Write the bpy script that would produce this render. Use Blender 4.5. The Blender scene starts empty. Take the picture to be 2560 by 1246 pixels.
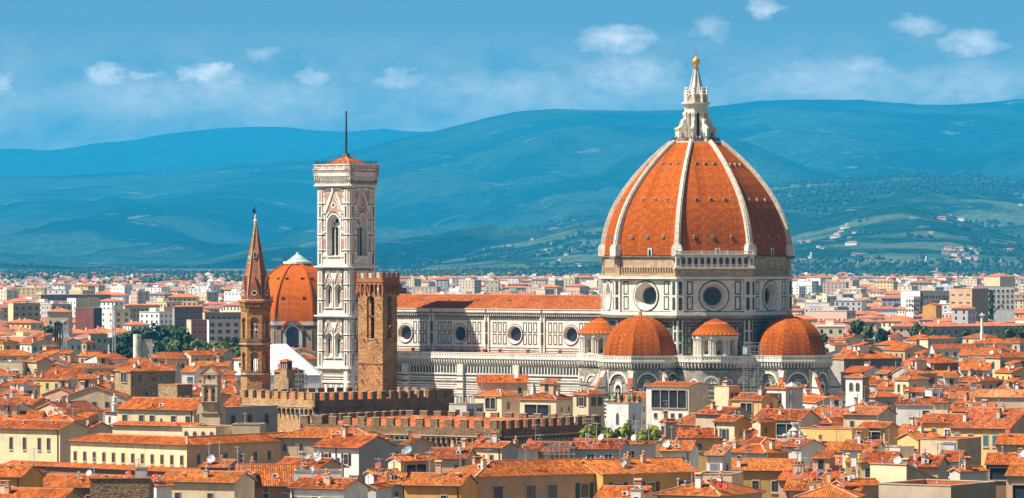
import bpy, math, random
from mathutils import Vector, Matrix
V = Vector
R = math.radians
random.seed(7)
scene = bpy.context.scene
COL = scene.collection

# ------------------------------------------------------------------ camera
F, HX, HY, CZ = 11000.0, 1280.0, 640.0, 55.0      # photo pixels: focal length, principal column, horizon row; eye height
cam = bpy.data.cameras.new("camera"); camo = bpy.data.objects.new("camera", cam); COL.objects.link(camo)
cam.sensor_width = 36.0; cam.lens = 36.0 * F / 2560.0
cam.clip_start = 1.0; cam.clip_end = 100000.0
camo.location = (0, 0, CZ); camo.rotation_euler = (R(90) + math.atan(17 / F), 0, 0)
scene.camera = camo
scene.view_settings.view_transform = 'Standard'; scene.view_settings.look = 'None'
scene.view_settings.exposure = 0.95; scene.view_settings.gamma = 1.0
scene.render.engine = 'CYCLES'
scene.cycles.use_denoising = True
scene.cycles.max_bounces = 5; scene.cycles.diffuse_bounces = 3; scene.cycles.glossy_bounces = 2
scene.cycles.transparent_max_bounces = 6; scene.cycles.volume_bounces = 0
scene.cycles.use_adaptive_sampling = False

def wx(px, Y): return (px - HX) / F * Y
def wz(py, Y): return CZ - (py - HY) / F * Y

# ------------------------------------------------------------------ sun and sky
SUN_A, SUN_E = R(-74), R(54.5)                        # to the left of the viewer, fairly high
sunv = V((math.sin(SUN_A) * math.cos(SUN_E), -math.cos(SUN_A) * math.cos(SUN_E), math.sin(SUN_E)))
sl = bpy.data.lights.new("sun", 'SUN'); sl.energy = 5.0; sl.angle = R(0.5); sl.color = (1.0, 0.93, 0.82)
so = bpy.data.objects.new("sun", sl); COL.objects.link(so); so.location = (0, 0, 3000)
so.rotation_euler = (-sunv).to_track_quat('-Z', 'Y').to_euler()

SKY_TINT = (1.06, 0.84, 0.66)
SKY_STRENGTH = 0.072
world = bpy.data.worlds.new("World"); scene.world = world; world.use_nodes = True
def make_world():
    nt = world.node_tree; nt.nodes.clear(); N = nt.nodes.new; L = nt.links.new
    out = N('ShaderNodeOutputWorld'); bg = N('ShaderNodeBackground'); L(bg.outputs[0], out.inputs[0])
    bg.inputs['Strength'].default_value = SKY_STRENGTH
    tc = N('ShaderNodeTexCoord'); sp = N('ShaderNodeSeparateXYZ'); L(tc.outputs['Generated'], sp.inputs[0])
    def M(op, a, b=None, c=None, clamp=False):
        n = N('ShaderNodeMath'); n.operation = op; n.use_clamp = clamp
        for i, x in enumerate((a, b, c)):
            if x is None: continue
            if isinstance(x, (int, float)): n.inputs[i].default_value = x
            else: L(x, n.inputs[i])
        return n.outputs[0]
    x, y, z = sp.outputs
    # the physical sky; it clears to blue a little faster with height than at sea level
    zz = M('ADD', M('MULTIPLY', M('ABSOLUTE', z), 3.6), 0.05)
    cb = N('ShaderNodeCombineXYZ'); L(x, cb.inputs[0]); L(y, cb.inputs[1]); L(zz, cb.inputs[2])
    nm = N('ShaderNodeVectorMath'); nm.operation = 'NORMALIZE'; L(cb.outputs[0], nm.inputs[0])
    sky = N('ShaderNodeTexSky'); sky.sky_type = 'NISHITA'; sky.sun_disc = False
    sky.sun_elevation = SUN_E; sky.sun_rotation = math.atan2(sunv.x, sunv.y)
    sky.altitude = 100; sky.air_density = 1.0; sky.dust_density = 0.4; sky.ozone_density = 2.5
    L(nm.outputs[0], sky.inputs['Vector'])
    tint = N('ShaderNodeMix'); tint.data_type = 'RGBA'; tint.blend_type = 'MULTIPLY'; tint.inputs[0].default_value = 1
    L(sky.outputs[0], tint.inputs[6]); tint.inputs[7].default_value = (*SKY_TINT, 1)
    # clouds: bearings and heights as tangents, in thousandths
    yy = M('MAXIMUM', y, 0.05)
    u = M('MULTIPLY', M('DIVIDE', x, yy), 1000.0); v = M('MULTIPLY', M('DIVIDE', z, yy), 1000.0)
    cc = N('ShaderNodeCombineXYZ'); L(u, cc.inputs[0]); L(M('MULTIPLY', v, 1.7), cc.inputs[1])
    def noise(scale, detail, rough, dist=0.0):
        n = N('ShaderNodeTexNoise'); n.inputs['Scale'].default_value = scale; n.inputs['Detail'].default_value = detail
        n.inputs['Roughness'].default_value = rough; n.inputs['Distortion'].default_value = dist
        L(cc.outputs[0], n.inputs['Vector']); return n.outputs['Fac'], n.outputs['Color']
    nf, nc = noise(0.24, 4, 0.55, 0.3)
    n2, _ = noise(0.075, 5, 0.6, 0.3)
    wf, wc = noise(0.22, 4, 0.6)
    ws = N('ShaderNodeSeparateXYZ'); L(wc, ws.inputs[0])
    uw = M('ADD', u, M('MULTIPLY', M('SUBTRACT', ws.outputs[0], 0.5), 9.0))
    vw = M('ADD', v, M('MULTIPLY', M('SUBTRACT', ws.outputs[1], 0.5), 4.5))
    tot = None
    blobs = [(258,186,46,30,1.0),(515,184,66,22,1.1),(562,166,26,12,.9),(360,188,40,11,.8),(782,198,34,24,.75),(1000,196,56,22,.65),
             (8,212,26,26,.75),(1540,98,84,34,.8),(1908,22,46,20,.6),(2290,66,56,24,.5),(2432,108,76,32,.65),
             (1570,190,120,50,.6),(2160,168,70,24,.55),(540,225,90,50,.6),(2060,215,200,52,.5),(330,245,230,50,.45),
             (1300,235,260,52,.4),(1775,72,44,30,.4),(700,262,160,50,.45),(2420,215,150,52,.45),(650,135,40,16,.35)]
    for (px, py, rx, ry, s) in blobs:
        du = M('MULTIPLY', M('SUBTRACT', uw, (px - HX) / F * 1000), F / 1000 / rx / 1.25)
        dv = M('MULTIPLY', M('SUBTRACT', vw, (HY - py) / F * 1000), F / 1000 / ry / 1.25)
        d2 = M('ADD', M('MULTIPLY', du, du), M('MULTIPLY', dv, dv))
        b = M('MULTIPLY', M('SUBTRACT', 1.0, d2, clamp=True), s)
        tot = b if tot is None else M('MAXIMUM', tot, b)
    mr = N('ShaderNodeMapRange'); mr.inputs[1].default_value = 0.28; mr.inputs[2].default_value = 0.74; L(nf, mr.inputs[0])
    puff = M('MULTIPLY', tot, M('ADD', M('MULTIPLY', mr.outputs[0], 0.80), 0.42), clamp=True)
    # thin veil low in the sky
    m2 = N('ShaderNodeMapRange'); m2.inputs[1].default_value = 0.32; m2.inputs[2].default_value = 0.72; L(n2, m2.inputs[0])
    band = M('SUBTRACT', 1.0, M('MULTIPLY', M('ABSOLUTE', M('SUBTRACT', v, 23.0)), 1 / 30.0), clamp=True)
    veil = M('MULTIPLY', M('MULTIPLY', m2.outputs[0], band), 0.85)
    front = M('GREATER_THAN', y, 0.2)
    mix0 = N('ShaderNodeMix'); mix0.data_type = 'RGBA'; L(M('MULTIPLY', veil, front, clamp=True), mix0.inputs[0]); L(tint.outputs[2], mix0.inputs[6])
    mix0.inputs[7].default_value = (14.0, 11.2, 9.2, 1)
    mix = N('ShaderNodeMix'); mix.data_type = 'RGBA'; L(M('MULTIPLY', M('MULTIPLY', puff, 0.88), front, clamp=True), mix.inputs[0]); L(mix0.outputs[2], mix.inputs[6])
    mix.inputs[7].default_value = (18.0, 15.0, 13.0, 1)
    L(mix.outputs[2], bg.inputs[0])
make_world()

# ------------------------------------------------------------------ materials
MATS = {}
def nodemat(name):
    m = bpy.data.materials.new(name); m.use_nodes = True; MATS[name] = m
    nt = m.node_tree; b = nt.nodes['Principled BSDF']; b.inputs['Roughness'].default_value = 0.85
    b.inputs['Specular IOR Level'].default_value = 0.25
    return m, nt, b
class NB:
    """short-hand for building node trees"""
    def __init__(s, nt): s.nt = nt
    def n(s, t, **kw):
        n = s.nt.nodes.new(t)
        for k, v in kw.items(): setattr(n, k, v)
        return n
    def l(s, a, b): s.nt.links.new(a, b)
    def m(s, op, a, b=None, clamp=False):
        n = s.n('ShaderNodeMath', operation=op, use_clamp=clamp)
        for i, x in enumerate((a, b)):
            if x is None: continue
            if isinstance(x, (int, float)): n.inputs[i].default_value = x
            else: s.l(x, n.inputs[i])
        return n.outputs[0]
    def noise(s, vec, scale, detail=3, rough=0.55):
        n = s.n('ShaderNodeTexNoise'); n.inputs['Scale'].default_value = scale; n.inputs['Detail'].default_value = detail
        n.inputs['Roughness'].default_value = rough
        if vec is not None: s.l(vec, n.inputs['Vector'])
        return n.outputs['Fac']
    def mix(s, fac, a, b, blend='MIX'):
        n = s.n('ShaderNodeMix', data_type='RGBA', blend_type=blend)
        for i, x in ((0, fac), (6, a), (7, b)):
            if isinstance(x, (int, float)): n.inputs[i].default_value = x
            elif isinstance(x, tuple): n.inputs[i].default_value = (*x, 1)
            else: s.l(x, n.inputs[i])
        return n.outputs[2]
    def rng(s, x, a, b, c=0.0, d=1.0):
        n = s.n('ShaderNodeMapRange'); s.l(x, n.inputs[0])
        for i, q in enumerate((a, b, c, d)): n.inputs[i + 1].default_value = q
        return n.outputs[0]
    def val(s, col, v):          # multiply a colour by a value socket
        n = s.n('ShaderNodeVectorMath', operation='SCALE')
        if isinstance(col, tuple): n.inputs[0].default_value = col
        else: s.l(col, n.inputs[0])
        if isinstance(v, (int, float)): n.inputs['Scale'].default_value = v
        else: s.l(v, n.inputs['Scale'])
        return n.outputs[0]
def plain(name, col, rough=0.8, metal=0.0, var=0.15, scale=0.6, spec=0.25):
    m, nt, b = nodemat(name); q = NB(nt)
    tc = q.n('ShaderNodeTexCoord'); f = q.noise(tc.outputs['Object'], scale, 4)
    q.l(q.val(col, q.rng(f, 0.25, 0.75, 1 - var, 1 + var)), b.inputs['Base Color'])
    b.inputs['Roughness'].default_value = rough; b.inputs['Metallic'].default_value = metal
    b.inputs['Specular IOR Level'].default_value = spec
    return m
def objcol(name, rough=0.85, streak=0.0, var=0.12, spec=0.2):
    """painted or plastered surface in the object's own colour, with stains"""
    m, nt, b = nodemat(name); q = NB(nt)
    oi = q.n('ShaderNodeObjectInfo'); tc = q.n('ShaderNodeTexCoord')
    off = q.n('ShaderNodeVectorMath', operation='ADD'); q.l(tc.outputs['Object'], off.inputs[0]); q.l(oi.outputs['Location'], off.inputs[1])
    f = q.noise(off.outputs[0], 0.35, 5, 0.6)
    c = q.val(oi.outputs['Color'], q.rng(f, 0.28, 0.72, 1 - var, 1 + var * 0.7))
    if streak:
        mp = q.n('ShaderNodeMapping'); mp.inputs['Scale'].default_value = (1.6, 1.6, 0.22); q.l(off.outputs[0], mp.inputs['Vector'])
        g = q.noise(mp.outputs[0], 0.9, 5, 0.65)
        h = q.noise(off.outputs[0], 0.13, 4, 0.6)
        k = q.m('MULTIPLY', q.rng(g, 0.5, 0.75), q.rng(h, 0.42, 0.7))
        c = q.mix(q.m('MULTIPLY', k, streak), c, (0.23, 0.19, 0.15))
        k2 = q.noise(off.outputs[0], 2.2, 4, 0.7)
        c = q.mix(q.m('MULTIPLY', q.rng(k2, 0.52, 0.8), 0.30), c, q.val(c, 0.72))
        bp = q.n('ShaderNodeBump'); bp.inputs['Strength'].default_value = 0.25; bp.inputs['Distance'].default_value = 0.05
        q.l(k2, bp.inputs['Height']); q.l(bp.outputs[0], b.inputs['Normal'])
    q.l(c, b.inputs['Base Color']); b.inputs['Roughness'].default_value = rough; b.inputs['Specular IOR Level'].default_value = spec
    return m
def tiles(name, pu, pv, cell=0.35, patch=0.3, stripe=0.55, col=None, lichen=0.25, bump=0.6, odd=1.0, lapk=0.7, streak=0.0):
    """clay tiles in rows: each tile its own tone, hollows between the columns, weathered patches"""
    m, nt, b = nodemat(name); q = NB(nt)
    uv = q.n('ShaderNodeTexCoord').outputs['UV']; sp = q.n('ShaderNodeSeparateXYZ'); q.l(uv, sp.inputs[0])
    oi = q.n('ShaderNodeObjectInfo')
    u = q.m('DIVIDE', sp.outputs[0], pu); v = q.m('DIVIDE', sp.outputs[1], pv)
    fu = q.m('FLOOR', u); fv = q.m('FLOOR', v)
    cb = q.n('ShaderNodeCombineXYZ'); q.l(fu, cb.inputs[0]); q.l(fv, cb.inputs[1]); q.l(oi.outputs['Random'], cb.inputs[2])
    wn = q.n('ShaderNodeTexWhiteNoise', noise_dimensions='3D'); q.l(cb.outputs[0], wn.inputs['Vector'])
    cs = q.n('ShaderNodeSeparateColor'); q.l(wn.outputs['Color'], cs.inputs[0])
    base = oi.outputs['Color'] if col is None else col
    # tone of the single tile
    tone = q.rng(cs.outputs[0], 0, 1, 1 - cell, 1 + cell)
    c = q.val(base, tone)
    pale = q.m('GREATER_THAN', cs.outputs[1], 0.80)
    c = q.mix(q.m('MULTIPLY', pale, 0.5 * odd), c, (0.66, 0.25, 0.085))
    dark = q.m('GREATER_THAN', cs.outputs[2], 0.86)
    c = q.mix(q.m('MULTIPLY', dark, 0.5 * odd), c, (0.13, 0.055, 0.035))
    # weathering over metres
    cv = q.n('ShaderNodeCombineXYZ'); q.l(sp.outputs[0], cv.inputs[0]); q.l(q.m('MULTIPLY', sp.outputs[1], 0.42), cv.inputs[1]); q.l(q.m('MULTIPLY', oi.outputs['Random'], 90), cv.inputs[2])
    w = q.noise(cv.outputs[0], 0.23, 5, 0.62)
    c = q.val(c, q.rng(w, 0.3, 0.7, 1 - patch, 1 + patch * 0.6))
    w2 = q.noise(cv.outputs[0], 1.1, 3, 0.75)
    c = q.mix(q.m('MULTIPLY', q.rng(w2, 0.54, 0.74), lichen), c, (0.20, 0.095, 0.055))
    if streak:
        sv = q.n('ShaderNodeCombineXYZ'); q.l(q.m('MULTIPLY', sp.outputs[0], 1.3), sv.inputs[0]); q.l(q.m('MULTIPLY', sp.outputs[1], 0.07), sv.inputs[1])
        k1 = q.m('MULTIPLY', q.rng(q.noise(sv.outputs[0], 1.0, 4, 0.7), 0.55, 0.75), q.rng(q.noise(cv.outputs[0], 0.10, 3, 0.5), 0.40, 0.62))
        c = q.mix(q.m('MULTIPLY', k1, streak), c, (0.085, 0.035, 0.018))
    # rounded column profile: dark gutter between columns, line at each overlap
    fr = q.m('FRACT', u); hu = q.m('MULTIPLY', q.m('SUBTRACT', 1.0, q.m('ABSOLUTE', q.m('SUBTRACT', q.m('MULTIPLY', fr, 2), 1.0))), 1.0)
    gut = q.rng(hu, 0.0, 0.38, 1 - stripe, 1.0)
    frv = q.m('FRACT', v); lap = q.rng(frv, 0.0, 0.16, 1 - stripe * lapk, 1.0)
    c = q.val(c, q.m('MULTIPLY', gut, lap))
    q.l(c, b.inputs['Base Color']); b.inputs['Roughness'].default_value = 0.95; b.inputs['Specular IOR Level'].default_value = 0.04
    if bump:
        bp = q.n('ShaderNodeBump'); bp.inputs['Strength'].default_value = bump; bp.inputs['Distance'].default_value = 0.09
        q.l(q.m('ADD', q.m('POWER', hu, 0.6), q.m('MULTIPLY', frv, -0.35)), bp.inputs['Height']); q.l(bp.outputs[0], b.inputs['Normal'])
    return m
def rubble(name, sc=1.0, dk=0.5):
    """coursed rough stone in the object's own colour"""
    m, nt, b = nodemat(name); q = NB(nt)
    uv = q.n('ShaderNodeTexCoord').outputs['UV']; oi = q.n('ShaderNodeObjectInfo')
    mp = q.n('ShaderNodeMapping'); mp.inputs['Scale'].default_value = (1.5 * sc, 3.0 * sc, 1); q.l(uv, mp.inputs['Vector'])
    wob = q.n('ShaderNodeTexNoise'); wob.inputs['Scale'].default_value = 1.7; q.l(mp.outputs[0], wob.inputs['Vector'])
    ad = q.n('ShaderNodeVectorMath', operation='MULTIPLY_ADD'); q.l(wob.outputs['Color'], ad.inputs[0]); ad.inputs[1].default_value = (0.5, 0.5, 0); q.l(mp.outputs[0], ad.inputs[2])
    vo = q.n('ShaderNodeTexVoronoi', feature='F1'); vo.inputs['Scale'].default_value = 1.0; q.l(ad.outputs[0], vo.inputs['Vector'])
    ve = q.n('ShaderNodeTexVoronoi', feature='DISTANCE_TO_EDGE'); ve.inputs['Scale'].default_value = 1.0; q.l(ad.outputs[0], ve.inputs['Vector'])
    cs = q.n('ShaderNodeSeparateColor'); q.l(vo.outputs['Color'], cs.inputs[0])
    c = q.val(oi.outputs['Color'], q.rng(cs.outputs[0], 0, 1, 0.72, 1.28))
    c = q.mix(q.m('MULTIPLY', q.m('GREATER_THAN', cs.outputs[1], 0.7), 0.45), c, q.mix(0.3, oi.outputs['Color'], (0.5, 0.36, 0.20)))
    c = q.mix(q.rng(ve.outputs['Distance'], 0.0, 0.10, dk, 0.0), c, (0.10, 0.07, 0.05))
    f = q.noise(uv, 0.25, 5, 0.6); c = q.val(c, q.rng(f, 0.3, 0.7, 0.72, 1.15))
    q.l(c, b.inputs['Base Color']); b.inputs['Roughness'].default_value = 0.95
    bp = q.n('ShaderNodeBump'); bp.inputs['Strength'].default_value = 0.7; bp.inputs['Distance'].default_value = 0.12
    q.l(q.rng(ve.outputs['Distance'], 0, 0.2), bp.inputs['Height']); q.l(bp.outputs[0], b.inputs['Normal'])
    return m
def marble(name, col, var=0.12, grime=0.35, gcol=(0.20, 0.16, 0.12)):
    """weathered marble cladding in slabs of uneven tone, with rain streaks"""
    m, nt, b = nodemat(name); q = NB(nt)
    tc = q.n('ShaderNodeTexCoord'); o = tc.outputs['Object']; uv = tc.outputs['UV']
    sp = q.n('ShaderNodeSeparateXYZ'); q.l(uv, sp.inputs[0])
    cb = q.n('ShaderNodeCombineXYZ'); q.l(q.m('FLOOR', q.m('MULTIPLY', sp.outputs[0], 0.8)), cb.inputs[0]); q.l(q.m('FLOOR', q.m('MULTIPLY', sp.outputs[1], 1.3)), cb.inputs[1])
    wn = q.n('ShaderNodeTexWhiteNoise', noise_dimensions='2D'); q.l(cb.outputs[0], wn.inputs['Vector'])
    c = q.val(col, q.rng(wn.outputs['Value'], 0, 1, 1 - var, 1 + var))
    mp = q.n('ShaderNodeMapping'); mp.inputs['Scale'].default_value = (1, 1, 0.15); q.l(o, mp.inputs['Vector'])
    g = q.noise(mp.outputs[0], 0.9, 6, 0.68); h = q.noise(o, 0.12, 4, 0.6)
    k = q.m('MULTIPLY', q.rng(g, 0.46, 0.74), q.rng(h, 0.36, 0.62))
    c = q.mix(q.m('MULTIPLY', k, grime), c, gcol)
    g3 = q.noise(o, 1.7, 4, 0.7); c = q.val(c, q.rng(g3, 0.3, 0.7, 0.88, 1.08))
    q.l(c, b.inputs['Base Color']); b.inputs['Roughness'].default_value = 0.6
    return m

plaster = objcol('plaster', 0.9, 0.85, 0.20)
paint = objcol('paint', 0.6, 0.0, 0.08)
roof_tile = tiles('roof_tile', 0.38, 0.80, 0.38, 0.40, 0.75, lichen=0.25, bump=0.8, lapk=0.5, odd=0.7)
far_tile = tiles('far_roof_tile', 0.9, 1.1, 0.22, 0.34, 0.25, bump=0.0)
dome_tile = tiles('dome_tile', 0.80, 0.66, 0.16, 0.28, 0.28, col=(0.415, 0.086, 0.005), lichen=0.35, bump=0.35, odd=0.35, streak=0.75)
apse_tile = tiles('apse_tile', 0.80, 0.66, 0.16, 0.30, 0.30, col=(0.36, 0.076, 0.005), lichen=0.4, bump=0.35, odd=0.35, streak=0.8)
chapel_tile = tiles('chapel_tile', 0.72, 0.62, 0.16, 0.2, 0.42, col=(0.50, 0.104, 0.007), lichen=0.25, bump=0.3, odd=0.2, streak=0.5)
nave_tile = tiles('nave_tile', 0.40, 0.7, 0.25, 0.25, 0.45, col=(0.34, 0.082, 0.022), lichen=0.4, bump=0.5, odd=0.6, streak=0.4)
stone = rubble('rough_stone')
brick = rubble('rough_brick', 1.7, 0.35)
white_m = marble('white_marble', (0.76, 0.705, 0.605), 0.10, 0.45)
rib_m = marble('rib_marble', (0.62, 0.55, 0.44), 0.14, 0.75)
sooty_m = marble('sooty_marble', (0.33, 0.29, 0.23), 0.25, 0.75, (0.07, 0.06, 0.05))
white_c = marble('campanile_marble', (0.76, 0.70, 0.61), 0.10, 0.40)
pink_m = marble('pink_marble', (0.50, 0.29, 0.215), 0.2, 0.2)
green_m = marble('green_marble', (0.046, 0.064, 0.060), 0.3, 0.15, (0.12, 0.1, 0.08))
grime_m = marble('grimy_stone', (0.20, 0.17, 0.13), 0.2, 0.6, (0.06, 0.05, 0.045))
tan_m = marble('raw_masonry', (0.46, 0.33, 0.20), 0.22, 0.6)
lead_m = marble('pale_lead', (0.60, 0.58, 0.54), 0.12, 0.55)
trim = plain('stone_trim', (0.44, 0.37, 0.28), var=0.2)
ridge_m = plain('ridge_tile', (0.58, 0.26, 0.13), 0.9, var=0.35, scale=2.0)
eave_m = plain('eave_wood', (0.16, 0.095, 0.06), var=0.3)
brown_m = plain('brown_plaster', (0.20, 0.115, 0.065), var=0.25)
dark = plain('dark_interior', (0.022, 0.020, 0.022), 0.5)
glass = plain('window_glass', (0.030, 0.036, 0.048), 0.12, var=0.4, spec=0.6)
leadglass = plain('leaded_glass', (0.030, 0.040, 0.075), 0.25, var=0.3, spec=0.5)
metal = plain('galvanised_metal', (0.50, 0.50, 0.50), 0.5, 0.35)
iron = plain('dark_iron', (0.035, 0.034, 0.036), 0.5, 0.3)
gold = plain('gilded_copper', (0.95, 0.55, 0.10), 0.30, 0.75, var=0.12)
copper = plain('green_copper', (0.42, 0.56, 0.49), 0.6, 0.0, var=0.25)
white_p = plain('white_paint', (0.80, 0.79, 0.77), 0.6, var=0.06)
red_p = plain('red_paint', (0.50, 0.055, 0.030), 0.6)
bark = plain('bark', (0.09, 0.06, 0.04), 0.95, var=0.3)
def leafmat(name, a, b_):
    m, nt, b = nodemat(name); q = NB(nt)
    tc = q.n('ShaderNodeTexCoord'); oi = q.n('ShaderNodeObjectInfo')
    f = q.noise(tc.outputs['Object'], 0.7, 4, 0.7)
    c = q.mix(q.rng(f, 0.35, 0.65), a, b_); c = q.val(c, q.rng(oi.outputs['Random'], 0, 1, 0.75, 1.25))
    q.l(c, b.inputs['Base Color']); b.inputs['Roughness'].default_value = 0.8
    return m
leaf = leafmat('leaves', (0.040, 0.075, 0.018), (0.095, 0.125, 0.030))
leaf_y = leafmat('bright_leaves', (0.16, 0.22, 0.02), (0.32, 0.33, 0.04))
leaf_d = leafmat('dark_needles', (0.020, 0.045, 0.022), (0.045, 0.075, 0.030))

# ------------------------------------------------------------------ mesh building
class Fr:
    """a wall's own frame: u along it, v up, d out of it"""
    def __init__(s, o, u, n): s.o = V(o); s.u = V(u).normalized(); s.n = V(n).normalized(); s.z = V((0, 0, 1))
    def p(s, u, v, d=0.0): return s.o + s.u * u + s.z * v + s.n * d
class MB:
    def __init__(s): s.v = []; s.f = []; s.m = []; s.mats = []; s.sm = []
    def mi(s, mat):
        if mat not in s.mats: s.mats.append(mat)
        return s.mats.index(mat)
    def poly(s, pts, mat, smooth=False):
        i = len(s.v); s.v.extend(V(p) for p in pts); s.f.append(tuple(range(i, i + len(pts)))); s.m.append(s.mi(mat)); s.sm.append(smooth)
    def box(s, a, b, mat, M=None, skip=''):
        (x0, y0, z0), (x1, y1, z1) = a, b
        c = [V((x, y, z)) for z in (z0, z1) for y in (y0, y1) for x in (x0, x1)]
        if M is not None: c = [M @ p for p in c]
        for k, q in (('b', (0, 2, 3, 1)), ('t', (4, 5, 7, 6)), ('f', (0, 1, 5, 4)), ('k', (3, 2, 6, 7)), ('l', (2, 0, 4, 6)), ('r', (1, 3, 7, 5))):
            if k not in skip: s.poly([c[i] for i in q], mat)
    def fbox(s, fr, u0, v0, u1, v1, d0, d1, mat, back=False):
        P = fr.p
        s.poly([P(u0, v0, d1), P(u1, v0, d1), P(u1, v1, d1), P(u0, v1, d1)], mat)
        s.poly([P(u0, v0, d0), P(u0, v0, d1), P(u0, v1, d1), P(u0, v1, d0)], mat)
        s.poly([P(u1, v0, d1), P(u1, v0, d0), P(u1, v1, d0), P(u1, v1, d1)], mat)
        s.poly([P(u0, v1, d1), P(u1, v1, d1), P(u1, v1, d0), P(u0, v1, d0)], mat)
        s.poly([P(u0, v0, d0), P(u1, v0, d0), P(u1, v0, d1), P(u0, v0, d1)], mat)
        if back: s.poly([P(u1, v0, d0), P(u0, v0, d0), P(u0, v1, d0), P(u1, v1, d0)], mat)
    def frame(s, fr, u0, v0, u1, v1, w, d0, d1, mat):
        s.fbox(fr, u0, v0, u1, v0 + w, d0, d1, mat); s.fbox(fr, u0, v1 - w, u1, v1, d0, d1, mat)
        s.fbox(fr, u0, v0 + w, u0 + w, v1 - w, d0, d1, mat); s.fbox(fr, u1 - w, v0 + w, u1, v1 - w, d0, d1, mat)
    def face(s, fr, pts, d, mat): s.poly([fr.p(u, v, d) for u, v in pts], mat)
    def plate(s, fr, pts, d0, d1, mat):
        """an outline (counter-clockwise seen from outside) given thickness"""
        s.face(fr, pts, d1, mat)
        n = len(pts)
        for i in range(n):
            a, b = pts[i], pts[(i + 1) % n]
            s.poly([fr.p(*a, d0), fr.p(*b, d0), fr.p(*b, d1), fr.p(*a, d1)], mat)
    def reveal(s, fr, pts, d0, d1, mat):
        n = len(pts)
        for i in range(n):
            a, b = pts[i], pts[(i + 1) % n]
            s.poly([fr.p(*a, d1), fr.p(*b, d1), fr.p(*b, d0), fr.p(*a, d0)], mat)
    def holed(s, fr, u0, v0, u1, v1, pts, d, mat):
        """flat wall u0..u1, v0..v1 with one opening (outline pts, counter-clockwise)"""
        cu = sum(p[0] for p in pts) / len(pts); cv = sum(p[1] for p in pts) / len(pts)
        def proj(p):
            du, dv = p[0] - cu, p[1] - cv; t = 1e9; sd = 0
            if du > 1e-9 and (u1 - cu) / du < t: t = (u1 - cu) / du; sd = 0
            if dv > 1e-9 and (v1 - cv) / dv < t: t = (v1 - cv) / dv; sd = 1
            if du < -1e-9 and (u0 - cu) / du < t: t = (u0 - cu) / du; sd = 2
            if dv < -1e-9 and (v0 - cv) / dv < t: t = (v0 - cv) / dv; sd = 3
            return (cu + du * t, cv + dv * t), sd
        cor = [(u1, v1), (u0, v1), (u0, v0), (u1, v0)]
        n = len(pts)
        for i in range(n):
            a, b = pts[i], pts[(i + 1) % n]; (pa, sa), (pb, sb) = proj(a), proj(b)
            q = [a, pa]
            k = sa
            while k != sb: q.append(cor[k]); k = (k + 1) % 4
            q += [pb, b]; s.face(fr, q, d, mat)
    def annulus(s, fr, c, r0, d0, r1, d1, mat, n=40, arc=(0, 360)):
        """ring or funnel between two circles of radius r0 at depth d0 and r1 at depth d1"""
        for i in range(n):
            a = R(arc[0] + (arc[1] - arc[0]) * i / n); b = R(arc[0] + (arc[1] - arc[0]) * (i + 1) / n)
            P = lambda r, t, d: fr.p(c[0] + r * math.cos(t), c[1] + r * math.sin(t), d)
            q = [P(r0, a, d0), P(r1, a, d1), P(r1, b, d1), P(r0, b, d0)]
            s.poly(q, mat)
    def disc(s, fr, c, r, d, mat, n=40): s.face(fr, [(c[0] + r * math.cos(2 * math.pi * i / n), c[1] + r * math.sin(2 * math.pi * i / n)) for i in range(n)], d, mat)
    def bar(s, a, b, w, h, mat, up=(0, 0, 1)):
        a, b = V(a), V(b); t = (b - a)
        if t.length < 1e-6: return
        t.normalize(); sd = t.cross(V(up))
        if sd.length < 1e-4: sd = V((1, 0, 0))
        sd.normalize(); u = sd.cross(t)
        c = [p + sd * (w / 2 * i) + u * (h / 2 * j) for p in (a, b) for i, j in ((-1, -1), (1, -1), (1, 1), (-1, 1))]
        for q in ((0, 1, 5, 4), (1, 2, 6, 5), (2, 3, 7, 6), (3, 0, 4, 7), (3, 2, 1, 0), (4, 5, 6, 7)): s.poly([c[i] for i in q], mat)
    def lathe(s, prof, n, mat, a0=0.0, c=(0, 0), smooth=False, arc=360.0, mats=None):
        """profile (radius, z) turned about the vertical; a0 = angle of the first corner in degrees"""
        m = n if arc == 360.0 else n + 1
        ring = lambda r, z: [V((c[0] + r * math.cos(R(a0 + arc * i / n)), c[1] + r * math.sin(R(a0 + arc * i / n)), z)) for i in range(m)]
        for k in range(len(prof) - 1):
            (r0, z0), (r1, z1) = prof[k], prof[k + 1]; A, B = ring(r0, z0), ring(r1, z1); mt = mats[k] if mats else mat
            for i in range(n):
                j = (i + 1) % m
                if r1 < 1e-5: s.poly([A[i], A[j], B[i]], mt, smooth)
                elif r0 < 1e-5: s.poly([A[i], B[j], B[i]], mt, smooth)
                else: s.poly([A[i], A[j], B[j], B[i]], mt, smooth)
    def thick(s, polys, t, top, under):
        """roof surfaces given thickness: top faces, soffit, and a closing edge"""
        key = lambda p: (round(p[0], 3), round(p[1], 3), round(p[2], 3))
        cnt = {}
        for q in polys:
            for i in range(len(q)):
                a, b = key(q[i]), key(q[(i + 1) % len(q)]); cnt[(a, b)] = cnt.get((a, b), 0) + 1
        for q in polys:
            q = [V(p) for p in q]; s.poly(q, top)
            s.poly([p - V((0, 0, t)) for p in reversed(q)], under)
            for i in range(len(q)):
                a, b = q[i], q[(i + 1) % len(q)]
                if (key(b), key(a)) not in cnt: s.poly([a - V((0, 0, t)), b - V((0, 0, t)), b, a], ridge_m if top is not far_tile else under)
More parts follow.
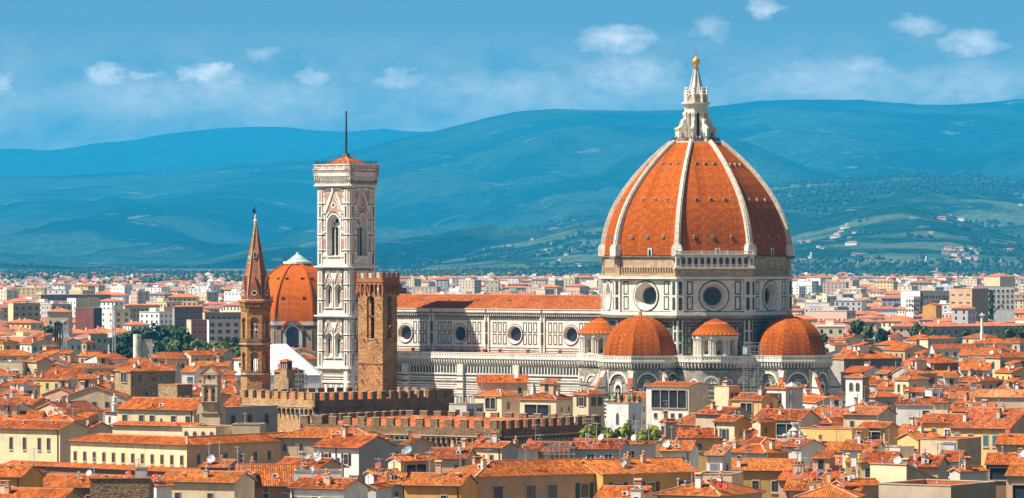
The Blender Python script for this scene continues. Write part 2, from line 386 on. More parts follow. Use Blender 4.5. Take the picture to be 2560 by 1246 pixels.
    def build(s, name, parent=None, color=None, M=None, merge=False):
        me = bpy.data.meshes.new(name)
        vs = s.v if M is None else [M @ p for p in s.v]
        me.from_pydata([tuple(p) for p in vs], [], s.f); 
        for m in s.mats: me.materials.append(m)
        me.polygons.foreach_set('material_index', s.m)
        if any(s.sm): me.polygons.foreach_set('use_smooth', s.sm)
        uv = me.uv_layers.new(name='UVMap').data
        k = 0; buf = [0.0] * (2 * len(uv))
        for f in s.f:
            p0, p1, p2 = vs[f[0]], vs[f[1]], vs[f[2]]
            n = (p1 - p0).cross(p2 - p0)
            if n.length < 1e-9 and len(f) > 3: n = (p2 - p0).cross(vs[f[3]] - p0)
            if n.length > 1e-12: n.normalize()
            if abs(n.z) > 0.995: ax, ay = V((1, 0, 0)), V((0, 1, 0))
            else: ax = V((-n.y, n.x, 0)).normalized(); ay = n.cross(ax)
            for i in f:
                p = vs[i]; buf[k] = ax.dot(p); buf[k + 1] = ay.dot(p); k += 2
        uv.foreach_set('uv', buf)
        if merge or any(s.sm):
            import bmesh
            bm = bmesh.new(); bm.from_mesh(me); bmesh.ops.remove_doubles(bm, verts=bm.verts, dist=1e-4); bm.to_mesh(me); bm.free()
        o = bpy.data.objects.new(name, me); COL.objects.link(o)
        if parent is not None: o.parent = parent
        if color is not None: o.color = (*color[:3], 1)
        return o
def tag(o, label, cat, group=None, kind=None):
    if label: o['label'] = label
    if cat: o['category'] = cat
    if group: o['group'] = group
    if kind: o['kind'] = kind
    return o
def thing(name, label, cat, loc=(0, 0, 0), rz=0.0, group=None):
    o = bpy.data.objects.new(name, None); COL.objects.link(o); o.empty_display_size = 1
    o.location = loc; o.rotation_euler = (0, 0, rz)
    return tag(o, label, cat, group)
def put(src, parent, loc, rz=0.0, sc=(1, 1, 1), color=None):
    """another copy of a part, sharing its mesh"""
    o = src.copy(); COL.objects.link(o); o.parent = parent; o.location = loc; o.rotation_euler = (0, 0, rz); o.scale = sc
    if color is not None: o.color = (*color[:3], 1)
    return o
def arch(uc, v0, w, h, kind='r', n=10):
    """outline of a round- or point-headed opening, counter-clockwise from its lower left"""
    r = w / 2; pts = [(uc - r, v0), (uc + r, v0)]
    if kind == 'r':
        vs = v0 + h - r
        pts += [(uc + r * math.cos(math.pi * i / n), vs + r * math.sin(math.pi * i / n)) for i in range(n + 1)]
    else:
        k = 1.25; Rr = r * k; hh = math.sqrt(Rr * Rr - (Rr - r) ** 2); vs = v0 + h - hh; a1 = math.acos((Rr - r) / Rr)
        m = n // 2
        pts += [(uc + r - Rr + Rr * math.cos(a1 * i / m), vs + Rr * math.sin(a1 * i / m)) for i in range(m + 1)]
        pts += [(uc - r + Rr - Rr * math.cos(a1 * i / m), vs + Rr * math.sin(a1 * i / m)) for i in range(m - 1, -1, -1)]
    return pts
# ------------------------------------------------------------------ ground, hills, haze
from mathutils import noise as mn
def ground_z(Y): return 0.0 if Y < 3500 else min((Y - 3500) * 0.0012, 9.0)
def lerp_pts(pts, x):
    if x <= pts[0][0]: return pts[0][1]
    for (a, ya), (b, yb) in zip(pts, pts[1:]):
        if x <= b: return ya + (yb - ya) * (x - a) / (b - a)
    return pts[-1][1]
def make_ground_mat():
    m, nt, b = nodemat('street_ground'); q = NB(nt)
    o = q.n('ShaderNodeTexCoord').outputs['Object']
    f = q.noise(o, 0.02, 5, 0.6); g = q.noise(o, 0.004, 4, 0.6)
    c = q.mix(q.rng(f, 0.4, 0.6), (0.13, 0.10, 0.075), (0.20, 0.15, 0.11))
    c = q.mix(q.rng(g, 0.45, 0.6), c, (0.07, 0.10, 0.045))
    q.l(c, b.inputs['Base Color']); return m
ground_m = make_ground_mat()
def make_hill_mat(name, wood, field, fs, ts, pale):
    """wooded slopes with clearings and terraces"""
    m, nt, b = nodemat(name); q = NB(nt)
    o = q.n('ShaderNodeTexCoord').outputs['Object']
    a = q.noise(o, fs, 6, 0.6); t = q.noise(o, ts, 5, 0.75); t2 = q.noise(o, ts * 4, 3, 0.7)
    c1 = q.val(wood, q.rng(t, 0.32, 0.68, 0.35, 1.7)); c2 = q.val(field, q.rng(t, 0.3, 0.7, 0.75, 1.25))
    c = q.mix(q.rng(a, 0.46, 0.56), c1, c2); c = q.val(c, q.rng(t2, 0.3, 0.7, 0.6, 1.4)); c = q.val(c, q.rng(q.noise(o, ts * 13, 2, 0.7), 0.3, 0.7, 0.6, 1.4))
    c = q.mix(q.m('MULTIPLY', q.rng(q.noise(o, fs * 5, 4, 0.7), 0.62, 0.72), pale), c, (0.30, 0.26, 0.19))
    q.l(c, b.inputs['Base Color']); b.inputs['Roughness'].default_value = 1.0; b.inputs['Specular IOR Level'].default_value = 0.0
    return m
near_hill_m = make_hill_mat('olive_hillside', (0.010, 0.030, 0.018), (0.088, 0.112, 0.064), 0.0016, 0.0098, 0.7)
ridge_hill_m = make_hill_mat('wooded_ridge', (0.005, 0.018, 0.014), (0.034, 0.060, 0.036), 0.00054, 0.0037, 0.5)
far_hill_m = make_hill_mat('far_ridge', (0.008, 0.024, 0.02), (0.012, 0.03, 0.022), 0.00033, 0.002, 0.2)

g = MB()
ys = [-400, 0, 400, 800, 1200, 1600, 2000, 2500, 3000, 3600, 4200, 4800, 5400, 6600, 8000, 9500, 11000, 16000, 30000, 62000]
xs = [-22900, -12000, -5000, -2500, -1200, -600, -300, 0, 300, 600, 1200, 2500, 5000, 12000, 22900]
for y0, y1 in zip(ys, ys[1:]):
    for x0, x1 in zip(xs, xs[1:]):
        g.poly([(x0, y0, ground_z(y0)), (x1, y0, ground_z(y0)), (x1, y1, ground_z(y1)), (x0, y1, ground_z(y1))], ground_m)
tag(g.build('ground', merge=True), 'flat ground of the city plain under the houses', 'ground', kind='structure')

HILLS = {}
def hill(name, label, sky, Yb, Yr, Yend, pxr, nx, ny, mat, rough, expo):
    """a ridge whose crest follows sky (photo column, row) at distance Yr, rising from the plain at Yb"""
    vs, fs = [], []
    def zf(px, t):
        # t: 0 foot, 1 crest, >1 behind
        Y = Yb + (Yr - Yb) * t if t <= 1 else Yr + (Yend - Yr) * (t - 1)
        X = (px - HX) / F * Yr * (0.55 + 0.45 * min(t, 1)) if False else (px - HX) / F * Y
        zc = max(wz(lerp_pts(sky, px), Yr), 5.0); zb = ground_z(Yb) - 4
        p = V((X * 0.00037, Y * 0.00037, 0.0))
        nz = mn.fractal(p * rough[1], 0.9, 2.1, 6) * rough[0]
        if t <= 1:
            s = t ** expo; s = s * (0.55 + 0.45 * (3 * t * t - 2 * t ** 3) / max(s, 1e-6) * s) if False else s
            z = zb + (zc - zb) * s + nz * 4 * t * (1 - t) * (zc - zb) * 0.5
            gul = abs(mn.noise(V((X * 0.00055 * rough[1], Y * 0.0002, 3.1))))
            z -= (0.35 - gul) * 0.40 * (zc - zb) * 4 * t * (1 - t) * rough[2]
        else:
            z = zc * (1 - (t - 1) * 0.8)
        z += mn.noise(V((X * 0.007, Y * 0.007, 1.0))) * 4.0 * min(1, 6 * t)
        return X, Y, z
    ts = [k / ny for k in range(ny + 1)] + [1.04, 1.15, 1.5, 2.0]
    for t in ts:
        for i in range(nx + 1): vs.append(zf(pxr[0] + (pxr[1] - pxr[0]) * i / nx, t))
    w = nx + 1
    for k in range(len(ts) - 1):
        for i in range(nx): fs.append((k * w + i, k * w + i + 1, (k + 1) * w + i + 1, (k + 1) * w + i))
    me = bpy.data.meshes.new(name); me.from_pydata(vs, [], fs); me.materials.append(mat)
    me.polygons.foreach_set('use_smooth', [True] * len(fs))
    o = bpy.data.objects.new(name, me); COL.objects.link(o); tag(o, label, 'hill', kind='structure')
    HILLS[name] = zf
    return zf
SK_FAR = [(-900,400),(-400,380),(0,372),(60,372),(110,377),(180,370),(240,358),(330,352),(400,337),(480,328),(560,320),(640,317),(720,318),(780,326),(850,330),(900,328),(960,321),(1000,328),(1060,330),(1200,322),(1500,330),(2600,330),(3400,360)]
SK_MAIN = [(-900,470),(-300,450),(0,442),(150,440),(300,431),(440,432),(500,420),(600,407),(700,402),(790,400),(900,372),(1000,345),(1100,325),(1150,312),(1240,290),(1300,278),(1380,273),(1480,275),(1600,278),(1700,275),(1840,260),(1900,252),(2000,249),(2150,250),(2200,254),(2300,262),(2390,262),(2480,255),(2560,247),(2800,240),(3400,300)]
SK_NEAR = [(300,706),(700,700),(900,690),(1000,662),(1050,640),(1100,622),(1150,606),(1220,584),(1320,572),(1400,556),(1440,545),(1520,538),(1600,525),(1800,490),(1900,470),(1990,456),(2100,450),(2250,438),(2300,436),(2450,443),(2560,455),(2800,470),(3200,560)]
hill('far_ridge', 'farthest pale blue ridge on the left horizon', SK_FAR, 44000, 53000, 60000, (-700, 3200), 150, 14, far_hill_m, (0.35, 0.8, 0.7), 1.1)
hill('wooded_ridge', 'long wooded blue mountain ridge filling the horizon behind the dome', SK_MAIN, 11600, 37000, 42000, (-700, 3200), 260, 60, ridge_hill_m, (0.42, 1.3, 1.0), 1.9)
hill('olive_hillside', 'nearer terraced hillside with villas right of the bell tower', SK_NEAR, 11200, 22000, 25500, (250, 3200), 240, 50, near_hill_m, (0.30, 2.0, 0.7), 1.05)

HAZE_DENSITY = 3.6e-5
HAZE_COLOR = (0.028, 0.53, 1.0)
def make_haze():
    m = bpy.data.materials.new('haze_air'); m.use_nodes = True; nt = m.node_tree; nt.nodes.clear()
    out = nt.nodes.new('ShaderNodeOutputMaterial'); v = nt.nodes.new('ShaderNodeVolumePrincipled')
    v.inputs['Color'].default_value = (*HAZE_COLOR, 1); v.inputs['Density'].default_value = HAZE_DENSITY
    v.inputs['Anisotropy'].default_value = 0.0
    nt.links.new(v.outputs[0], out.inputs['Volume'])
    b = MB(); b.box((-23000, -450, -8), (23000, 61500, 1720), m)
    o = b.build('haze'); tag(o, 'blue summer haze over the city and hills', 'haze', kind='stuff')
make_haze()
# ------------------------------------------------------------------ the cathedral (own frame: +x east, -y south)
CX, CY, CROT = wx(1740, 1318), 1318.0, R(-36)
cath = thing('cathedral', 'marble cathedral with huge ribbed orange dome, lantern and long panelled nave', 'cathedral', (CX, CY, 0), CROT)
OCT = [R(22.5 + 45 * k) for k in range(8)]
def octframe(k, ap, W=None):
    """frame of octagon face k (normal at 45*k degrees), u centred on the face"""
    a = R(45 * k); n = V((math.cos(a), math.sin(a), 0)); u = V((-n.y, n.x, 0))
    return Fr(n * ap, u, n)
C8 = math.cos(R(22.5)); T8 = 2 * math.tan(R(22.5))

def panel_rows(mb, fr, u0, u1, v0, v1, n, rows, avoid=None, w=0.26, pad=0.42, d=0.03, skip=None):
    """white panels outlined in dark green, in a grid"""
    pw = (u1 - u0) / n; ph = (v1 - v0) / rows
    for r in range(rows):
        for i in range(n):
            a0, a1 = u0 + i * pw + pad * 0.5, u0 + (i + 1) * pw - pad * 0.5; b0, b1 = v0 + r * ph + pad * 0.35, v0 + (r + 1) * ph - pad * 0.35
            if avoid:
                (cu, cv, rr) = avoid; du = max(a0 - cu, 0, cu - a1); dv = max(b0 - cv, 0, cv - b1)
                if du * du + dv * dv < (rr * 1.0) ** 2: 
                    # cut the panel back to the free strip above or below / beside the oculus
                    cc = (a0 + a1) / 2 - cu
                    if abs(cc) > rr: 
                        if cc > 0: a0 = max(a0, cu + rr + 0.1)
                        else: a1 = min(a1, cu - rr - 0.1)
                    else:
                        hh = math.sqrt(max(rr * rr - min(abs(a0 - cu), abs(a1 - cu)) ** 2, 0)) + 0.15
                        if (b0 + b1) / 2 > cv: b0 = max(b0, cv + hh)
                        else: b1 = min(b1, cv - hh)
                    if a1 - a0 < pw * .6 or b1 - b0 < ph * .75: continue
            mb.frame(fr, a0, b0, a1, b1, w, 0.0, d, green_m)
def oculus(fr, c, r_out, r_in, depth, parent, nm='oculus'):
    """round window: dark outer line, moulded ring, splayed funnel, leaded glass"""
    m = MB()
    m.annulus(fr, c, r_out * 1.0, 0.06, r_out * 1.08, 0.06, green_m)
    m.annulus(fr, c, r_out * 1.0, 0.06, r_out * 1.0, 0.30, white_m); m.annulus(fr, c, r_out * 0.90, 0.30, r_out, 0.30, white_m)
    m.annulus(fr, c, r_out * 0.88, 0.10, r_out * 0.90, 0.30, white_m)
    m.annulus(fr, c, r_in * 1.12, -depth * 0.85, r_out * 0.88, 0.10, tan_m if False else white_m)
    m.annulus(fr, c, r_in, -depth, r_in * 1.12, -depth * 0.85, grime_m)
    o = m.build(nm, parent)
    g_ = MB(); g_.disc(fr, c, r_in * 1.01, -depth - 0.02, leadglass)
    for k in range(-2, 3):
        h = math.sqrt(max(r_in ** 2 - (k * r_in / 3) ** 2, 0)); t = 0.05
        g_.fbox(fr, c[0] + k * r_in / 3 - t, c[1] - h, c[0] + k * r_in / 3 + t, c[1] + h, -depth - 0.01, -depth + 0.02, iron)
        g_.fbox(fr, c[0] - h, c[1] + k * r_in / 3 - t, c[0] + h, c[1] + k * r_in / 3 + t, -depth - 0.01, -depth + 0.04, iron)
    return o, g_

# ---- drum with its eight oculi
AP = 26.5; FW = AP * T8
drum = MB()
Z0, Z1, Z2, Z3 = 37.6, 48.3, 55.2, 55.9
ocs = []
for k in range(8):
    fr = octframe(k, AP); h = FW / 2; oc = (0.0, 43.15)
    c = [(oc[0] + 4.3 * math.cos(2 * math.pi * i / 48), oc[1] + 4.3 * math.sin(2 * math.pi * i / 48)) for i in range(48)]
    drum.holed(fr, -h, Z0, h, Z1, c, 0.0, white_m)
    # base mouldings, dark bands
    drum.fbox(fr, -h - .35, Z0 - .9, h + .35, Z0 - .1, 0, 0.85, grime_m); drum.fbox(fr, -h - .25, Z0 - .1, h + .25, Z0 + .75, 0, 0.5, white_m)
    drum.fbox(fr, -h, Z0 + .95, h, Z0 + 1.15, 0, 0.03, green_m)
    drum.fbox(fr, -h, Z1 - .5, h, Z1 - .28, 0, 0.03, green_m)
    ins = 2.6
    panel_rows(drum, fr, -h + ins, h - ins, Z0 + 1.3, Z1 - .55, 7, 2, (oc[0], oc[1], 4.6), 0.35, 0.58)
    # corner pilasters
    for sx in (-1, 1):
        a, b = (h - 1.9, h + .22) if sx > 0 else (-h - .22, -h + 1.9)
        drum.fbox(fr, a, Z0 + .75, b, Z1 - .1, 0, 0.5, white_m)
        for (q0, q1) in ((Z0 + 1.5, Z0 + 5.2), (Z0 + 5.9, Z1 - .9)): drum.fbox(fr, a + .55, q0, b - .55, q1, 0.5, 0.54, green_m)
    # cornice over the marble
    drum.fbox(fr, -h - .45, Z1 - .1, h + .45, Z1 + .55, -0.5, 1.0, white_m)
    drum.fbox(fr, -h - .3, Z1 + .55, h + .3, Z1 + 1.1, -0.5, 0.65, tan_m if k not in (7,) else white_m)
    # unfinished masonry band with putlog brackets
    drum.fbox(fr, -h, Z1 + 1.1, h, Z2, -1.5, -0.35, tan_m)
    if k != 7:
        for i in range(22):
            uu = -h + 1.4 + i * (2 * h - 2.8) / 21
            drum.fbox(fr, uu - .2, Z1 + 2.2, uu + .2, Z1 + 3.2, -.35, .12, tan_m)
        drum.fbox(fr, -h + .6, Z1 + 3.2, h - .6, Z1 + 3.5, -.35, .10, tan_m)
        drum.fbox(fr, -h, Z2 - .55, h, Z2 - .2, -.35, .15, grime_m)
    for sx in (-1, 1):
        a, b = (h - 1.5, h + .1) if sx > 0 else (-h - .1, -h + 1.5)
        drum.fbox(fr, a, Z1 + 1.1, b, Z3, -1, .1, tan_m)
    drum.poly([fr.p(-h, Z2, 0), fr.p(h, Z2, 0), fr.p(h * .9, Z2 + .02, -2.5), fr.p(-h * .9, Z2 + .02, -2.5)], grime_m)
drum_o = drum.build('drum', cath)
for k in (4, 5, 6, 7, 0):
    fr = octframe(k, AP); o, g_ = oculus(fr, (0, 43.15), 4.3, 2.45, 2.5, drum_o); g_.build('window_pane', drum_o)

# ---- gallery on the south-east face
gal = MB(); fr = octframe(7, AP); h = FW / 2 + .5
gb, gt = 51.7, 56.3
gal.fbox(fr, -h - .6, gb - .5, h + .6, gb, -.5, 1.9, white_m, True); gal.fbox(fr, -h - .3, gb - 2.6, h + .3, gb - .5, -.5, .9, tan_m)
n = 11; cw = (2 * h - 2.4) / n; ub = -h + 1.2
for i in range(n):
    u0 = ub + i * cw; gal.holed(fr, u0, gb + .05, u0 + cw, gt - 1.0, arch(u0 + cw / 2, gb + .1, cw * .62, 2.75), 1.5, white_m)
    gal.reveal(fr, arch(u0 + cw / 2, gb + .1, cw * .62, 2.75), 0.9, 1.5, white_m)
    gal.fbox(fr, u0 + cw * .2, gb + .75, u0 + cw * .8, gb + .9, 1.35, 1.5, white_m)
    for j in range(4): uu = u0 + cw * (.26 + .16 * j); gal.fbox(fr, uu - .05, gb + .1, uu + .05, gb + .75, 1.36, 1.46, white_m)
for u0, u1 in ((-h - .2, ub), (-ub, h + .2)):
    gal.fbox(fr, u0, gb, u1, gt - 1.0, -.5, 1.75, white_m)
    gal.plate(fr, arch((u0 + u1) / 2, gb + .6, .7, 2.0), 1.74, 1.78, grime_m)
gal.fbox(fr, -h, gb, h, gt - 1.0, -.4, .55, brown_m)
gal.fbox(fr, -h - .5, gt - 1.0, h + .5, gt - .7, -.5, 1.95, white_m)
gal.fbox(fr, -h - .3, gt - .05, h + .3, gt + .15, 1.45, 1.75, white_m)
for i in range(60):
    uu = -h + i * 2 * h / 59; gal.fbox(fr, uu - .09, gt - .7, uu + .09, gt - .05, 1.5, 1.7, white_m)
for i in range(4): uu = -h + i * 2 * h / 3; gal.fbox(fr, uu - .3, gt - .7, uu + .3, gt + .25, 1.4, 1.8, white_m)
gal.build('gallery', cath)

# ---- the dome: eight sails of tile between eight white ribs
PROF = [(28.9,55.0),(28.75,57.2),(28.5,59.4),(28.05,61.8),(27.4,64.2),(26.55,66.6),(25.5,69.0),(24.2,71.4),(22.65,73.8),(20.95,76.2),(19.1,78.5),(16.95,80.9),(14.7,83.2),(12.3,85.4),(10.0,87.4),(7.6,89.2)]
dm = MB(); dm.lathe([(r - .55, z) for r, z in PROF], 8, dome_tile, 22.5)
dome = dm.build('dome', cath)
for k in range(8):
    a = OCT[k]; rm = MB(); d = V((math.cos(a), math.sin(a), 0)); t = V((-d.y, d.x, 0))
    for i in range(len(PROF) - 1):
        (r0, z0), (r1, z1) = PROF[i], PROF[i + 1]
        f0, f1 = i / 15, (i + 1) / 15
        for (w0, w1, e0, e1) in ((.90 - .38 * f0, .90 - .38 * f1, .25, -1.2), (.52 - .22 * f0, .52 - .22 * f1, .55, 0.0)):
            nrm = V(((z1 - z0), 0, (r0 - r1))).normalized(); o_ = d * nrm.x + V((0, 0, nrm.z))
            A, B = d * r0 + V((0, 0, z0)), d * r1 + V((0, 0, z1))
            P = [A - t * w0 + o_ * e0, A + t * w0 + o_ * e0, B + t * w1 + o_ * e0, B - t * w1 + o_ * e0]
            rm.poly(P, rib_m)
            rm.poly([A - t * w0 + o_ * e1, P[0], P[3], B - t * w1 + o_ * e1], rib_m); rm.poly([P[1], A + t * w0 + o_ * e1, B + t * w1 + o_ * e1, P[2]], rib_m)
    M = Matrix(((d.x, t.x, 0, 0), (d.y, t.y, 0, 0), (0, 0, 1, 0), (0, 0, 0, 1)))
    rm.box((26.8, -1.5, 54.6), (29.7, 1.5, 57.6), white_m, M); rm.box((26.6, -1.25, 57.6), (29.5, 1.25, 58.3), white_m, M); rm.box((26.8, -1.65, 54.2), (29.9, 1.65, 54.9), grime_m, M)
    rm.build('rib', dome)
# portholes: three to a row, three rows on each sail
pm = MB(); pm.box((-.42, -.3, -.4), (.42, .45, .46), trim); pm.box((-.26, .45, -.24), (.26, .47, .26), dark)
port0 = None
for k in (4, 5, 6, 7, 0):
    a = R(45 * k); nrm = V((math.cos(a), math.sin(a), 0)); u = V((-nrm.y, nrm.x, 0))
    for z, frac in ((60.6, .26), (71.6, .24), (82.2, .23)):
        for (r0, z0), (r1, z1) in zip(PROF, PROF[1:]):
            if z0 <= z <= z1: rr = r0 + (r1 - r0) * (z - z0) / (z1 - z0) - .55
        for j in (-1, 0, 1):
            p = nrm * rr * C8 + u * (j * rr * T8 * C8 * frac) + V((0, 0, z))
            if port0 is None: port0 = pm.build('porthole', dome); o = port0
            else: o = port0.copy(); COL.objects.link(o)
            o.location = p; o.rotation_euler = (0, 0, a - R(90))
# small roof doors near the foot of the sails
for k in (6, 7, 0):
    a = R(45 * k); nrm = V((math.cos(a), math.sin(a), 0)); u = V((-nrm.y, nrm.x, 0)); fr = Fr(nrm * (28.55 * C8 - .3) + u * 1.2, u, nrm)
    m = MB(); m.fbox(fr, -.75, 54.8, .75, 57.3, -1, .35, lead_m); m.fbox(fr, -.4, 54.9, .4, 56.8, .35, .37, dark); m.build('roof_door', dome)

# ---- lantern
lan = MB(); zp = 89.2
lan.lathe([(7.2, zp - .9), (8.0, zp - .5), (8.0, zp), (0, zp)], 8, white_m, 22.5)
for k in range(8):
    fr = octframe(k, 3.45); hw = 3.45 * T8 / 2
    w = arch(0, zp + 1.0, 1.02, 7.6)
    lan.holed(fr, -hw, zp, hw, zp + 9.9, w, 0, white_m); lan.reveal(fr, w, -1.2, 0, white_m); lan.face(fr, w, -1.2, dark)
    lan.fbox(fr, -.85, zp + .2, -.62, zp + 8.0, 0, .16, white_m); lan.fbox(fr, .62, zp + .2, .85, zp + 8.0, 0, .16, white_m)
    lan.annulus(fr, (0, zp + 8.1), .55, .16, .82, .16, white_m, 14, (0, 180))
    a = OCT[k]; d = V((math.cos(a), math.sin(a), 0)); t = V((-d.y, d.x, 0))
    M = Matrix(((d.x, t.x, 0, 0), (d.y, t.y, 0, 0), (0, 0, 1, 0), (0, 0, 0, 1)))
    lan.box((3.5, -.34, zp), (4.15, .34, zp + 8.9), white_m, M); lan.box((3.45, -.45, zp + 8.0), (4.3, .45, zp + 8.8), white_m, M)
lan.lathe([(3.7, zp + 9.6), (3.9, zp + 10.1), (3.9, zp + 10.9), (4.75, zp + 11.3), (4.75, zp + 11.7), (3.5, zp + 11.75)], 8, white_m, 22.5)
lantern = lan.build('lantern', cath); lantern.scale = (.94, .94, 1)
# flying scroll buttresses
bm_ = MB(); fr = Fr((0, .36, 0), (1, 0, 0), (0, 1, 0)); fr2 = Fr((0, -.36, 0), (1, 0, 0), (0, -1, 0))
out = [(6.6, zp), (6.75, zp + 4.0), (6.3, zp + 4.35), (5.7, zp + 4.6), (5.3, zp + 5.2), (5.1, zp + 6.2), (4.75, zp + 6.75), (4.2, zp + 6.6), (3.6, zp + 6.0), (3.6, zp)]
outl = [(u, v) for u, v in out]
bm_.face(fr2, list(reversed([(u, v) for u, v in outl])) if False else [(u, v) for u, v in outl], 0, white_m); bm_.face(fr, list(reversed(outl)), 0, white_m)
for i in range(len(outl)):
    a, b = outl[i], outl[(i + 1) % len(outl)]
    bm_.poly([V((a[0], .36, a[1])), V((a[0], -.36, a[1])), V((b[0], -.36, b[1])), V((b[0], .36, b[1]))], white_m)
bm_.box((5.9, -.5, zp), (7.0, .5, zp + .5), white_m); bm_.box((5.95, -.48, zp + 3.6), (7.0, .48, zp + 4.1), white_m)
bm_.box((4.9, -.37, zp + 1.0), (5.7, .37, zp + 2.6), grime_m)
b0 = None
for k in range(8):
    if b0 is None: b0 = bm_.build('buttress', lantern); o = b0
    else: o = b0.copy(); COL.objects.link(o)
    o.rotation_euler = (0, 0, OCT[k])
cr = MB(); z = zp + 11.75
cr.lathe([(3.35, z), (3.35, z + 2.0), (3.0, z + 2.4), (2.3, z + 2.4)], 8, white_m, 22.5)
for k in range(8):
    fr = octframe(k, 3.35 * C8); w = arch(0, z + .1, 1.5, 2.1); cr.face(fr, w, .02, tan_m)
    cr.annulus(fr, (0, z + 1.45), .75, .25, 1.12, .25, white_m, 12, (0, 180)); cr.annulus(fr, (0, z + 1.45), 1.12, .25, 1.12, 0, white_m, 12, (0, 180)); cr.annulus(fr, (0, z + 1.45), .75, .02, .75, .25, white_m, 12, (0, 180))
    fr.p
    a = OCT[k]; cx, cy = 3.45 * math.cos(a), 3.45 * math.sin(a)
    cr.lathe([(.42, z), (.42, z + 2.3), (.55, z + 2.5), (.3, z + 2.8), (.42, z + 3.3), (.2, z + 3.7), (.34, z + 4.1), (.3, z + 4.4), (0, z + 4.55)], 8, white_m, 0, (cx, cy))
cr.build('crown', lantern)
sp_ = MB(); z = zp + 13.8
sp_.lathe([(2.75, z), (2.1, z + 2.2), (1.45, z + 4.5), (1.02, z + 6.1)], 8, lead_m, 22.5); sp_.lathe([(1.02, z + 6.1), (.68, z + 7.7), (.55, z + 8.4)], 8, copper, 22.5)
for a in OCT: sp_.bar((2.8 * math.cos(a), 2.8 * math.sin(a), z), (.6 * math.cos(a), .6 * math.sin(a), z + 8.3), .22, .2, lead_m)
sp_.build('spire', lantern)
bl = MB(); z = zp + 22.0
bl.lathe([(.6, z), (.95, z + .15), (.95, z + .35), (.6, z + .5), (.55, z + .8)], 16, gold)
zc = z + 1.95; bl.lathe([(1.27 * math.cos(R(t)), zc + 1.27 * math.sin(R(t))) for t in range(-80, 91, 10)], 24, gold, smooth=True)
bl.build('ball', lantern)
cz = MB(); cz.box((-.16, -.12, zc + 1.1), (.16, .12, zc + 3.6), gold); cz.box((-.55, -.1, zc + 2.35), (.55, .1, zc + 2.7), gold); cz.lathe([(.4, zc + 1.1), (.18, zc + 1.6)], 8, gold)
o = cz.build('cross', lantern); o.rotation_euler = (0, 0, R(36))
rl = MB()
ra = 7.6
for k in range(8):
    fr = octframe(k, ra * C8); hw = ra * C8 * T8 / 2
    rl.fbox(fr, -hw, zp + 1.05, hw, zp + 1.12, 0, .05, iron)
    rl.fbox(fr, -hw, zp + .55, hw, zp + .6, 0, .05, iron)
    for i in range(14): uu = -hw + i * 2 * hw / 13; rl.fbox(fr, uu - .035, zp, uu + .035, zp + 1.1, 0, .05, iron)
rl.build('railing', lantern)

# ---- octagon body below the drum
body = MB()
for k in range(8):
    fr = octframe(k, AP - .8); h = (AP - .8) * T8 / 2
    body.fbox(fr, -h, 0, h, Z0 - .5, -2, 0, sooty_m)
    body.fbox(fr, -h, Z0 - 1.6, h, Z0 - .9, 0, .5, grime_m)
    body.fbox(fr, -h, Z0 - 2.6, h, Z0 - 2.2, 0, .04, green_m)
    panel_rows(body, fr, -h + .4, h - .4, 25.8, Z0 - 2.8, 10, 3, None, .36, .42, .05)
    for sx in (-1, 1):
        a, b = (h - 1.5, h + .1) if sx > 0 else (-h - .1, -h + 1.5)
        body.fbox(fr, a, 25.5, b, Z0 - 1.6, 0, .35, white_m); 
        for q in (26.3, 29.8, 33.2): body.fbox(fr, a + .4, q, b - .4, q + 2.9, .35, .39, green_m)
body.build('octagon_wall', cath)

# ---- balustrade on corbels, shared by aisles and apses
def balustrade(mb, fr, u0, u1, zb, d0=0.0):
    """corbel table zb..zb+1.9, cornice, pierced parapet to zb+3.6"""
    L_ = u1 - u0; n = max(2, int(L_ / 0.95)); s = L_ / n
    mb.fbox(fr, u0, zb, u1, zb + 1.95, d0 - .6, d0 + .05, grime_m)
    for i in range(n + 1):
        uu = u0 + i * s; a, b = max(uu - .17, u0), min(uu + .17, u1)
        mb.fbox(fr, a, zb + .5, b, zb + 1.75, d0 + .05, d0 + .75, white_m); mb.fbox(fr, a, zb, b, zb + .5, d0 + .05, d0 + .4, white_m)
        if i < n: mb.plate(fr, [(uu + .17, zb + 1.05), (uu + s / 2, zb + 1.62), (uu + s - .17, zb + 1.05), (uu + s - .17, zb + 1.75), (uu + .17, zb + 1.75)], d0 + .5, d0 + .72, white_m)
    mb.fbox(fr, u0, zb + 1.75, u1, zb + 2.15, d0 - .6, d0 + 1.0, white_m)
    mb.fbox(fr, u0, zb + 2.15, u1, zb + 3.35, d0 + .6, d0 + .85, white_m, True); mb.fbox(fr, u0, zb + 3.35, u1, zb + 3.6, d0 + .5, d0 + .95, white_m, True)
    for i in range(n):
        uu = u0 + (i + .5) * s; r = .2
        mb.face(fr, [(uu + r * math.cos(R(t)), zb + 2.75 + r * math.sin(R(t))) for t in range(0, 360, 60)], d0 + .87, dark)

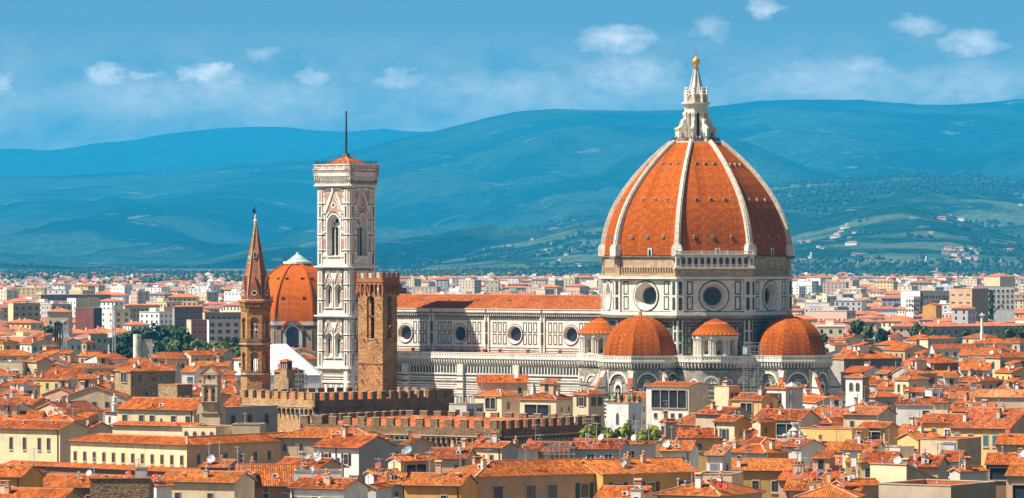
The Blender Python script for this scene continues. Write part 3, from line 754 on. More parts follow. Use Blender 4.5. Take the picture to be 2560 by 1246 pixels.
# ---- nave and aisle (south side faces the viewer)
SW = -10.8; XW, XE = -113.0, -24.5
nave = MB(); fr = Fr((0, SW, 0), (1, 0, 0), (0, -1, 0))
OCX = [-38.3, -59.2, -80.3, -101.3]
edges = [XE + 2, -48.7, -69.7, -90.8, XW]
for i, x in enumerate(OCX):
    xr, xl = edges[i], edges[i + 1]
    if i == 0: xr = XE
    c = [(x + 2.95 * math.cos(2 * math.pi * j / 40), 31.0 + 2.95 * math.sin(2 * math.pi * j / 40)) for j in range(40)]
    nave.holed(fr, xl, 24.5, xr, 37.0, c, 0, white_m)
    span = 10.4 if i else 9.6
    l, r_ = x - 8.6, min(x + 8.6, xr - .3)
    panel_rows(nave, fr, l, r_, 27.7, 34.9, 9, 2, (x, 31.0, 3.1), .31, .50)
    for e in (xl,):
        nave.fbox(fr, e - .95, 25.4, e + .95, 37.0, 0, .4, white_m)
        for (q0, q1) in ((27.9, 31.0), (31.6, 34.7)): nave.fbox(fr, e - .5, q0, e + .5, q1, .4, .44, green_m)
        nave.fbox(fr, e - .12, 25.4, e + .12, 37.2, .44, .62, grime_m)
for z0, z1, mt, d in ((25.9, 26.15, green_m, .03), (26.7, 26.95, green_m, .03), (35.3, 35.5, green_m, .03), (36.25, 36.5, green_m, .03)): nave.fbox(fr, XW, z0, XE, z1, 0, d, mt)
k = XW
while k < XE - .5:      # inlaid frieze
    nave.fbox(fr, k, 35.6, k + .34, 36.15, 0, .03, green_m); k += .62
nave.fbox(fr, XW, 36.5, XE, 37.4, 0, .35, grime_m)
k = XW
while k < XE - .4: nave.fbox(fr, k, 36.6, k + .28, 37.35, .35, .75, white_m); k += .75
nave.fbox(fr, XW, 37.4, XE, 37.7, -.5, .95, grime_m); nave.fbox(fr, XW, 37.7, XE, 38.6, -.5, .75, white_m); nave.fbox(fr, XW, 38.6, XE, 38.8, -.5, .95, white_m)
for e in edges[1:4]: nave.fbox(fr, e - .12, 37.4, e + .12, 38.85, .75, 1.0, grime_m)
nave.box((XW, 10.0, 0), (XE, 10.8, 38.5), white_m)
nave.box((XW, -10.8, 24), (XW + .6, 10.8, 38.5), white_m)
nave_o = nave.build('nave_wall', cath)
for x in OCX:
    o, g_ = oculus(fr, (x, 31.0), 2.95, 1.95, 1.0, nave_o); g_.build('window_pane', nave_o)
nr = MB(); nr.thick([[(XW, SW - .75, 38.75), (XE, SW - .75, 38.75), (XE, 0, 42.9), (XW, 0, 42.9)], [(XE, 11.55, 38.75), (XW, 11.55, 38.75), (XW, 0, 42.9), (XE, 0, 42.9)]], .2, nave_tile, eave_m)
nr.bar((XW, 0, 42.95), (XE, 0, 42.95), .5, .22, ridge_m)
for x in (-31, -43, -55, -66, -78, -89, -100): nr.box((x, -5.2, 40.85), (x + .8, -4.5, 41.4), eave_m)
nr.build('nave_roof', cath)
fw = MB()      # the back of the facade standing above the nave roof
fr_ = Fr((XW - .5, 0, 0), (0, -1, 0), (-1, 0, 0))
fw.box((XW - 2.2, -11.6, 0), (XW, 11.6, 41.5), tan_m); fw.box((XW - 2.2, -21.8, 0), (XW, -11.6, 27), white_m); fw.box((XW - 2.2, 11.6, 0), (XW, 21.8, 27), white_m)
stp = [(-7.8, 43.4), (-5.4, 45.0), (-3.0, 46.3)]
for yy, zz in stp: fw.box((XW - 2.1, yy, 41.5 if yy == -7.8 else zz - 1.8), (XW - .1, -yy, zz), grime_m)
fw.build('facade_wall', cath)
AS = -21.6
ai = MB(); fr = Fr((0, AS, 0), (1, 0, 0), (0, -1, 0)); XE2 = -25.0
ai.fbox(fr, XW, 0, XE2, 24.0, -1, 0, white_m, True)
balustrade(ai, fr, XW, XE2, 22.0)
ai.fbox(fr, XW, 21.5, XE2, 21.75, 0, .12, grime_m)
k = XW + .2
while k < XE2 - .8:      # row of slim green panels
    ai.fbox(fr, k + .22, 19.3, k + .95, 21.3, 0, .03, green_m); ai.fbox(fr, k, 19.1, k + .2, 21.45, 0, .12, white_m); k += 1.15
ai.fbox(fr, XW, 18.75, XE2, 19.05, 0, .18, white_m)
for z0, z1, mt, d in ((18.2, 18.6, green_m, .03), (17.35, 17.6, green_m, .03), (16.4, 16.95, grime_m, .1), (15.6, 15.85, green_m, .03), (14.9, 15.2, pink_m, .03), (14.2, 14.45, green_m, .03), (13.4, 13.75, pink_m, .03), (12.75, 13.0, green_m, .03)): ai.fbox(fr, XW, z0, XE2, z1, 0, d, mt)
panel_rows(ai, fr, XW, XE2, 8.0, 12.5, 46, 1, None, .36, .45)
panel_rows(ai, fr, XW, XE2, 2.0, 7.6, 46, 1, None, .36, .45)
for e in (-50.5, -71.5, -92.5):
    ai.fbox(fr, e - 1.1, 0, e + 1.1, 21.9, 0, .9, white_m)
    for z0, z1 in ((18.2, 18.6), (16.4, 16.9), (14.2, 14.6), (12.75, 13.0)): ai.fbox(fr, e - 1.1, z0, e + 1.1, z1, .9, .93, green_m)
    panel_rows(ai, Fr((0, AS - .9, 0), (1, 0, 0), (0, -1, 0)), e - 1.1, e + 1.1, 8, 12.4, 2, 1, None, .25, .4)
# gabled side doorway
gx = -47.5
ai.plate(fr, [(gx - 3.0, 10.5), (gx + 3.0, 10.5), (gx, 17.6)], 0, 1.0, white_m); ai.plate(fr, arch(gx, 8.5, 3.4, 4.6), 1.0, 1.03, grime_m); ai.annulus(fr, (gx, 11.6), 1.7, 1.1, 2.0, 1.1, green_m, 14, (0, 180))
for sx in (-1, 1):
    ai.fbox(fr, gx + sx * 3.2 - .4, 0, gx + sx * 3.2 + .4, 14.5, 0, 1.0, white_m); ai.plate(fr, [(gx + sx * 3.2 - .4, 14.5), (gx + sx * 3.2 + .4, 14.5), (gx + sx * 3.2, 17.0)], .2, .9, white_m)
ai.build('aisle_wall', cath)
ar = MB(); ar.thick([[(XW, AS - .1, 24.3), (XE2 + 3, AS - .1, 24.3), (XE2 + 3, SW - .1, 25.6), (XW, SW - .1, 25.6)]], .2, nave_tile, eave_m)
for x in (-105, -97.5, -92, -87.5, -83.5, -79.5, -74.5, -70, -64, -53.5, -41.5): ar.lathe([(.35, 25.2), (.75, 26.3), (.75, 26.5), (.5, 26.5)], 8, ridge_m, 0, (x, SW - 1.2))
ar.build('aisle_roof', cath)

# ---- apses: low polygon walls, blind arches, buttresses, tiled half domes
def tribune(ang, dist):
    a = R(ang); c = V((math.cos(a) * dist, math.sin(a) * dist, 0))
    root = bpy.data.objects.new('apse', None); COL.objects.link(root); root.parent = cath; root.location = c; root.rotation_euler = (0, 0, a - R(270))
    ap = 11.2; T = T8
    w = MB()
    for k in range(8):
        an = R(45 * k); n_ = V((math.cos(an), math.sin(an), 0)); fr = Fr(n_ * ap, V((-n_.y, n_.x, 0)), n_); h = ap * T / 2
        w.fbox(fr, -h, 12.0, h, 24, -1, 0, sooty_m)
        balustrade(w, fr, -h - .33, h + .33, 22.2)
        for z0, z1, mt, d in ((21.7, 22.1, grime_m, .2), (13.3, 13.55, green_m, .03), (14.2, 14.45, green_m, .03)): w.fbox(fr, -h, z0, h, z1, 0, d, mt)
        # big blind arch with inner lunette
        cc = (0, 17.7)
        w.annulus(fr, cc, 2.75, .35, 3.3, .35, white_m, 24, (0, 180)); w.annulus(fr, cc, 3.3, .35, 3.3, 0, white_m, 24, (0, 180)); w.annulus(fr, cc, 2.75, 0, 2.75, .35, white_m, 24, (0, 180))
        w.annulus(fr, cc, 2.35, .05, 2.75, .05, green_m, 24, (0, 180)); w.annulus(fr, cc, 1.6, .06, 1.9, .06, green_m, 20, (0, 180))
        w.fbox(fr, -2.0, 17.6, 2.0, 17.85, 0, .05, green_m); w.fbox(fr, -.9, 15.0, -.65, 17.6, 0, .05, green_m); w.fbox(fr, .65, 15.0, .9, 17.6, 0, .05, green_m)
        for sx in (-1, 1):
            w.fbox(fr, sx * 3.85 - .5, 14.6, sx * 3.85 + .5, 21.6, 0, .3, white_m); w.frame(fr, sx * 3.85 - .35, 15.5, sx * 3.85 + .35, 20.8, .14, .3, .33, green_m)
        # tall traceried window, reaching down into the chapel wall
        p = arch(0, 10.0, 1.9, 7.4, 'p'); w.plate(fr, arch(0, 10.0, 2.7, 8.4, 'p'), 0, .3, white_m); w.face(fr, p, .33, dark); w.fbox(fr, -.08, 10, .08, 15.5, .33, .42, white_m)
        w.annulus(fr, (0, 15.6), .32, .42, .5, .42, white_m, 14)
        # lower chapel ring, striped, leaning out under the buttresses
        ap2 = 13.2; fr2 = Fr(n_ * ap2, V((-n_.y, n_.x, 0)), n_); h2 = ap2 * T / 2
        w.fbox(fr2, -h2, 0, h2, 13.0, -2, 0, white_m)
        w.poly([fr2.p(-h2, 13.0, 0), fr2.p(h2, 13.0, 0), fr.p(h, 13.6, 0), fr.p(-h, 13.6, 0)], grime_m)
        for z0 in (12.2, 11.0, 9.9, 8.8, 7.7): w.fbox(fr2, -h2, z0, h2, z0 + .58, 0, .03, green_m)
        panel_rows(w, fr2, -h2, h2, 2.5, 7.3, 5, 1, None, .3, .5)
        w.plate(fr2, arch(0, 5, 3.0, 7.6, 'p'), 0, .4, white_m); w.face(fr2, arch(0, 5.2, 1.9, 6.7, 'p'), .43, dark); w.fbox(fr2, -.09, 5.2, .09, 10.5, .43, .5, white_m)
    o = w.build('apse_wall', root)
    if True:
        r = MB(); R0 = 10.9
        pr = [(R0 * math.cos(R(t)) ** .92, 25.6 + 11.6 * math.sin(R(t))) for t in range(0, 88, 6)] + [(.5, 37.2)]
        r.lathe(pr, 8, apse_tile, 22.5); r.lathe([(.65, 37.1), (.65, 37.6), (.45, 38.0), (.6, 38.3), (.3, 38.9), (0, 39.0)], 8, ridge_m)
        r.lathe([(R0 + .35, 25.1), (R0 + .35, 25.6), (R0, 25.65)], 8, grime_m, 22.5)
        r.build('apse_roof', root)
    # sloping buttresses with tiled backs
    b = MB()
    b.poly([V((12.2, -.5, 20.9)), V((12.2, .5, 20.9)), V((12.2, .5, 0)), V((12.2, -.5, 0))][::-1], white_m)
    top = [(11.6, 21.6), (12.6, 21.3), (18.6, 11.2), (18.6, 0), (11.6, 0)]
    for sy in (-1, 1):
        pts = [V((x, sy * .55, z)) for x, z in top]; b.poly(pts if sy < 0 else pts[::-1], white_m)
        for zq in (3, 5.2, 7.4, 9.6, 11.8, 14.0, 16.2):
            xe = 18.6 if zq < 11 else 18.6 - (zq - 11.2) * 6.0 / 10.1
            b.box((11.8, min(sy * .55, sy * .585), zq), (xe - .3, max(sy * .55, sy * .585), zq + .4), green_m)
    for i in range(3):
        (x0, z0), (x1, z1) = top[i], top[i + 1]; b.poly([V((x0, -.55, z0)), V((x0, .55, z0)), V((x1, .55, z1)), V((x1, -.55, z1))][::-1], white_m)
    (x0, z0), (x1, z1) = top[1], top[2]
    b.thick([[(x1 + .2, -.62, z1 + .1), (x1 + .2, .62, z1 + .1), (x0 - .4, .62, z0 + .55), (x0 - .4, -.62, z0 + .55)]], .25, roof_tile, white_m)
    b.box((18.1, -.8, 0), (19.2, .8, 10.6), white_m)
    first = None
    for k in range(8):
        if k in (1, 2): continue
        if first is None: first = b.build('buttress', root, (.58, .14, .05)); q = first
        else: q = first.copy(); COL.objects.link(q)
        q.rotation_euler = (0, 0, OCT[k])
    return root
tribune(270, 29.6); tribune(0, 33.0)

def exedra(ang, dist):
    a = R(ang); c = V((math.cos(a) * dist, math.sin(a) * dist, 0))
    root = bpy.data.objects.new('exedra', None); COL.objects.link(root); root.parent = cath; root.location = c; root.rotation_euler = (0, 0, a)
    w = MB(); n = 5; r = 6.15; z0, z1 = 25.3, 31.6
    for i in range(n):
        a0 = R(-105 + 42 * i); a1 = R(-105 + 42 * (i + 1)); am = (a0 + a1) / 2; n_ = V((math.cos(am), math.sin(am), 0))
        apx = r * math.cos((a1 - a0) / 2); h = r * math.sin((a1 - a0) / 2); fr = Fr(n_ * apx, V((-n_.y, n_.x, 0)), n_)
        p = arch(0, z0 + .9, 1.95, 4.3)
        w.holed(fr, -h, z0, h, z1, p, 0, white_m); w.reveal(fr, p, -1.1, 0, white_m); w.face(fr, p, -1.1, tan_m)
        w.annulus(fr, (0, z0 + .9 + 4.3 - .975), .98, .12, 1.3, .12, white_m, 14, (0, 180))
        w.fbox(fr, -.3, z0 + .9, .3, z0 + 1.9, -1.05, -.8, dark)
        for sx in (-1, 1):
            for off in (.28, .82):
                x = n_ * (apx + .3) + V((-n_.y, n_.x, 0)) * (sx * (h - off))
                w.lathe([(.3, z0), (.3, z0 + .6), (.2, z0 + .7), (.19, z0 + 4.9), (.32, z0 + 5.1), (.36, z0 + 5.6)], 8, white_m, 0, (x.x, x.y))
        w.fbox(fr, -h - .25, z1 - .75, h + .25, z1 + .1, -1, .75, white_m)
    w.box((-4, -6, 0), (.3, 6, z1), white_m)
    w.build('niche_wall', root)
    rf = MB(); rf.lathe([(7.1, z1 + .1), (7.1, z1 + .3), (5.9, z1 + 1.6), (4.4, z1 + 2.9), (2.9, z1 + 3.9), (1.4, z1 + 4.7), (.3, z1 + 5.0)], 20, apse_tile, -115, arc=230)
    for i in range(21):
        t = R(-115 + 11.5 * i); rf.bar((7.1 * math.cos(t), 7.1 * math.sin(t), z1 + .35), (2.9 * math.cos(t), 2.9 * math.sin(t), z1 + 3.95), .16, .14, ridge_m)
    rf.build('exedra_roof', root)
    # sacristy wall below, with blind arches and balustrade
    s = MB(); n = 6; r = 12.0
    for i in range(n):
        a0 = R(-75 + 25 * i); a1 = R(-75 + 25 * (i + 1)); am = (a0 + a1) / 2; n_ = V((math.cos(am), math.sin(am), 0)); o_ = V((-5.5, 0, 0))
        apx = r * math.cos((a1 - a0) / 2); h = r * math.sin((a1 - a0) / 2); fr = Fr(o_ + n_ * apx, V((-n_.y, n_.x, 0)), n_)
        s.fbox(fr, -h, 0, h, 24, -1, 0, sooty_m); balustrade(s, fr, -h - .25, h + .25, 22.2)
        w_ = 2.35 if i % 2 == 0 else 1.5
        s.plate(fr, [(-w_ + .6, 17.5)] + [((w_ - .6) * math.cos(R(t)), 17.6 + (w_ - .6) * math.sin(R(t))) for t in range(0, 181, 12)], 0, .03, white_m)
        s.annulus(fr, (0, 17.6), w_ - .45, .3, w_, .3, white_m, 20, (0, 180)); s.annulus(fr, (0, 17.6), w_, .3, w_, 0, white_m, 20, (0, 180)); s.annulus(fr, (0, 17.6), w_ - .6, .04, w_ - .45, .04, green_m, 20, (0, 180))
        s.fbox(fr, -w_ + .3, 17.4, w_ - .3, 17.6, 0, .1, green_m); s.fbox(fr, -.55, 17.6, -.4, 18.9, 0, .05, green_m); s.fbox(fr, .4, 17.6, .55, 18.9, 0, .05, green_m)
        for z0_, z1_ in ((21.6, 22.1), (16.3, 16.7), (14.8, 15.1), (13.5, 13.8), (12.2, 12.5), (10.9, 11.2)): s.fbox(fr, -h, z0_, h, z1_, 0, .035, green_m)
        panel_rows(s, fr, -h, h, 5.5, 10.4, 4, 1, None, .28, .4)
    s.poly([V((-5.5 + r * math.cos(R(-75 + 25 * i)), r * math.sin(R(-75 + 25 * i)), 24.1)) for i in range(n + 1)], grime_m)
    s.build('sacristy_wall', root)
exedra(315, 29.0); exedra(225, 29.0)
# ------------------------------------------------------------------ campanile
Yc = 1350.0
camp = thing('bell_tower', 'tall square white marble bell tower with pink and green bands and flat top', 'bell tower', (wx(865.5, Yc), Yc, 0), R(-36.2))
W = 12.6; HWc = W / 2
SIDES = [Fr((0, -HWc, 0), (1, 0, 0), (0, -1, 0)), Fr((HWc, 0, 0), (0, 1, 0), (1, 0, 0)), Fr((0, HWc, 0), (-1, 0, 0), (0, 1, 0)), Fr((-HWc, 0, 0), (0, -1, 0), (-1, 0, 0))]
zc_ = lambda y: wz(y, Yc - 4)
def biforas(mb, fr, cen, zb, w, h, lights, deep=.9):
    """pointed window: moulded outer arch, tracery head, slender columns"""
    o = arch(cen, zb, w, h, 'p', 14); inn = arch(cen, zb + .1, w * .87, h * .95, 'p', 14)
    mb.reveal(fr, o, -deep * .5, 0, white_c); 
    # splayed jamb
    n = len(o)
    for i in range(n):
        a, b, c, d = o[i], o[(i + 1) % n], inn[(i + 1) % n], inn[i]; mb.poly([fr.p(*a, -deep * .5), fr.p(*b, -deep * .5), fr.p(*c, -deep), fr.p(*d, -deep)], white_c)
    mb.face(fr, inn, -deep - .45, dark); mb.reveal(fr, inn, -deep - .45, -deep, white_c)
    iw = w * .87; s = iw / lights; hs = h * .93 * (.74 if lights == 2 else .70)
    for k in range(1, lights): mb.fbox(fr, cen - iw / 2 + k * s - .1, zb + .1, cen - iw / 2 + k * s + .1, zb + hs, -deep - .4, -deep + .02, white_c)
    # tracery: plate above the light heads with a rosette
    for k in range(lights):
        c0 = cen - iw / 2 + (k + .5) * s
        mb.annulus(fr, (c0, zb + hs), s * .40, -deep - .1, s * .56, -deep - .1, white_c, 10, (0, 180))
    zt = zb + h * .95
    hd = [(u, v) for u, v in inn if v > zb + hs + .45]
    if len(hd) > 2: mb.face(fr, [(cen - iw / 2 + .1, zb + hs + .42), (cen + iw / 2 - .1, zb + hs + .42)] + hd, -deep - .1, white_c)
    for du, dv in ((0, .28), (-.22 * iw, .02), (.22 * iw, .02)):
        mb.disc(fr, (cen + du, zb + hs + .42 + (zt - zb - hs - .42) * (.30 + dv)), .16 * iw if du == 0 else .09 * iw, -deep - .08, dark, 12)
    mb.fbox(fr, cen - w / 2 - .1, zb - .35, cen + w / 2 + .1, zb, -.2, .35, white_c)
    if lights == 2:
        mb.fbox(fr, cen - iw / 2, zb + .1, cen + iw / 2, zb + 1.1, -deep - .3, -deep, white_c)
        for k in range(4): mb.disc(fr, (cen + (k - 1.5) * iw / 4, zb + .6), .15, -deep + .02, grime_m, 8)
def gable(mb, fr, cen, zb, w, h, t=.32):
    """crocketed gable over a window"""
    for sx in (-1, 1):
        a, b = (cen + sx * w / 2, zb), (cen, zb + h)
        q = [(a[0], a[1]), (a[0] + sx * t, a[1]), (b[0], b[1] + t * 2.0), (b[0], b[1])]
        if sx < 0: q = q[::-1]
        mb.plate(fr, q, 0, .3, white_c)
        for k in range(1, 6): mb.fbox(fr, a[0] + (b[0] - a[0]) * k / 6 + sx * t - .13, a[1] + h * k / 6 - .1, a[0] + (b[0] - a[0]) * k / 6 + sx * t + .13, a[1] + h * k / 6 + .2, .05, .3, white_c)
    mb.plate(fr, [(cen - w / 2 + .15, zb + .05), (cen + w / 2 - .15, zb + .05), (cen, zb + h - .3)], 0, .05, pink_m)
    mb.disc(fr, (cen, zb + h * .36), w * .16, .06, white_c, 16); mb.disc(fr, (cen, zb + h * .36), w * .09, .08, green_m, 16)
def stage(zb, zt, kind):
    m = MB()
    for fr in SIDES:
        b = HWc - 2.3       # clear width between the corner buttresses
        if kind == 'top':
            o = arch(0, zc_(640), 4.9, zc_(536) - zc_(640), 'p', 14); m.holed(fr, -HWc, zb, HWc, zt, o, 0, white_c); biforas(m, fr, 0, zc_(640), 4.9, zc_(536) - zc_(640), 3, 1.7)
            m.annulus(fr, (0, zc_(552)), 2.45, .06, 2.75, .06, green_m, 16, (20, 160))
            gable(m, fr, 0, zc_(531), 5.4, zc_(482) - zc_(531))
            m.fbox(fr, -.28, zc_(482), .28, zc_(470), .1, .6, white_c)
            for sx in (-1, 1):
                m.plate(fr, [(sx * 3.6 if sx < 0 else .9, zc_(478)), (-.9 if sx < 0 else 3.6, zc_(478)), (sx * 3.3, zc_(515))], 0, .03, pink_m)
                for q in (zc_(476), zc_(532), zc_(580), zc_(640)): m.fbox(fr, sx * 3.55 - .55, q - .3, sx * 3.55 + .55, q, 0, .2, white_c)
                m.frame(fr, sx * 3.55 - .5, zc_(630), sx * 3.55 + .5, zc_(586), .14, 0, .05, green_m); m.fbox(fr, sx * 3.55 - .25, zc_(622), sx * 3.55 + .25, zc_(598), 0, .04, pink_m)
                m.frame(fr, sx * 3.55 - .5, zc_(576), sx * 3.55 + .5, zc_(536), .14, 0, .05, green_m)
        else:
            h = kind[1]; zw = kind[0]
            for cen in (-1.85, 1.85):
                o = arch(cen, zw, 2.5, h, 'p', 14); u0, u1 = (-HWc, 0) if cen < 0 else (0, HWc)
                m.holed(fr, u0, zb, u1, zt, o, 0, white_c); biforas(m, fr, cen, zw, 2.5, h, 2, 1.0); gable(m, fr, cen, zw + h + .1, 2.7, 3.6, .2)
                m.annulus(fr, (cen, zw + h - 1.7), 1.25, .05, 1.45, .05, green_m, 12, (0, 180))
            m.frame(fr, -b, zw - .9, b, zw + h + 4.6, .18, 0, .06, green_m)
            m.fbox(fr, -.12, zw - .6, .12, zw + h + 1.5, 0, .05, green_m)
            for sx in (-1, 1):
                for q0, q1 in ((zw + .2, zw + h * .62), (zw + h * .72, zw + h + 3.8)): m.fbox(fr, sx * 3.58 - .24, q0, sx * 3.58 + .24, q1, 0, .04, pink_m if q0 < zw + 1 else green_m)
            for q in range(16): m.fbox(fr, -b + .1 + q * 2 * b / 16, zt - 1.6, -b + .1 + q * 2 * b / 16 + .34, zt - 1.0, 0, .03, green_m if q % 2 else pink_m)
        nb = max(3, int((zt - zb) / 4.6)); hb = (zt - zb - 1) / nb
        for k in range(nb):
            for sx in (-1, 1):
                for z0, t_ in ((zb + (k + 1) * hb - .38, .24), (zb + (k + .45) * hb, .14)): m.fbox(fr, min(sx * 3.0, sx * (HWc - 1.5)), z0, max(sx * 3.0, sx * (HWc - 1.5)), z0 + t_, 0, .05, green_m)
        m.fbox(fr, -HWc - .2, zt - .75, HWc + .2, zt - .45, 0, .5, white_c); m.fbox(fr, -HWc - .5, zt - .45, HWc + .5, zt, -1, 1.0, white_c)
        m.fbox(fr, -HWc, zt - .95, HWc, zt - .75, 0, .05, green_m)
    # corner buttresses, eight-sided, banded
    for sx in (-1, 1):
        for sy in (-1, 1):
            m.lathe([(1.75, zb), (1.75, zt - .7), (2.25, zt - .35), (2.25, zt)], 8, white_c, 22.5, (sx * (HWc - 1.3), sy * (HWc - 1.3)))
            n = max(3, int((zt - zb) / 4.6)); hh = (zt - zb - 1) / n
            for k in range(n):
                z0 = zb + k * hh
                m.lathe([(1.80, z0 + hh - .35), (1.80, z0 + hh - .1)], 8, green_m, 22.5, (sx * (HWc - 1.3), sy * (HWc - 1.3)))
                m.lathe([(1.76, z0 + hh - .1), (1.95, z0 + hh - .02), (1.95, z0 + hh + .12), (1.76, z0 + hh + .2)], 8, white_c, 22.5, (sx * (HWc - 1.3), sy * (HWc - 1.3)))
                for j in range(8):
                    a = R(45 * j); n_ = V((math.cos(a), math.sin(a), 0)); f2 = Fr(V((sx * (HWc - 1.3), sy * (HWc - 1.3), 0)) + n_ * 1.75 * C8, V((-n_.y, n_.x, 0)), n_)
                    m.fbox(f2, -.27, z0 + .5, .27, z0 + hh - .8, 0, .04, pink_m if (k + j) % 3 else green_m)
    return m.build('tower_stage', camp)
zA, zB, zC, zD = zc_(918), zc_(788), zc_(665), zc_(462)
b_ = MB()
for fr in SIDES:
    b_.fbox(fr, -HWc, 0, HWc, zA, -1, 0, white_c)
    for q in (zc_(930), zc_(936), zc_(944), zc_(950)): b_.fbox(fr, -HWc, q, HWc, q + .3, 0, .05, green_m if q < zc_(940) else pink_m)
    b_.fbox(fr, -HWc - .3, zA - .5, HWc + .3, zA, -1, .8, white_c); b_.fbox(fr, -HWc, zc_(957), HWc, zc_(953), 0, .3, white_c)
    for k in range(4): b_.frame(fr, -4.2 + 2.1 * k + .2, zc_(984), -4.2 + 2.1 * k + 1.9, zc_(959), .2, 0, .05, green_m)
for sx in (-1, 1):
    for sy in (-1, 1): b_.lathe([(1.8, 0), (1.8, zA)], 8, white_c, 22.5, (sx * (HWc - 1.3), sy * (HWc - 1.3)))
b_.build('tower_base', camp)
stage(zA, zB, (zc_(893), zc_(832) - zc_(893))); stage(zB, zC, (zc_(768), zc_(710) - zc_(768))); stage(zC, zD, 'top')
tp = MB(); HT = HWc + .85; zP = zc_(411)
for fr in SIDES:
    f2 = Fr(fr.o + fr.n * .85, fr.u, fr.n)
    tp.fbox(fr, -HWc - .4, zD, HWc + .4, zD + .5, -1, .5, white_c)
    for q in range(24): tp.fbox(fr, -HWc + q * W / 24 + .05, zD + .08, -HWc + q * W / 24 + .32, zD + .42, .5, .53, green_m)
    n = 20; s = 2 * HT / n
    zk = zc_(455); zk2 = zc_(437)
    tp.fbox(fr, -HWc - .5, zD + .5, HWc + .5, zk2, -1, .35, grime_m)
    for i in range(n):
        u = -HT + (i + .5) * s
        tp.poly([f2.p(u - .2, zk, -.55), f2.p(u + .2, zk, -.55), f2.p(u + .2, zk2 - .5, -.05), f2.p(u - .2, zk2 - .5, -.05)], white_c)
        for sx in (-1, 1): tp.poly([f2.p(u + sx * .2, zk, -.55), f2.p(u + sx * .2, zk2 - .5, -.05), f2.p(u + sx * .2, zk2 - .5, -.55)] if sx > 0 else [f2.p(u - .2, zk, -.55), f2.p(u - .2, zk2 - .5, -.55), f2.p(u - .2, zk2 - .5, -.05)], white_c)
    tp.fbox(f2, -HT, zk2 - .5, HT, zc_(431), -2, 0, white_c); tp.fbox(f2, -HT - .05, zc_(431), HT + .05, zc_(426), -2, .1, pink_m); tp.fbox(f2, -HT - .25, zc_(426), HT + .25, zc_(423), -2, .25, white_c)
    tp.fbox(f2, -HT, zc_(423), HT, zP, -.35, 0, white_c, True)
    tp.fbox(f2, -HT - .15, zP - .3, HT + .15, zP, -.45, .15, white_c, True)
    for i in range(10): tp.frame(f2, -HT + .3 + i * (2 * HT - .6) / 10, zc_(422), -HT + .3 + (i + .8) * (2 * HT - .6) / 10, zP - .5, .16, 0, .04, green_m if i % 2 else pink_m)
tp.box((-HT + .2, -HT + .2, zc_(430)), (HT - .2, HT - .2, zP - 1.15), grime_m)
tp.build('cornice', camp)
rf = MB(); hr = HT - 1.5; zr = zc_(414); za = zc_(389)
rf.thick([[(-hr, -hr, zr), (hr, -hr, zr), (0, 0, za)], [(hr, -hr, zr), (hr, hr, zr), (0, 0, za)], [(hr, hr, zr), (-hr, hr, zr), (0, 0, za)], [(-hr, hr, zr), (-hr, -hr, zr), (0, 0, za)]], .2, roof_tile, eave_m)
for sx in (-1, 1):
    for sy in (-1, 1): rf.bar((sx * hr, sy * hr, zr + .1), (0, 0, za + .1), .35, .25, ridge_m)
rf.box((-hr + .4, -hr + .4, zc_(425)), (hr - .4, hr - .4, zr - .25), tan_m)
rf.box((-.75, -.75, za - .5), (.75, .75, za + .7), brown_m)
rf.build('roof', camp, (0.42, 0.115, 0.045))
ms = MB(); ms.lathe([(.32, za), (.30, za + 6), (.22, zc_(282)), (.30, zc_(281)), (.34, zc_(279)), (.2, zc_(277)), (0, zc_(276.5))], 8, iron)
for a in (45, 135, 225, 315): ms.bar((3.2 * math.cos(R(a)), 3.2 * math.sin(R(a)), zr + .9), (0, 0, zc_(350)), .05, .05, iron)
ms.build('mast', camp)
rl = MB(); H2 = HT - .3
for fr in SIDES:
    f2 = Fr(fr.o + fr.n * .7, fr.u, fr.n)
    for q in (.5, 1.0): rl.fbox(f2, -H2, zP + q, H2, zP + q + .05, 0, .05, iron)
    for i in range(27): uu = -H2 + i * 2 * H2 / 26; rl.fbox(f2, uu - .03, zP, uu + .03, zP + 1.05, 0, .05, iron)
rl.build('railing', camp)

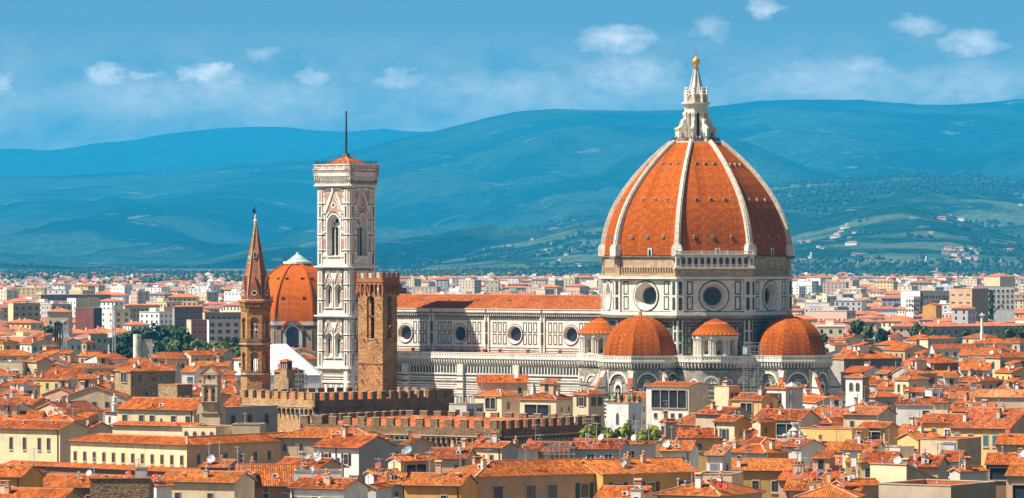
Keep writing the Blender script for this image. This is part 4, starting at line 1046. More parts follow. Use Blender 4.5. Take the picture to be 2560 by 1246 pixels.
# ------------------------------------------------------------------ slender hexagonal tower with brick spire
Yb_ = 1016.0
bd = thing('spire_tower', 'slender six sided brown stone bell tower with pointed brick spire', 'bell tower', (wx(639, Yb_), Yb_, 0), 0)
zb_ = lambda y: wz(y, Yb_)
HEX0 = -32.0 - 90 + 0      # first corner
Rh = 3.42; aph = Rh * math.cos(R(30)); hw = Rh / 2
def hexfr(k, ap):
    a = R(-90 - 2 + 60 * k); n_ = V((math.cos(a), math.sin(a), 0)); return Fr(n_ * ap, V((-n_.y, n_.x, 0)), n_)
BST = (0.50, 0.255, 0.09)
sh = MB()
zs = [0, zb_(934), zb_(859), zb_(752)]
for k in range(6):
    fr = hexfr(k, aph)
    sh.fbox(fr, -hw, 0, hw, zs[1], -1, 0, stone)
    for z0, z1, wy0, wy1 in ((zs[1], zs[2], 930, 884), (zs[2], zb_(775), 857, 797)):
        o = arch(0, zb_(wy0), 1.75, zb_(wy1) - zb_(wy0) + .6, 'p', 12)
        sh.holed(fr, -hw, z0, hw, z1, o, 0, stone); sh.reveal(fr, o, -.6, 0, stone)
        sh.annulus(fr, (0, zb_(wy1) - .6), .95, .08, 1.2, .08, brick, 12, (0, 180))
        zt = zb_(wy1)
        pl = o[:2] + [p for p in o[2:]]
        # inner plate with two lancets: columns and head
        sh.fbox(fr, -.09, zb_(wy0), .09, zt - 1.0, -.6, -.42, white_m); sh.fbox(fr, -.88, zt - 1.15, .88, zt + .2, -.6, -.5, stone)
        sh.fbox(fr, -.88, zb_(wy0), -.68, zt, -.65, -.5, stone); sh.fbox(fr, .68, zb_(wy0), .88, zt, -.65, -.5, stone)
        sh.fbox(fr, -hw - .2, z0 - .25, hw + .2, z0 + .1, -.5, .35, trim)
        for i in range(7): uu = -hw + .25 + i * (2 * hw - .5) / 6; sh.fbox(fr, uu - .12, z0 + .25, uu + .12, z0 + 1.3 if z0 == zs[2] else z0 + .8, 0, .16, stone)
    sh.fbox(fr, -hw, zb_(775), hw, zs[3], -1, 0, stone)
    for zz, dd in ((zb_(777), .2), (zb_(766), .45)):
        for i in range(6): uu = -hw + .3 + i * (2 * hw - .6) / 5; sh.fbox(fr, uu - .17, zz, uu + .17, zz + .75, 0, dd, stone); sh.annulus(fr, (uu, zz + .75), .17, dd, .3, dd, brick, 6, (0, 180))
        sh.fbox(fr, -hw - .2, zz + .85, hw + .2, zz + 1.1, 0, dd + .05, stone)
    sh.fbox(fr, -hw - .35, zb_(756), hw + .35, zs[3], -1, .62, brick)
sh.lathe([(Rh + .75, zs[3]), (Rh + .75, zs[3] + .15), (Rh - .2, zs[3] + .35)], 6, ridge_m, -62)
sh.build('shaft', bd, BST)
spm = MB(); zg = zb_(740); Rg = Rh - .12; zap = zb_(556)
spm.lathe([(Rg, zs[3]), (Rg, zg)], 6, tan_m, -62)
spm.lathe([(Rg - .05, zg), (Rg * .80, zb_(700)), (.16, zap)], 6, brick, -62)
for k in range(6):
    a = R(-62 + 60 * k); spm.bar((Rg * .98 * math.cos(a), Rg * .98 * math.sin(a), zg), (Rg * .82 * math.cos(a), Rg * .82 * math.sin(a), zb_(700)), .26, .22, tan_m); spm.bar((Rg * .82 * math.cos(a), Rg * .82 * math.sin(a), zb_(700)), (.18 * math.cos(a), .18 * math.sin(a), zap), .24, .2, tan_m)
spm.build('spire', bd, (0.46, 0.155, 0.065))
gm = MB(); fr = hexfr(0, Rg * math.cos(R(30)) + .05)
gm.plate(fr, [(-1.45, zg - .5), (1.45, zg - .5), (0, zb_(690))], -2.2, .25, brick); gm.annulus(fr, (0, zg + .7), .42, .3, .66, .3, white_m, 20)
for dx, dy in ((.2, 0), (-.2, 0), (0, .2), (0, -.2)): gm.disc(fr, (dx, zg + .7 + dy), .2, .28, dark, 12)
gm.disc(fr, (0, zg + .7), .43, .27, brick, 20)
g0 = gm.build('gable', bd, (0.44, 0.155, 0.07))
for k in range(1, 6): o = g0.copy(); COL.objects.link(o); o.rotation_euler = (0, 0, R(60 * k))
dmr = MB(); fr = hexfr(0, 1.55); z = zb_(645); dmr.plate(fr, [(-.4, z), (.4, z), (.4, z + 1.1), (0, z + 1.8), (-.4, z + 1.1)], -1.2, .2, lead_m); dmr.face(fr, [(-.22, z + .2), (.22, z + .2), (.22, z + 1.0), (0, z + 1.4), (-.22, z + 1.0)], .22, dark)
d0 = dmr.build('spire_dormer', bd); o = d0.copy(); COL.objects.link(o); o.rotation_euler = (0, 0, R(-60)); o.location = (0, 0, -1.3)
fn = MB(); fn.lathe([(.34, zap - 1.0), (.42, zap), (.5, zap + .3), (.3, zap + .7), (.22, zap + 1.6), (.1, zap + 1.8)], 8, lead_m)
fn.box((-.035, -.035, zap + 1.7), (.035, .035, zb_(516)), iron)
fn.box((-.55, -.12, zap + 2.0), (-.1, .12, zap + 3.0), iron); fn.box((-.42, -.1, zap + 3.0), (-.2, .1, zap + 3.3), iron); fn.box((-.75, -.05, zap + 2.4), (-.5, .05, zap + 3.0), iron); fn.box((-.2, -.03, zb_(520)), (.2, .03, zb_(519)), iron)
fn.build('weathervane', bd)

# ------------------------------------------------------------------ square stone tower of the fortress palace
Yt = 1003.0; zt_ = lambda y: wz(y, Yt)
tw = 6.5
vt = thing('stone_tower', 'square sandy stone tower with red brick battlements in front of the nave', 'tower', (wx(956.6, Yt), Yt, 0), R(-29))
TS = [Fr((-tw / 2, 0, 0), (1, 0, 0), (0, -1, 0)), Fr((0, tw / 2, 0), (0, 1, 0), (1, 0, 0)), Fr((-tw / 2, tw, 0), (-1, 0, 0), (0, 1, 0)), Fr((-tw, tw / 2, 0), (0, -1, 0), (-1, 0, 0))]
t = MB(); h = tw / 2; zcb = zt_(731)
for fr in TS:
    o = arch(.05, zt_(847), 2.0, zt_(740) - zt_(847), 'r', 12)
    t.holed(fr, -h, 0, h, zcb, o, 0, stone); t.reveal(fr, o, -.9, 0, stone)
    t.fbox(fr, -.95, zt_(794), .95, zt_(790), -.9, -.5, eave_m); t.fbox(fr, -1.0, zt_(850), 1.1, zt_(847), -.8, .12, trim)
    t.fbox(fr, -h, zt_(910), h, zt_(907), 0, .12, stone)
    for zz, us in ((zt_(763), (-2.7, 2.3)), (zt_(849), (-1.7, 1.6)), (zt_(914), (-2.1, 2.0)), (zt_(951), (-2.2, 2.0))):
        for u in us: t.bar(fr.p(u, zz, 0), fr.p(u, zz - .05, .55), .2, .22, brown_m)
t.build('tower_wall', vt, (0.54, 0.275, 0.11))
ct = MB(); e = .42; zk = zt_(706); zm = zt_(682)
for fr in TS:
    f2 = Fr(fr.o + fr.n * e, fr.u, fr.n); H = h + e; n = 6; s = 2 * H / n
    for i in range(n + 1): u = -H + i * s; ct.fbox(fr, max(u - .16, -H), zcb - .35, min(u + .16, H), zk, -.1, e - .05, brick); 
    for i in range(n):
        c0 = -H + (i + .5) * s; r = s / 2 - .14
        pts = [(c0 + r * math.cos(R(a)), zk - .9 + r * math.sin(R(a))) for a in range(180, -1, -20)]
        ct.plate(fr, [(c0 + s / 2, zk - .9), (c0 + s / 2, zk + .2), (c0 - s / 2, zk + .2), (c0 - s / 2, zk - .9)] + pts if False else [(c0 - s / 2, zk + .2), (c0 - s / 2, zk - .9)] + pts + [(c0 + s / 2, zk - .9), (c0 + s / 2, zk + .2)], e - .35, e, brick)
    ct.fbox(f2, -H, zk, H, zk + .25, -.6, .1, brick); ct.fbox(f2, -H, zk + .2, H, zt_(695), -.4, 0, brick, True)
    nm = 4; s = 2 * H / (2 * nm - 1)
    for i in range(nm): ct.fbox(f2, -H + 2 * i * s, zt_(695), -H + (2 * i + 1) * s, zm, -.4, 0, brick, True)
ct.box((-tw, 0, zk - .3), (0, tw, zk + .2), grime_m)
ct.build('battlement', vt, (0.50, 0.185, 0.08))
for fr in TS[:2]:
    f2 = Fr(fr.o + fr.n * (e - .2), fr.u, fr.n); H = h + e; s = 2 * H / 7
    for i in range(3):
        cp = MB(); cp.fbox(f2, -H + (2 * i + 1) * s + .12, zt_(695), -H + (2 * i + 2) * s - .12, zm - .1, -.05, .02, copper, True); cp.build('copper_screen', vt)
for px, y1 in ((-4.2, 640), (-1.1, 650), (-.3, 628)):
    p = MB(); p.lathe([(.07, zk), (.05, zt_(y1)), (0, zt_(y1))], 6, iron); o = p.build('lightning_rod', vt); o.location = (px, 2.5, 0)
bl = MB(); bl.lathe([(.75, 0), (.7, .3), (.55, .9), (.5, 1.3), (.25, 1.6), (0, 1.65)], 14, iron); o = bl.build('bell', vt); o.location = (-3.3, 3.2, zt_(760))

# ------------------------------------------------------------------ big ribbed chapel dome behind the campanile
Ym = 1660.0; zq_ = lambda y: wz(y, Ym)
ch = thing('chapel', 'smaller orange ribbed dome with green copper cap, half hidden by the bell tower', 'chapel', (wx(744, Ym), Ym, 0), R(-2))
pk = Ym / F
PR = [(125, 803), (124, 790), (121, 772), (116.5, 755), (110.5, 738), (102, 722), (92, 707), (80, 693), (66, 680), (50, 669), (34, 661)]
PRm = [(r * pk, zq_(y)) for r, y in PR]
d = MB(); d.lathe(PRm, 8, chapel_tile, 22.5); cd = d.build('dome', ch)
rb = MB()
for (r0, z0), (r1, z1) in zip(PRm, PRm[1:]): rb.bar((r0 + .1, 0, z0), (r1 + .1, 0, z1), .7, .6, chapel_tile, up=(1, 0, .6))
r0_ = None
for k in range(8):
    if r0_ is None: o = r0_ = rb.build('rib', cd)
    else: o = r0_.copy(); COL.objects.link(o)
    o.rotation_euler = (0, 0, OCT[k])
ph = MB(); ph.box((-.55, -.6, -.5), (.55, .3, .55), brown_m); ph.box((-.38, .3, -.35), (.38, .33, .35), dark)
p0 = None
for k in (5, 6, 7):
    a = R(45 * k); n_ = V((math.cos(a), math.sin(a), 0)); u = V((-n_.y, n_.x, 0))
    for yy in (697, 745):
        rr = lerp_pts([(-y, r) for r, y in PR], -yy) * pk if False else lerp_pts(sorted([(y, r) for r, y in PR]), yy) * pk
        for j in (-.32, .28):
            if p0 is None: o = p0 = ph.build('porthole', cd)
            else: o = p0.copy(); COL.objects.link(o)
            o.location = n_ * (rr * C8) + u * (rr * .77 * j) + V((0, 0, zq_(yy))); o.rotation_euler = (0, 0, a - R(90))
cap = MB(); z = zq_(661)
cap.lathe([(34 * pk, z), (36 * pk, z + .2), (36 * pk, z + 1.0), (27 * pk, z + 1.1)], 16, white_p); cap.lathe([(28 * pk, z + 1.1), (17 * pk, z + 2.3), (5 * pk, z + 3.7), (3 * pk, z + 4.3), (0, z + 4.6)], 16, copper)
cap.lathe([(.05, z + 4.5), (.04, z + 9.5), (0, z + 9.6)], 6, iron)
for i in range(40): a = 2 * math.pi * i / 40; cap.bar((35 * pk * math.cos(a), 35 * pk * math.sin(a), z + 1.0), (35 * pk * math.cos(a), 35 * pk * math.sin(a), z + 2.2), .08, .08, iron)
cap.lathe([(35 * pk, z + 2.1), (35 * pk, z + 2.2), (34.6 * pk, z + 2.2)], 32, iron)
cap.build('copper_cap', ch)
dr = MB(); apm = 123 * pk * C8
for k in range(8):
    a = R(45 * k); n_ = V((math.cos(a), math.sin(a), 0)); fr = Fr(n_ * apm, V((-n_.y, n_.x, 0)), n_); hh = apm * T8 / 2
    dr.fbox(fr, -hh, 0, hh, zq_(806), -2, -.2, brown_m); dr.fbox(fr, -hh - .3, zq_(812), hh + .3, zq_(803), -1, .7, lead_m); dr.fbox(fr, -hh - .2, zq_(818), hh + .2, zq_(813), -1, .35, roof_tile)
    dr.fbox(fr, -hh, zq_(826), hh, zq_(820), -1, .1, lead_m)
    for sx in (-1, 1): dr.fbox(fr, sx * (hh - 1.3) - 1.1, 0, sx * (hh - 1.3) + 1.1, zq_(820), -.2, .3, tan_m)
dr.build('drum', ch, (0.5, .13, .05))
wn_ = MB(); fr = Fr((0, -apm, 0), (1, 0, 0), (0, -1, 0)); c0 = -.4
wn_.plate(fr, arch(c0, zq_(874), 7.2, zq_(812) - zq_(874), 'r', 14), -.2, .5, lead_m); o_ = arch(c0, zq_(867), 4.6, zq_(815) - zq_(867), 'r', 14); wn_.face(fr, o_, .52, leadglass)
for q in (-1.1, 0, 1.1): wn_.fbox(fr, c0 + q - .06, zq_(867), c0 + q + .06, zq_(822), .52, .58, iron)
for q in range(5): wn_.fbox(fr, c0 - 2.3, zq_(867) + 1.2 * q + .8, c0 + 2.3, zq_(867) + 1.2 * q + .9, .52, .6, iron)
wn_.annulus(fr, (c0, zq_(828)), 3.6, 1.2, 4.4, 1.2, roof_tile, 16, (10, 170)); wn_.annulus(fr, (c0, zq_(828)), 4.4, 1.2, 4.4, -.2, roof_tile, 16, (10, 170)); wn_.annulus(fr, (c0, zq_(828)), 3.6, -.2, 3.6, 1.2, lead_m, 16, (10, 170))
wn_.plate(fr, [(c0 - 3.9, zq_(880)), (c0 + 3.9, zq_(880)), (c0 + 3.6, zq_(873)), (c0 - 3.6, zq_(873))], -.2, .9, lead_m)
wn_.build('window', ch, (0.5, .13, .05))

# ------------------------------------------------------------------ crenellated fortress palace
def merlons(mb, fr, u0, u1, zb, zt, n, mat, w=.62, d0=-.7, d1=0):
    s = (u1 - u0) / n
    for i in range(n): mb.fbox(fr, u0 + i * s, zb, u0 + i * s + s * w * .82, zt, d0, d1, mat, True)
def corbels(mb, fr, u0, u1, z0, z1, n, mat, tr, d=.8):
    s = (u1 - u0) / n
    mb.fbox(fr, u0, z0, u1, z1, -.3, .02, eave_m)
    for i in range(n):
        c0 = u0 + (i + .5) * s; r = s / 2 - .13; zz = z1 - r - .25
        pts = [(c0 + r * math.cos(R(a)), zz + r * math.sin(R(a))) for a in range(180, -1, -20)]
        mb.plate(fr, [(c0 - s / 2, z1), (c0 - s / 2, zz)] + pts + [(c0 + s / 2, zz), (c0 + s / 2, z1)], d - .3, d, mat)
    for i in range(n + 1):
        u = u0 + i * s; mb.fbox(fr, u - .13, zz - .7, u + .13, zz + .1, 0, d - .02, tr); mb.fbox(fr, u - .1, z0, u + .1, zz - .7, 0, d * .5, tr)
    mb.fbox(fr, u0, z1, u1, z1 + .22, -.3, d + .12, tr)
def palace(px, Y, zt, a, wl, wr, nl, nr_, label, cl, cr, arcl, arcr, lower):
    root = thing('fortress_palace', label, 'palace', (wx(px, Y), Y, 0), R(a))
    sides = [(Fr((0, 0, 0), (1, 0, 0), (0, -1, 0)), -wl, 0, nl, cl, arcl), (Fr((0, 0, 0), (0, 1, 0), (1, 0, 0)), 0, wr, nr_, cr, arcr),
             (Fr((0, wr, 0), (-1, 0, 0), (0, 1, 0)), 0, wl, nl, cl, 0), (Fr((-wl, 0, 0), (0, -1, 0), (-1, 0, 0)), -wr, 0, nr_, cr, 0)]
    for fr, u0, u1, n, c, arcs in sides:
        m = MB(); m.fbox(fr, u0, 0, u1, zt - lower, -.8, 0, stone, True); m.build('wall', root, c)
        b = MB(); d = .8 if arcs else .8
        f2 = Fr(fr.o + fr.n * d, fr.u, fr.n)
        b.fbox(f2, u0 - d, zt - lower, u1 + d, zt - 1.75, -.7, 0, stone, True); merlons(b, f2, u0 - d, u1 + d + .6, zt - 1.75, zt - .12, n, stone)
        s = (u1 - u0 + 2 * d + .6) / n
        for i in range(n): b.fbox(f2, u0 - d + i * s - .06, zt - .12, u0 - d + i * s + s * .51 + .06, zt, -.76, .06, trim, True)
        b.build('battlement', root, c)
        if arcs: k = MB(); corbels(k, fr, u0, u1, zt - lower - 1.9, zt - lower - .2, arcs, stone, trim, d); k.build('arched_corbels', root, c)
    rf = MB(); i0 = 1.2; w = 5.5; hz = zt - 2.6; t_ = .34 * w
    A = [(-wl + i0, i0), (-i0, i0), (-i0, wr - i0), (-wl + i0, wr - i0)]; k = i0 + w
    B = [(-wl + k, k), (-k, k), (-k, wr - k), (-wl + k, wr - k)]; k2 = i0 + 2 * w; k2 = min(k2, wl / 2 - .5, wr / 2 - .5)
    Cc = [(-wl + k2, k2), (-k2, k2), (-k2, wr - k2), (-wl + k2, wr - k2)]
    ps = []
    for j in range(4):
        e = (j + 1) % 4
        ps.append([(*A[j], hz), (*A[e], hz), (*B[e], hz + t_), (*B[j], hz + t_)]); ps.append([(*B[j], hz + t_), (*B[e], hz + t_), (*Cc[e], hz), (*Cc[j], hz)])
    rf.thick(ps, .2, roof_tile, eave_m); rf.build('roof', root, (0.54, 0.14, 0.045))
    return root
SAND, SHADE_ST = (0.58, 0.34, 0.15), (0.30, 0.165, 0.085)  # one stone: sand on the lit side, darkened colour for the shaded side
p1 = palace(789, wz(982, 0) and 985.0, 24.4, -50, 26.5, 38.5, 9, 15, 'taller stone palace block, one side darkened for shade, battlements in front of the stone tower', SAND, SHADE_ST, 16, 0, 3.2)
p2 = palace(1252, 905.0, 21.2, -34, 50, 36, 14, 12, 'lower rough stone palace wall with battlements over a row of arched corbels', (0.27, 0.16, 0.08), (0.18, 0.105, 0.06), 38, 28, 3.4)  # second colour is the same stone darkened as shade
# ------------------------------------------------------------------ houses
rnd = random.Random(11)
ROOFS = [(0.47, 0.102, 0.016), (0.52, 0.122, 0.020), (0.40, 0.082, 0.016), (0.54, 0.140, 0.024), (0.33, 0.076, 0.020), (0.49, 0.108, 0.016), (0.26, 0.074, 0.028), (0.46, 0.145, 0.05), (0.36, 0.105, 0.035), (0.50, 0.108, 0.018)]
WALLS = {'cream': (0.74, 0.57, 0.37), 'pale yellow': (0.82, 0.63, 0.37), 'yellow': (0.80, 0.50, 0.19), 'ochre': (0.66, 0.33, 0.08), 'peach': (0.66, 0.42, 0.25), 'white': (0.80, 0.75, 0.68),
         'beige': (0.62, 0.46, 0.31), 'tan': (0.53, 0.35, 0.20), 'grey': (0.40, 0.36, 0.32), 'pale grey': (0.62, 0.58, 0.53), 'pink': (0.64, 0.37, 0.26), 'brown': (0.26, 0.145, 0.085),
         'stone': (0.47, 0.30, 0.15), 'dark stone': (0.30, 0.20, 0.11), 'blue grey': (0.38, 0.41, 0.44), 'brick red': (0.36, 0.13, 0.085)}
SHUT = {'green': (0.025, 0.105, 0.065), 'blue': (0.06, 0.17, 0.26), 'brown': (0.10, 0.045, 0.03), 'dark': (0.03, 0.03, 0.033), 'grey': (0.22, 0.24, 0.26)}

# shared unit meshes; windows are 1 wide, 1 high, outward -y, origin at the centre on the wall plane
def unit_window(kind):
    m = MB(); fr = Fr((0, 0, 0), (1, 0, 0), (0, -1, 0))
    if kind == 'arch':
        o = [(.5 * u, v - .5) for u, v in [(-1, 0), (1, 0)] + [(math.cos(R(t)), .68 + .32 * math.sin(R(t))) for t in range(0, 181, 15)]]
        i_ = [(u * .80, (v + .5) * .90 - .47) for u, v in o]
        m.plate(fr, o, 0, .10, trim); m.face(fr, i_, .104, glass); m.fbox(fr, -.02, -.44, .02, .40, .104, .13, trim)
    else:
        t = {'stone': .11, 'thin': .07, 'white': .09}[kind]; mt = white_p if kind == 'white' else trim
        m.frame(fr, -.5 - t / 2, -.5 - t / 3, .5 + t / 2, .5 + t / 2, t, 0, .09, mt); m.fbox(fr, -.5 - t, -.5 - t, .5 + t, -.5 - t / 3, 0, .16, mt)
        m.poly([fr.p(-.5 + t / 3, -.48, .012), fr.p(.5 - t / 3, -.48, .012), fr.p(.5 - t / 3, .48, .012), fr.p(-.5 + t / 3, .48, .012)], glass)
        bar = white_p if kind == 'white' else brown_m
        m.fbox(fr, -.03, -.45, .03, .45, .012, .03, bar); m.fbox(fr, -.44, .12, .44, .15, .012, .03, bar)
    return m
def unit_shutter():
    m = MB(); m.box((-.5, -.05, -.5), (.5, 0, .5), paint)
    for k in range(7): m.box((-.42, -.07, -.44 + k * .128), (.42, -.05, -.36 + k * .128), paint)
    return m
LIB = {}
def lib(name, mk):
    """build one of a kind the first time, share its mesh afterwards"""
    if name not in LIB:
        o = mk(); LIB[name] = o.data; bpy.data.objects.remove(o)
    return LIB[name]
def inst(name, data, parent, loc, rz=0.0, sc=(1, 1, 1), color=None):
    o = bpy.data.objects.new(name, data); COL.objects.link(o); o.parent = parent; o.location = loc; o.rotation_euler = (0, 0, rz); o.scale = sc
    if color: o.color = (*color[:3], 1)
    return o
def mk_chimney(v):
    m = MB()
    if v == 0:
        m.box((-.45, -.3, -.8), (.45, .3, 1.3), plaster); m.box((-.55, -.4, 1.3), (.55, .4, 1.42), trim)
        m.box((-.4, -.25, 1.42), (-.15, .25, 1.75), brown_m); m.box((.15, -.25, 1.42), (.4, .25, 1.75), brown_m); m.thick([[(-.6, -.45, 1.75), (.6, -.45, 1.75), (.6, 0, 1.95), (-.6, 0, 1.95)], [(.6, .45, 1.75), (-.6, .45, 1.75), (-.6, 0, 1.95), (.6, 0, 1.95)]], .08, ridge_m, ridge_m)
    elif v == 1:
        m.box((-.35, -.35, -.8), (.35, .35, 1.0), plaster); m.box((-.43, -.43, 1.0), (.43, .43, 1.12), trim); m.lathe([(.2, 1.12), (.17, 1.6), (.26, 1.65), (0, 1.85)], 8, ridge_m)
    elif v == 3:
        m.lathe([(.13, -.6), (.13, 1.3), (.24, 1.35), (.24, 1.45), (0, 1.6)], 8, metal)
    else:
        m.box((-.8, -.35, -.8), (.8, .35, 1.1), plaster); m.box((-.9, -.45, 1.1), (.9, .45, 1.22), trim)
        for x in (-.55, 0, .55): m.box((x - .18, -.2, 1.22), (x + .18, .2, 1.6), ridge_m)
        m.box((-.85, -.4, 1.6), (.85, .4, 1.7), ridge_m)
    return m.build('chimney')
def mk_dish():
    m = MB(); m.lathe([(0, 0), (.16, .02), (.32, .08), (.46, .17), (.47, .19), (.32, .11), (.0, .03)], 18, paint, smooth=False)
    m.bar((0, 0, 0), (0, 0, -.25), .08, .08, metal); m.bar((0, -.45, .15), (0, 0, .5), .03, .03, metal); m.box((-.06, -.06, .46), (.06, .06, .58), metal)
    M = Matrix.Rotation(R(68), 4, 'X')
    for i, p in enumerate(m.v): m.v[i] = M @ p
    m.box((-.04, .05, -1.2), (.04, .13, .1), metal)
    return m.build('satellite_dish')
def mk_antenna(v):
    m = MB(); h = (3.2, 4.2, 2.4)[v]; m.box((-.05, -.05, -.6), (.05, .05, h), metal)
    for zz, L_, n in ((h - .2, 1.3, 7), (h - .9, .8, 4))[: 2 if v else 1]:
        m.box((-L_ / 2, -.035, zz - .035), (L_ / 2, .035, zz + .035), metal)
        for i in range(n): x = -L_ / 2 + i * L_ / (n - 1); m.box((x - .03, -.4 + .02 * i, zz - .03), (x + .03, .4 - .02 * i, zz + .03), metal)
    return m.build('tv_antenna')
def mk_vent(v):
    m = MB()
    if v: m.lathe([(.09, -.3), (.09, .9), (.17, .95), (.17, 1.02), (0, 1.15)], 8, metal)
    else: m.box((-.22, -.2, -.4), (.22, .2, .45), ridge_m); m.thick([[(-.3, -.28, .45), (.3, -.28, .45), (.3, .28, .55), (-.3, .28, .55)]], .06, ridge_m, ridge_m)
    return m.build('vent_pipe')
def mk_ac():
    m = MB(); m.box((-.45, -.35, 0), (.45, 0, .65), white_p); fr = Fr((0, -.35, .33), (1, 0, 0), (0, -1, 0)); m.disc(fr, (-.1, 0), .24, .01, iron, 16); m.annulus(fr, (-.1, 0), .24, .02, .28, .02, white_p, 16)
    return m.build('air_conditioner')
def mk_skylight():
    m = MB(); m.box((-.55, -.8, -.3), (.55, .8, .12), metal); m.box((-.45, -.7, .12), (.45, .7, .14), glass); return m.build('skylight')

ALL = []        # every placed house: screen box, distance, label data
def house_spec(x0, xc, x1, ye, z, a, D=None, yr=None, pitch=.34, rt='gx', **k):
    """corner column xc and eave row ye fix the place; x0 and x1 fix the two faces"""
    Y = (CZ - z) * F / (ye - HY); s = Y / F; ar = R(a)
    wl = (xc - x0) * s / max(math.cos(ar), .15)
    if D is None and x1 - xc > 2 and abs(a) > 4: D = (x1 - xc) * s / math.sin(abs(ar))
    if D is None:
        if yr is not None and rt in ('gx', 'h'):
            d = (F * (CZ - z) - (yr - HY) * Y) / ((yr - HY) + pitch * F); D = max(4.0, 2 * d)
        else: D = 10.0
    return dict(x0=x0, xc=xc, x1=max(x1, xc), ye=ye, z=z, a=a, Y=Y, W=wl, D=D, pitch=pitch, rt=rt, X=wx(xc, Y), **k)
def rise(sp):
    W, D, p, rt = sp['W'], sp['D'], sp['pitch'], sp['rt']
    return {'gx': p * D / 2, 'gy': p * W / 2, 'h': p * min(W, D) / 2, 'hl': p * W / 2, 'sf': p * D, 'sb': 0, 'f': 0, 'c': p * sp.get('ring', 5.5)}[rt]
def build_house(sp, label=None, cat='house', group=None, name='house'):
    X, Y, W, D, z, rt, p = sp['X'], sp['Y'], sp['W'], sp['D'], sp['z'], sp['rt'], sp['pitch']
    rg = random.Random(int(sp['x0'] * 7 + sp['ye'] * 13 + sp['z'] * 3))
    gz = ground_z(Y)
    root = thing(name, label, cat, (X, Y, gz), R(sp['a']), group); z = z - gz
    wc = sp.get('wall', 'cream'); wcol = WALLS[wc] if isinstance(wc, str) else wc
    f = rg.uniform(.9, 1.08); wcol = tuple(min(.85, c * f) for c in wcol)
    wm = stone if 'stone' in str(wc) else (brick if wc == 'brick red' else plaster)
    near = Y < 1000; det = Y < 1450
    h = rise(sp); w = MB()
    wall_r = sp.get('wr'); split = wall_r is not None  # right face colour; some hold a darkened copy as painted shade
    F_ = Fr((0, 0, 0), (1, 0, 0), (0, -1, 0)); R_ = Fr((0, 0, 0), (0, 1, 0), (1, 0, 0)); B_ = Fr((0, D, 0), (-1, 0, 0), (0, 1, 0)); L_ = Fr((-W, D, 0), (0, -1, 0), (-1, 0, 0))
    tops = {'gx': [[(-W, z), (0, z)], [(0, z), (D / 2, z + h), (D, z)]], 'gy': [[(-W, z), (-W / 2, z + h), (0, z)], [(0, z), (D, z)]],
            'sf': [[(-W, z), (0, z)], [(0, z), (D, z + h)]], 'sb': [[(-W, z), (0, z)], [(0, z), (D, z - p * D)]]}.get(rt, [[(-W, z), (0, z)], [(0, z), (D, z)]])
    zt_b = tops[1][-1][1]
    def side(mb, fr, u0, u1, top): mb.face(fr, [(u0, 0), (u1, 0)] + [(u, v) for u, v in reversed(top)], 0, wm)
    wf = MB(); side(wf, F_, -W, 0, tops[0])
    rw = MB() if split else wf; side(rw, R_, 0, D, tops[1])
    bt = [(0, zt_b), (W, zt_b)] if rt != 'gy' else [(0, z), (W / 2, z + h), (W, z)]
    lt = [(D - u, v) for u, v in reversed(tops[1])]
    if rt == 'c': bt = [(u, v - 5) for u, v in bt]; lt = [(u, v - 5) for u, v in lt]
    side(wf, B_, 0, W, bt); side(wf, L_, 0, D, lt)
    if sp.get('band') and near: wf.fbox(F_, -W, z - 3.4, .04, z - 3.2, 0, .08, trim); rw.fbox(R_, 0, z - 3.4, D, z - 3.2, 0, .08, trim)
    wall = wf.build('wall', root, wcol)
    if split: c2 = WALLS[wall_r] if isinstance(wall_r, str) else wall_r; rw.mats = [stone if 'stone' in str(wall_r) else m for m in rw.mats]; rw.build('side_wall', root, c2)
    rc = sp.get('roofc') or rg.choice(ROOFS); fj, gj = rg.uniform(.72, 1.08), rg.uniform(.92, 1.15); rc = (rc[0] * fj, rc[1] * fj * gj, rc[2] * fj * gj * gj); o = .40 if near else .36; og = .28
    rf = MB(); tm = roof_tile if Y < 1900 else far_tile; t = .2; zl = z - o * p + .22
    ridges = []
    def sl(y): return z + .22 + p * y
    if rt == 'gx':
        rf.thick([[(-W - og, -o, zl), (og, -o, zl), (og, D / 2, z + h + .22), (-W - og, D / 2, z + h + .22)], [(og, D + o, zl), (-W - og, D + o, zl), (-W - og, D / 2, z + h + .22), (og, D / 2, z + h + .22)]], t, tm, eave_m)
        ridges = [((-W - og, D / 2, z + h + .26), (og, D / 2, z + h + .26))]
    elif rt == 'gy':
        rf.thick([[(-W / 2, -og, z + h + .22), (-W - o, -og, zl), (-W - o, D + og, zl), (-W / 2, D + og, z + h + .22)][::-1], [(-W / 2, -og, z + h + .22), (-W / 2, D + og, z + h + .22), (o, D + og, zl), (o, -og, zl)][::-1]], t, tm, eave_m)
        ridges = [((-W / 2, -og, z + h + .26), (-W / 2, D + og, z + h + .26))]
    elif rt == 'h':
        x0_, x1_, y0_, y1_ = -W - o, o, -o, D + o; hw_ = min(W, D) / 2 + o; zr = zl + hw_ * p
        if W >= D: A, B = (x0_ + hw_, D / 2, zr), (x1_ - hw_, D / 2, zr); ps = [[(x0_, y0_, zl), (x1_, y0_, zl), B, A], [(x1_, y0_, zl), (x1_, y1_, zl), B], [(x1_, y1_, zl), (x0_, y1_, zl), A, B], [(x0_, y1_, zl), (x0_, y0_, zl), A]]
        else: A, B = (-W / 2, y0_ + hw_, zr), (-W / 2, y1_ - hw_, zr); ps = [[(x0_, y0_, zl), (x1_, y0_, zl), A], [(x1_, y0_, zl), (x1_, y1_, zl), B, A], [(x1_, y1_, zl), (x0_, y1_, zl), B], [(x0_, y1_, zl), (x0_, y0_, zl), A, B]]
        if W > D + .01 or D > W + .01: ridges.append((A, B))
        else: ps = [[q for i, q in enumerate(pp) if i == 0 or q != pp[i - 1]] for pp in ps]
        rf.thick(ps, t, tm, eave_m)
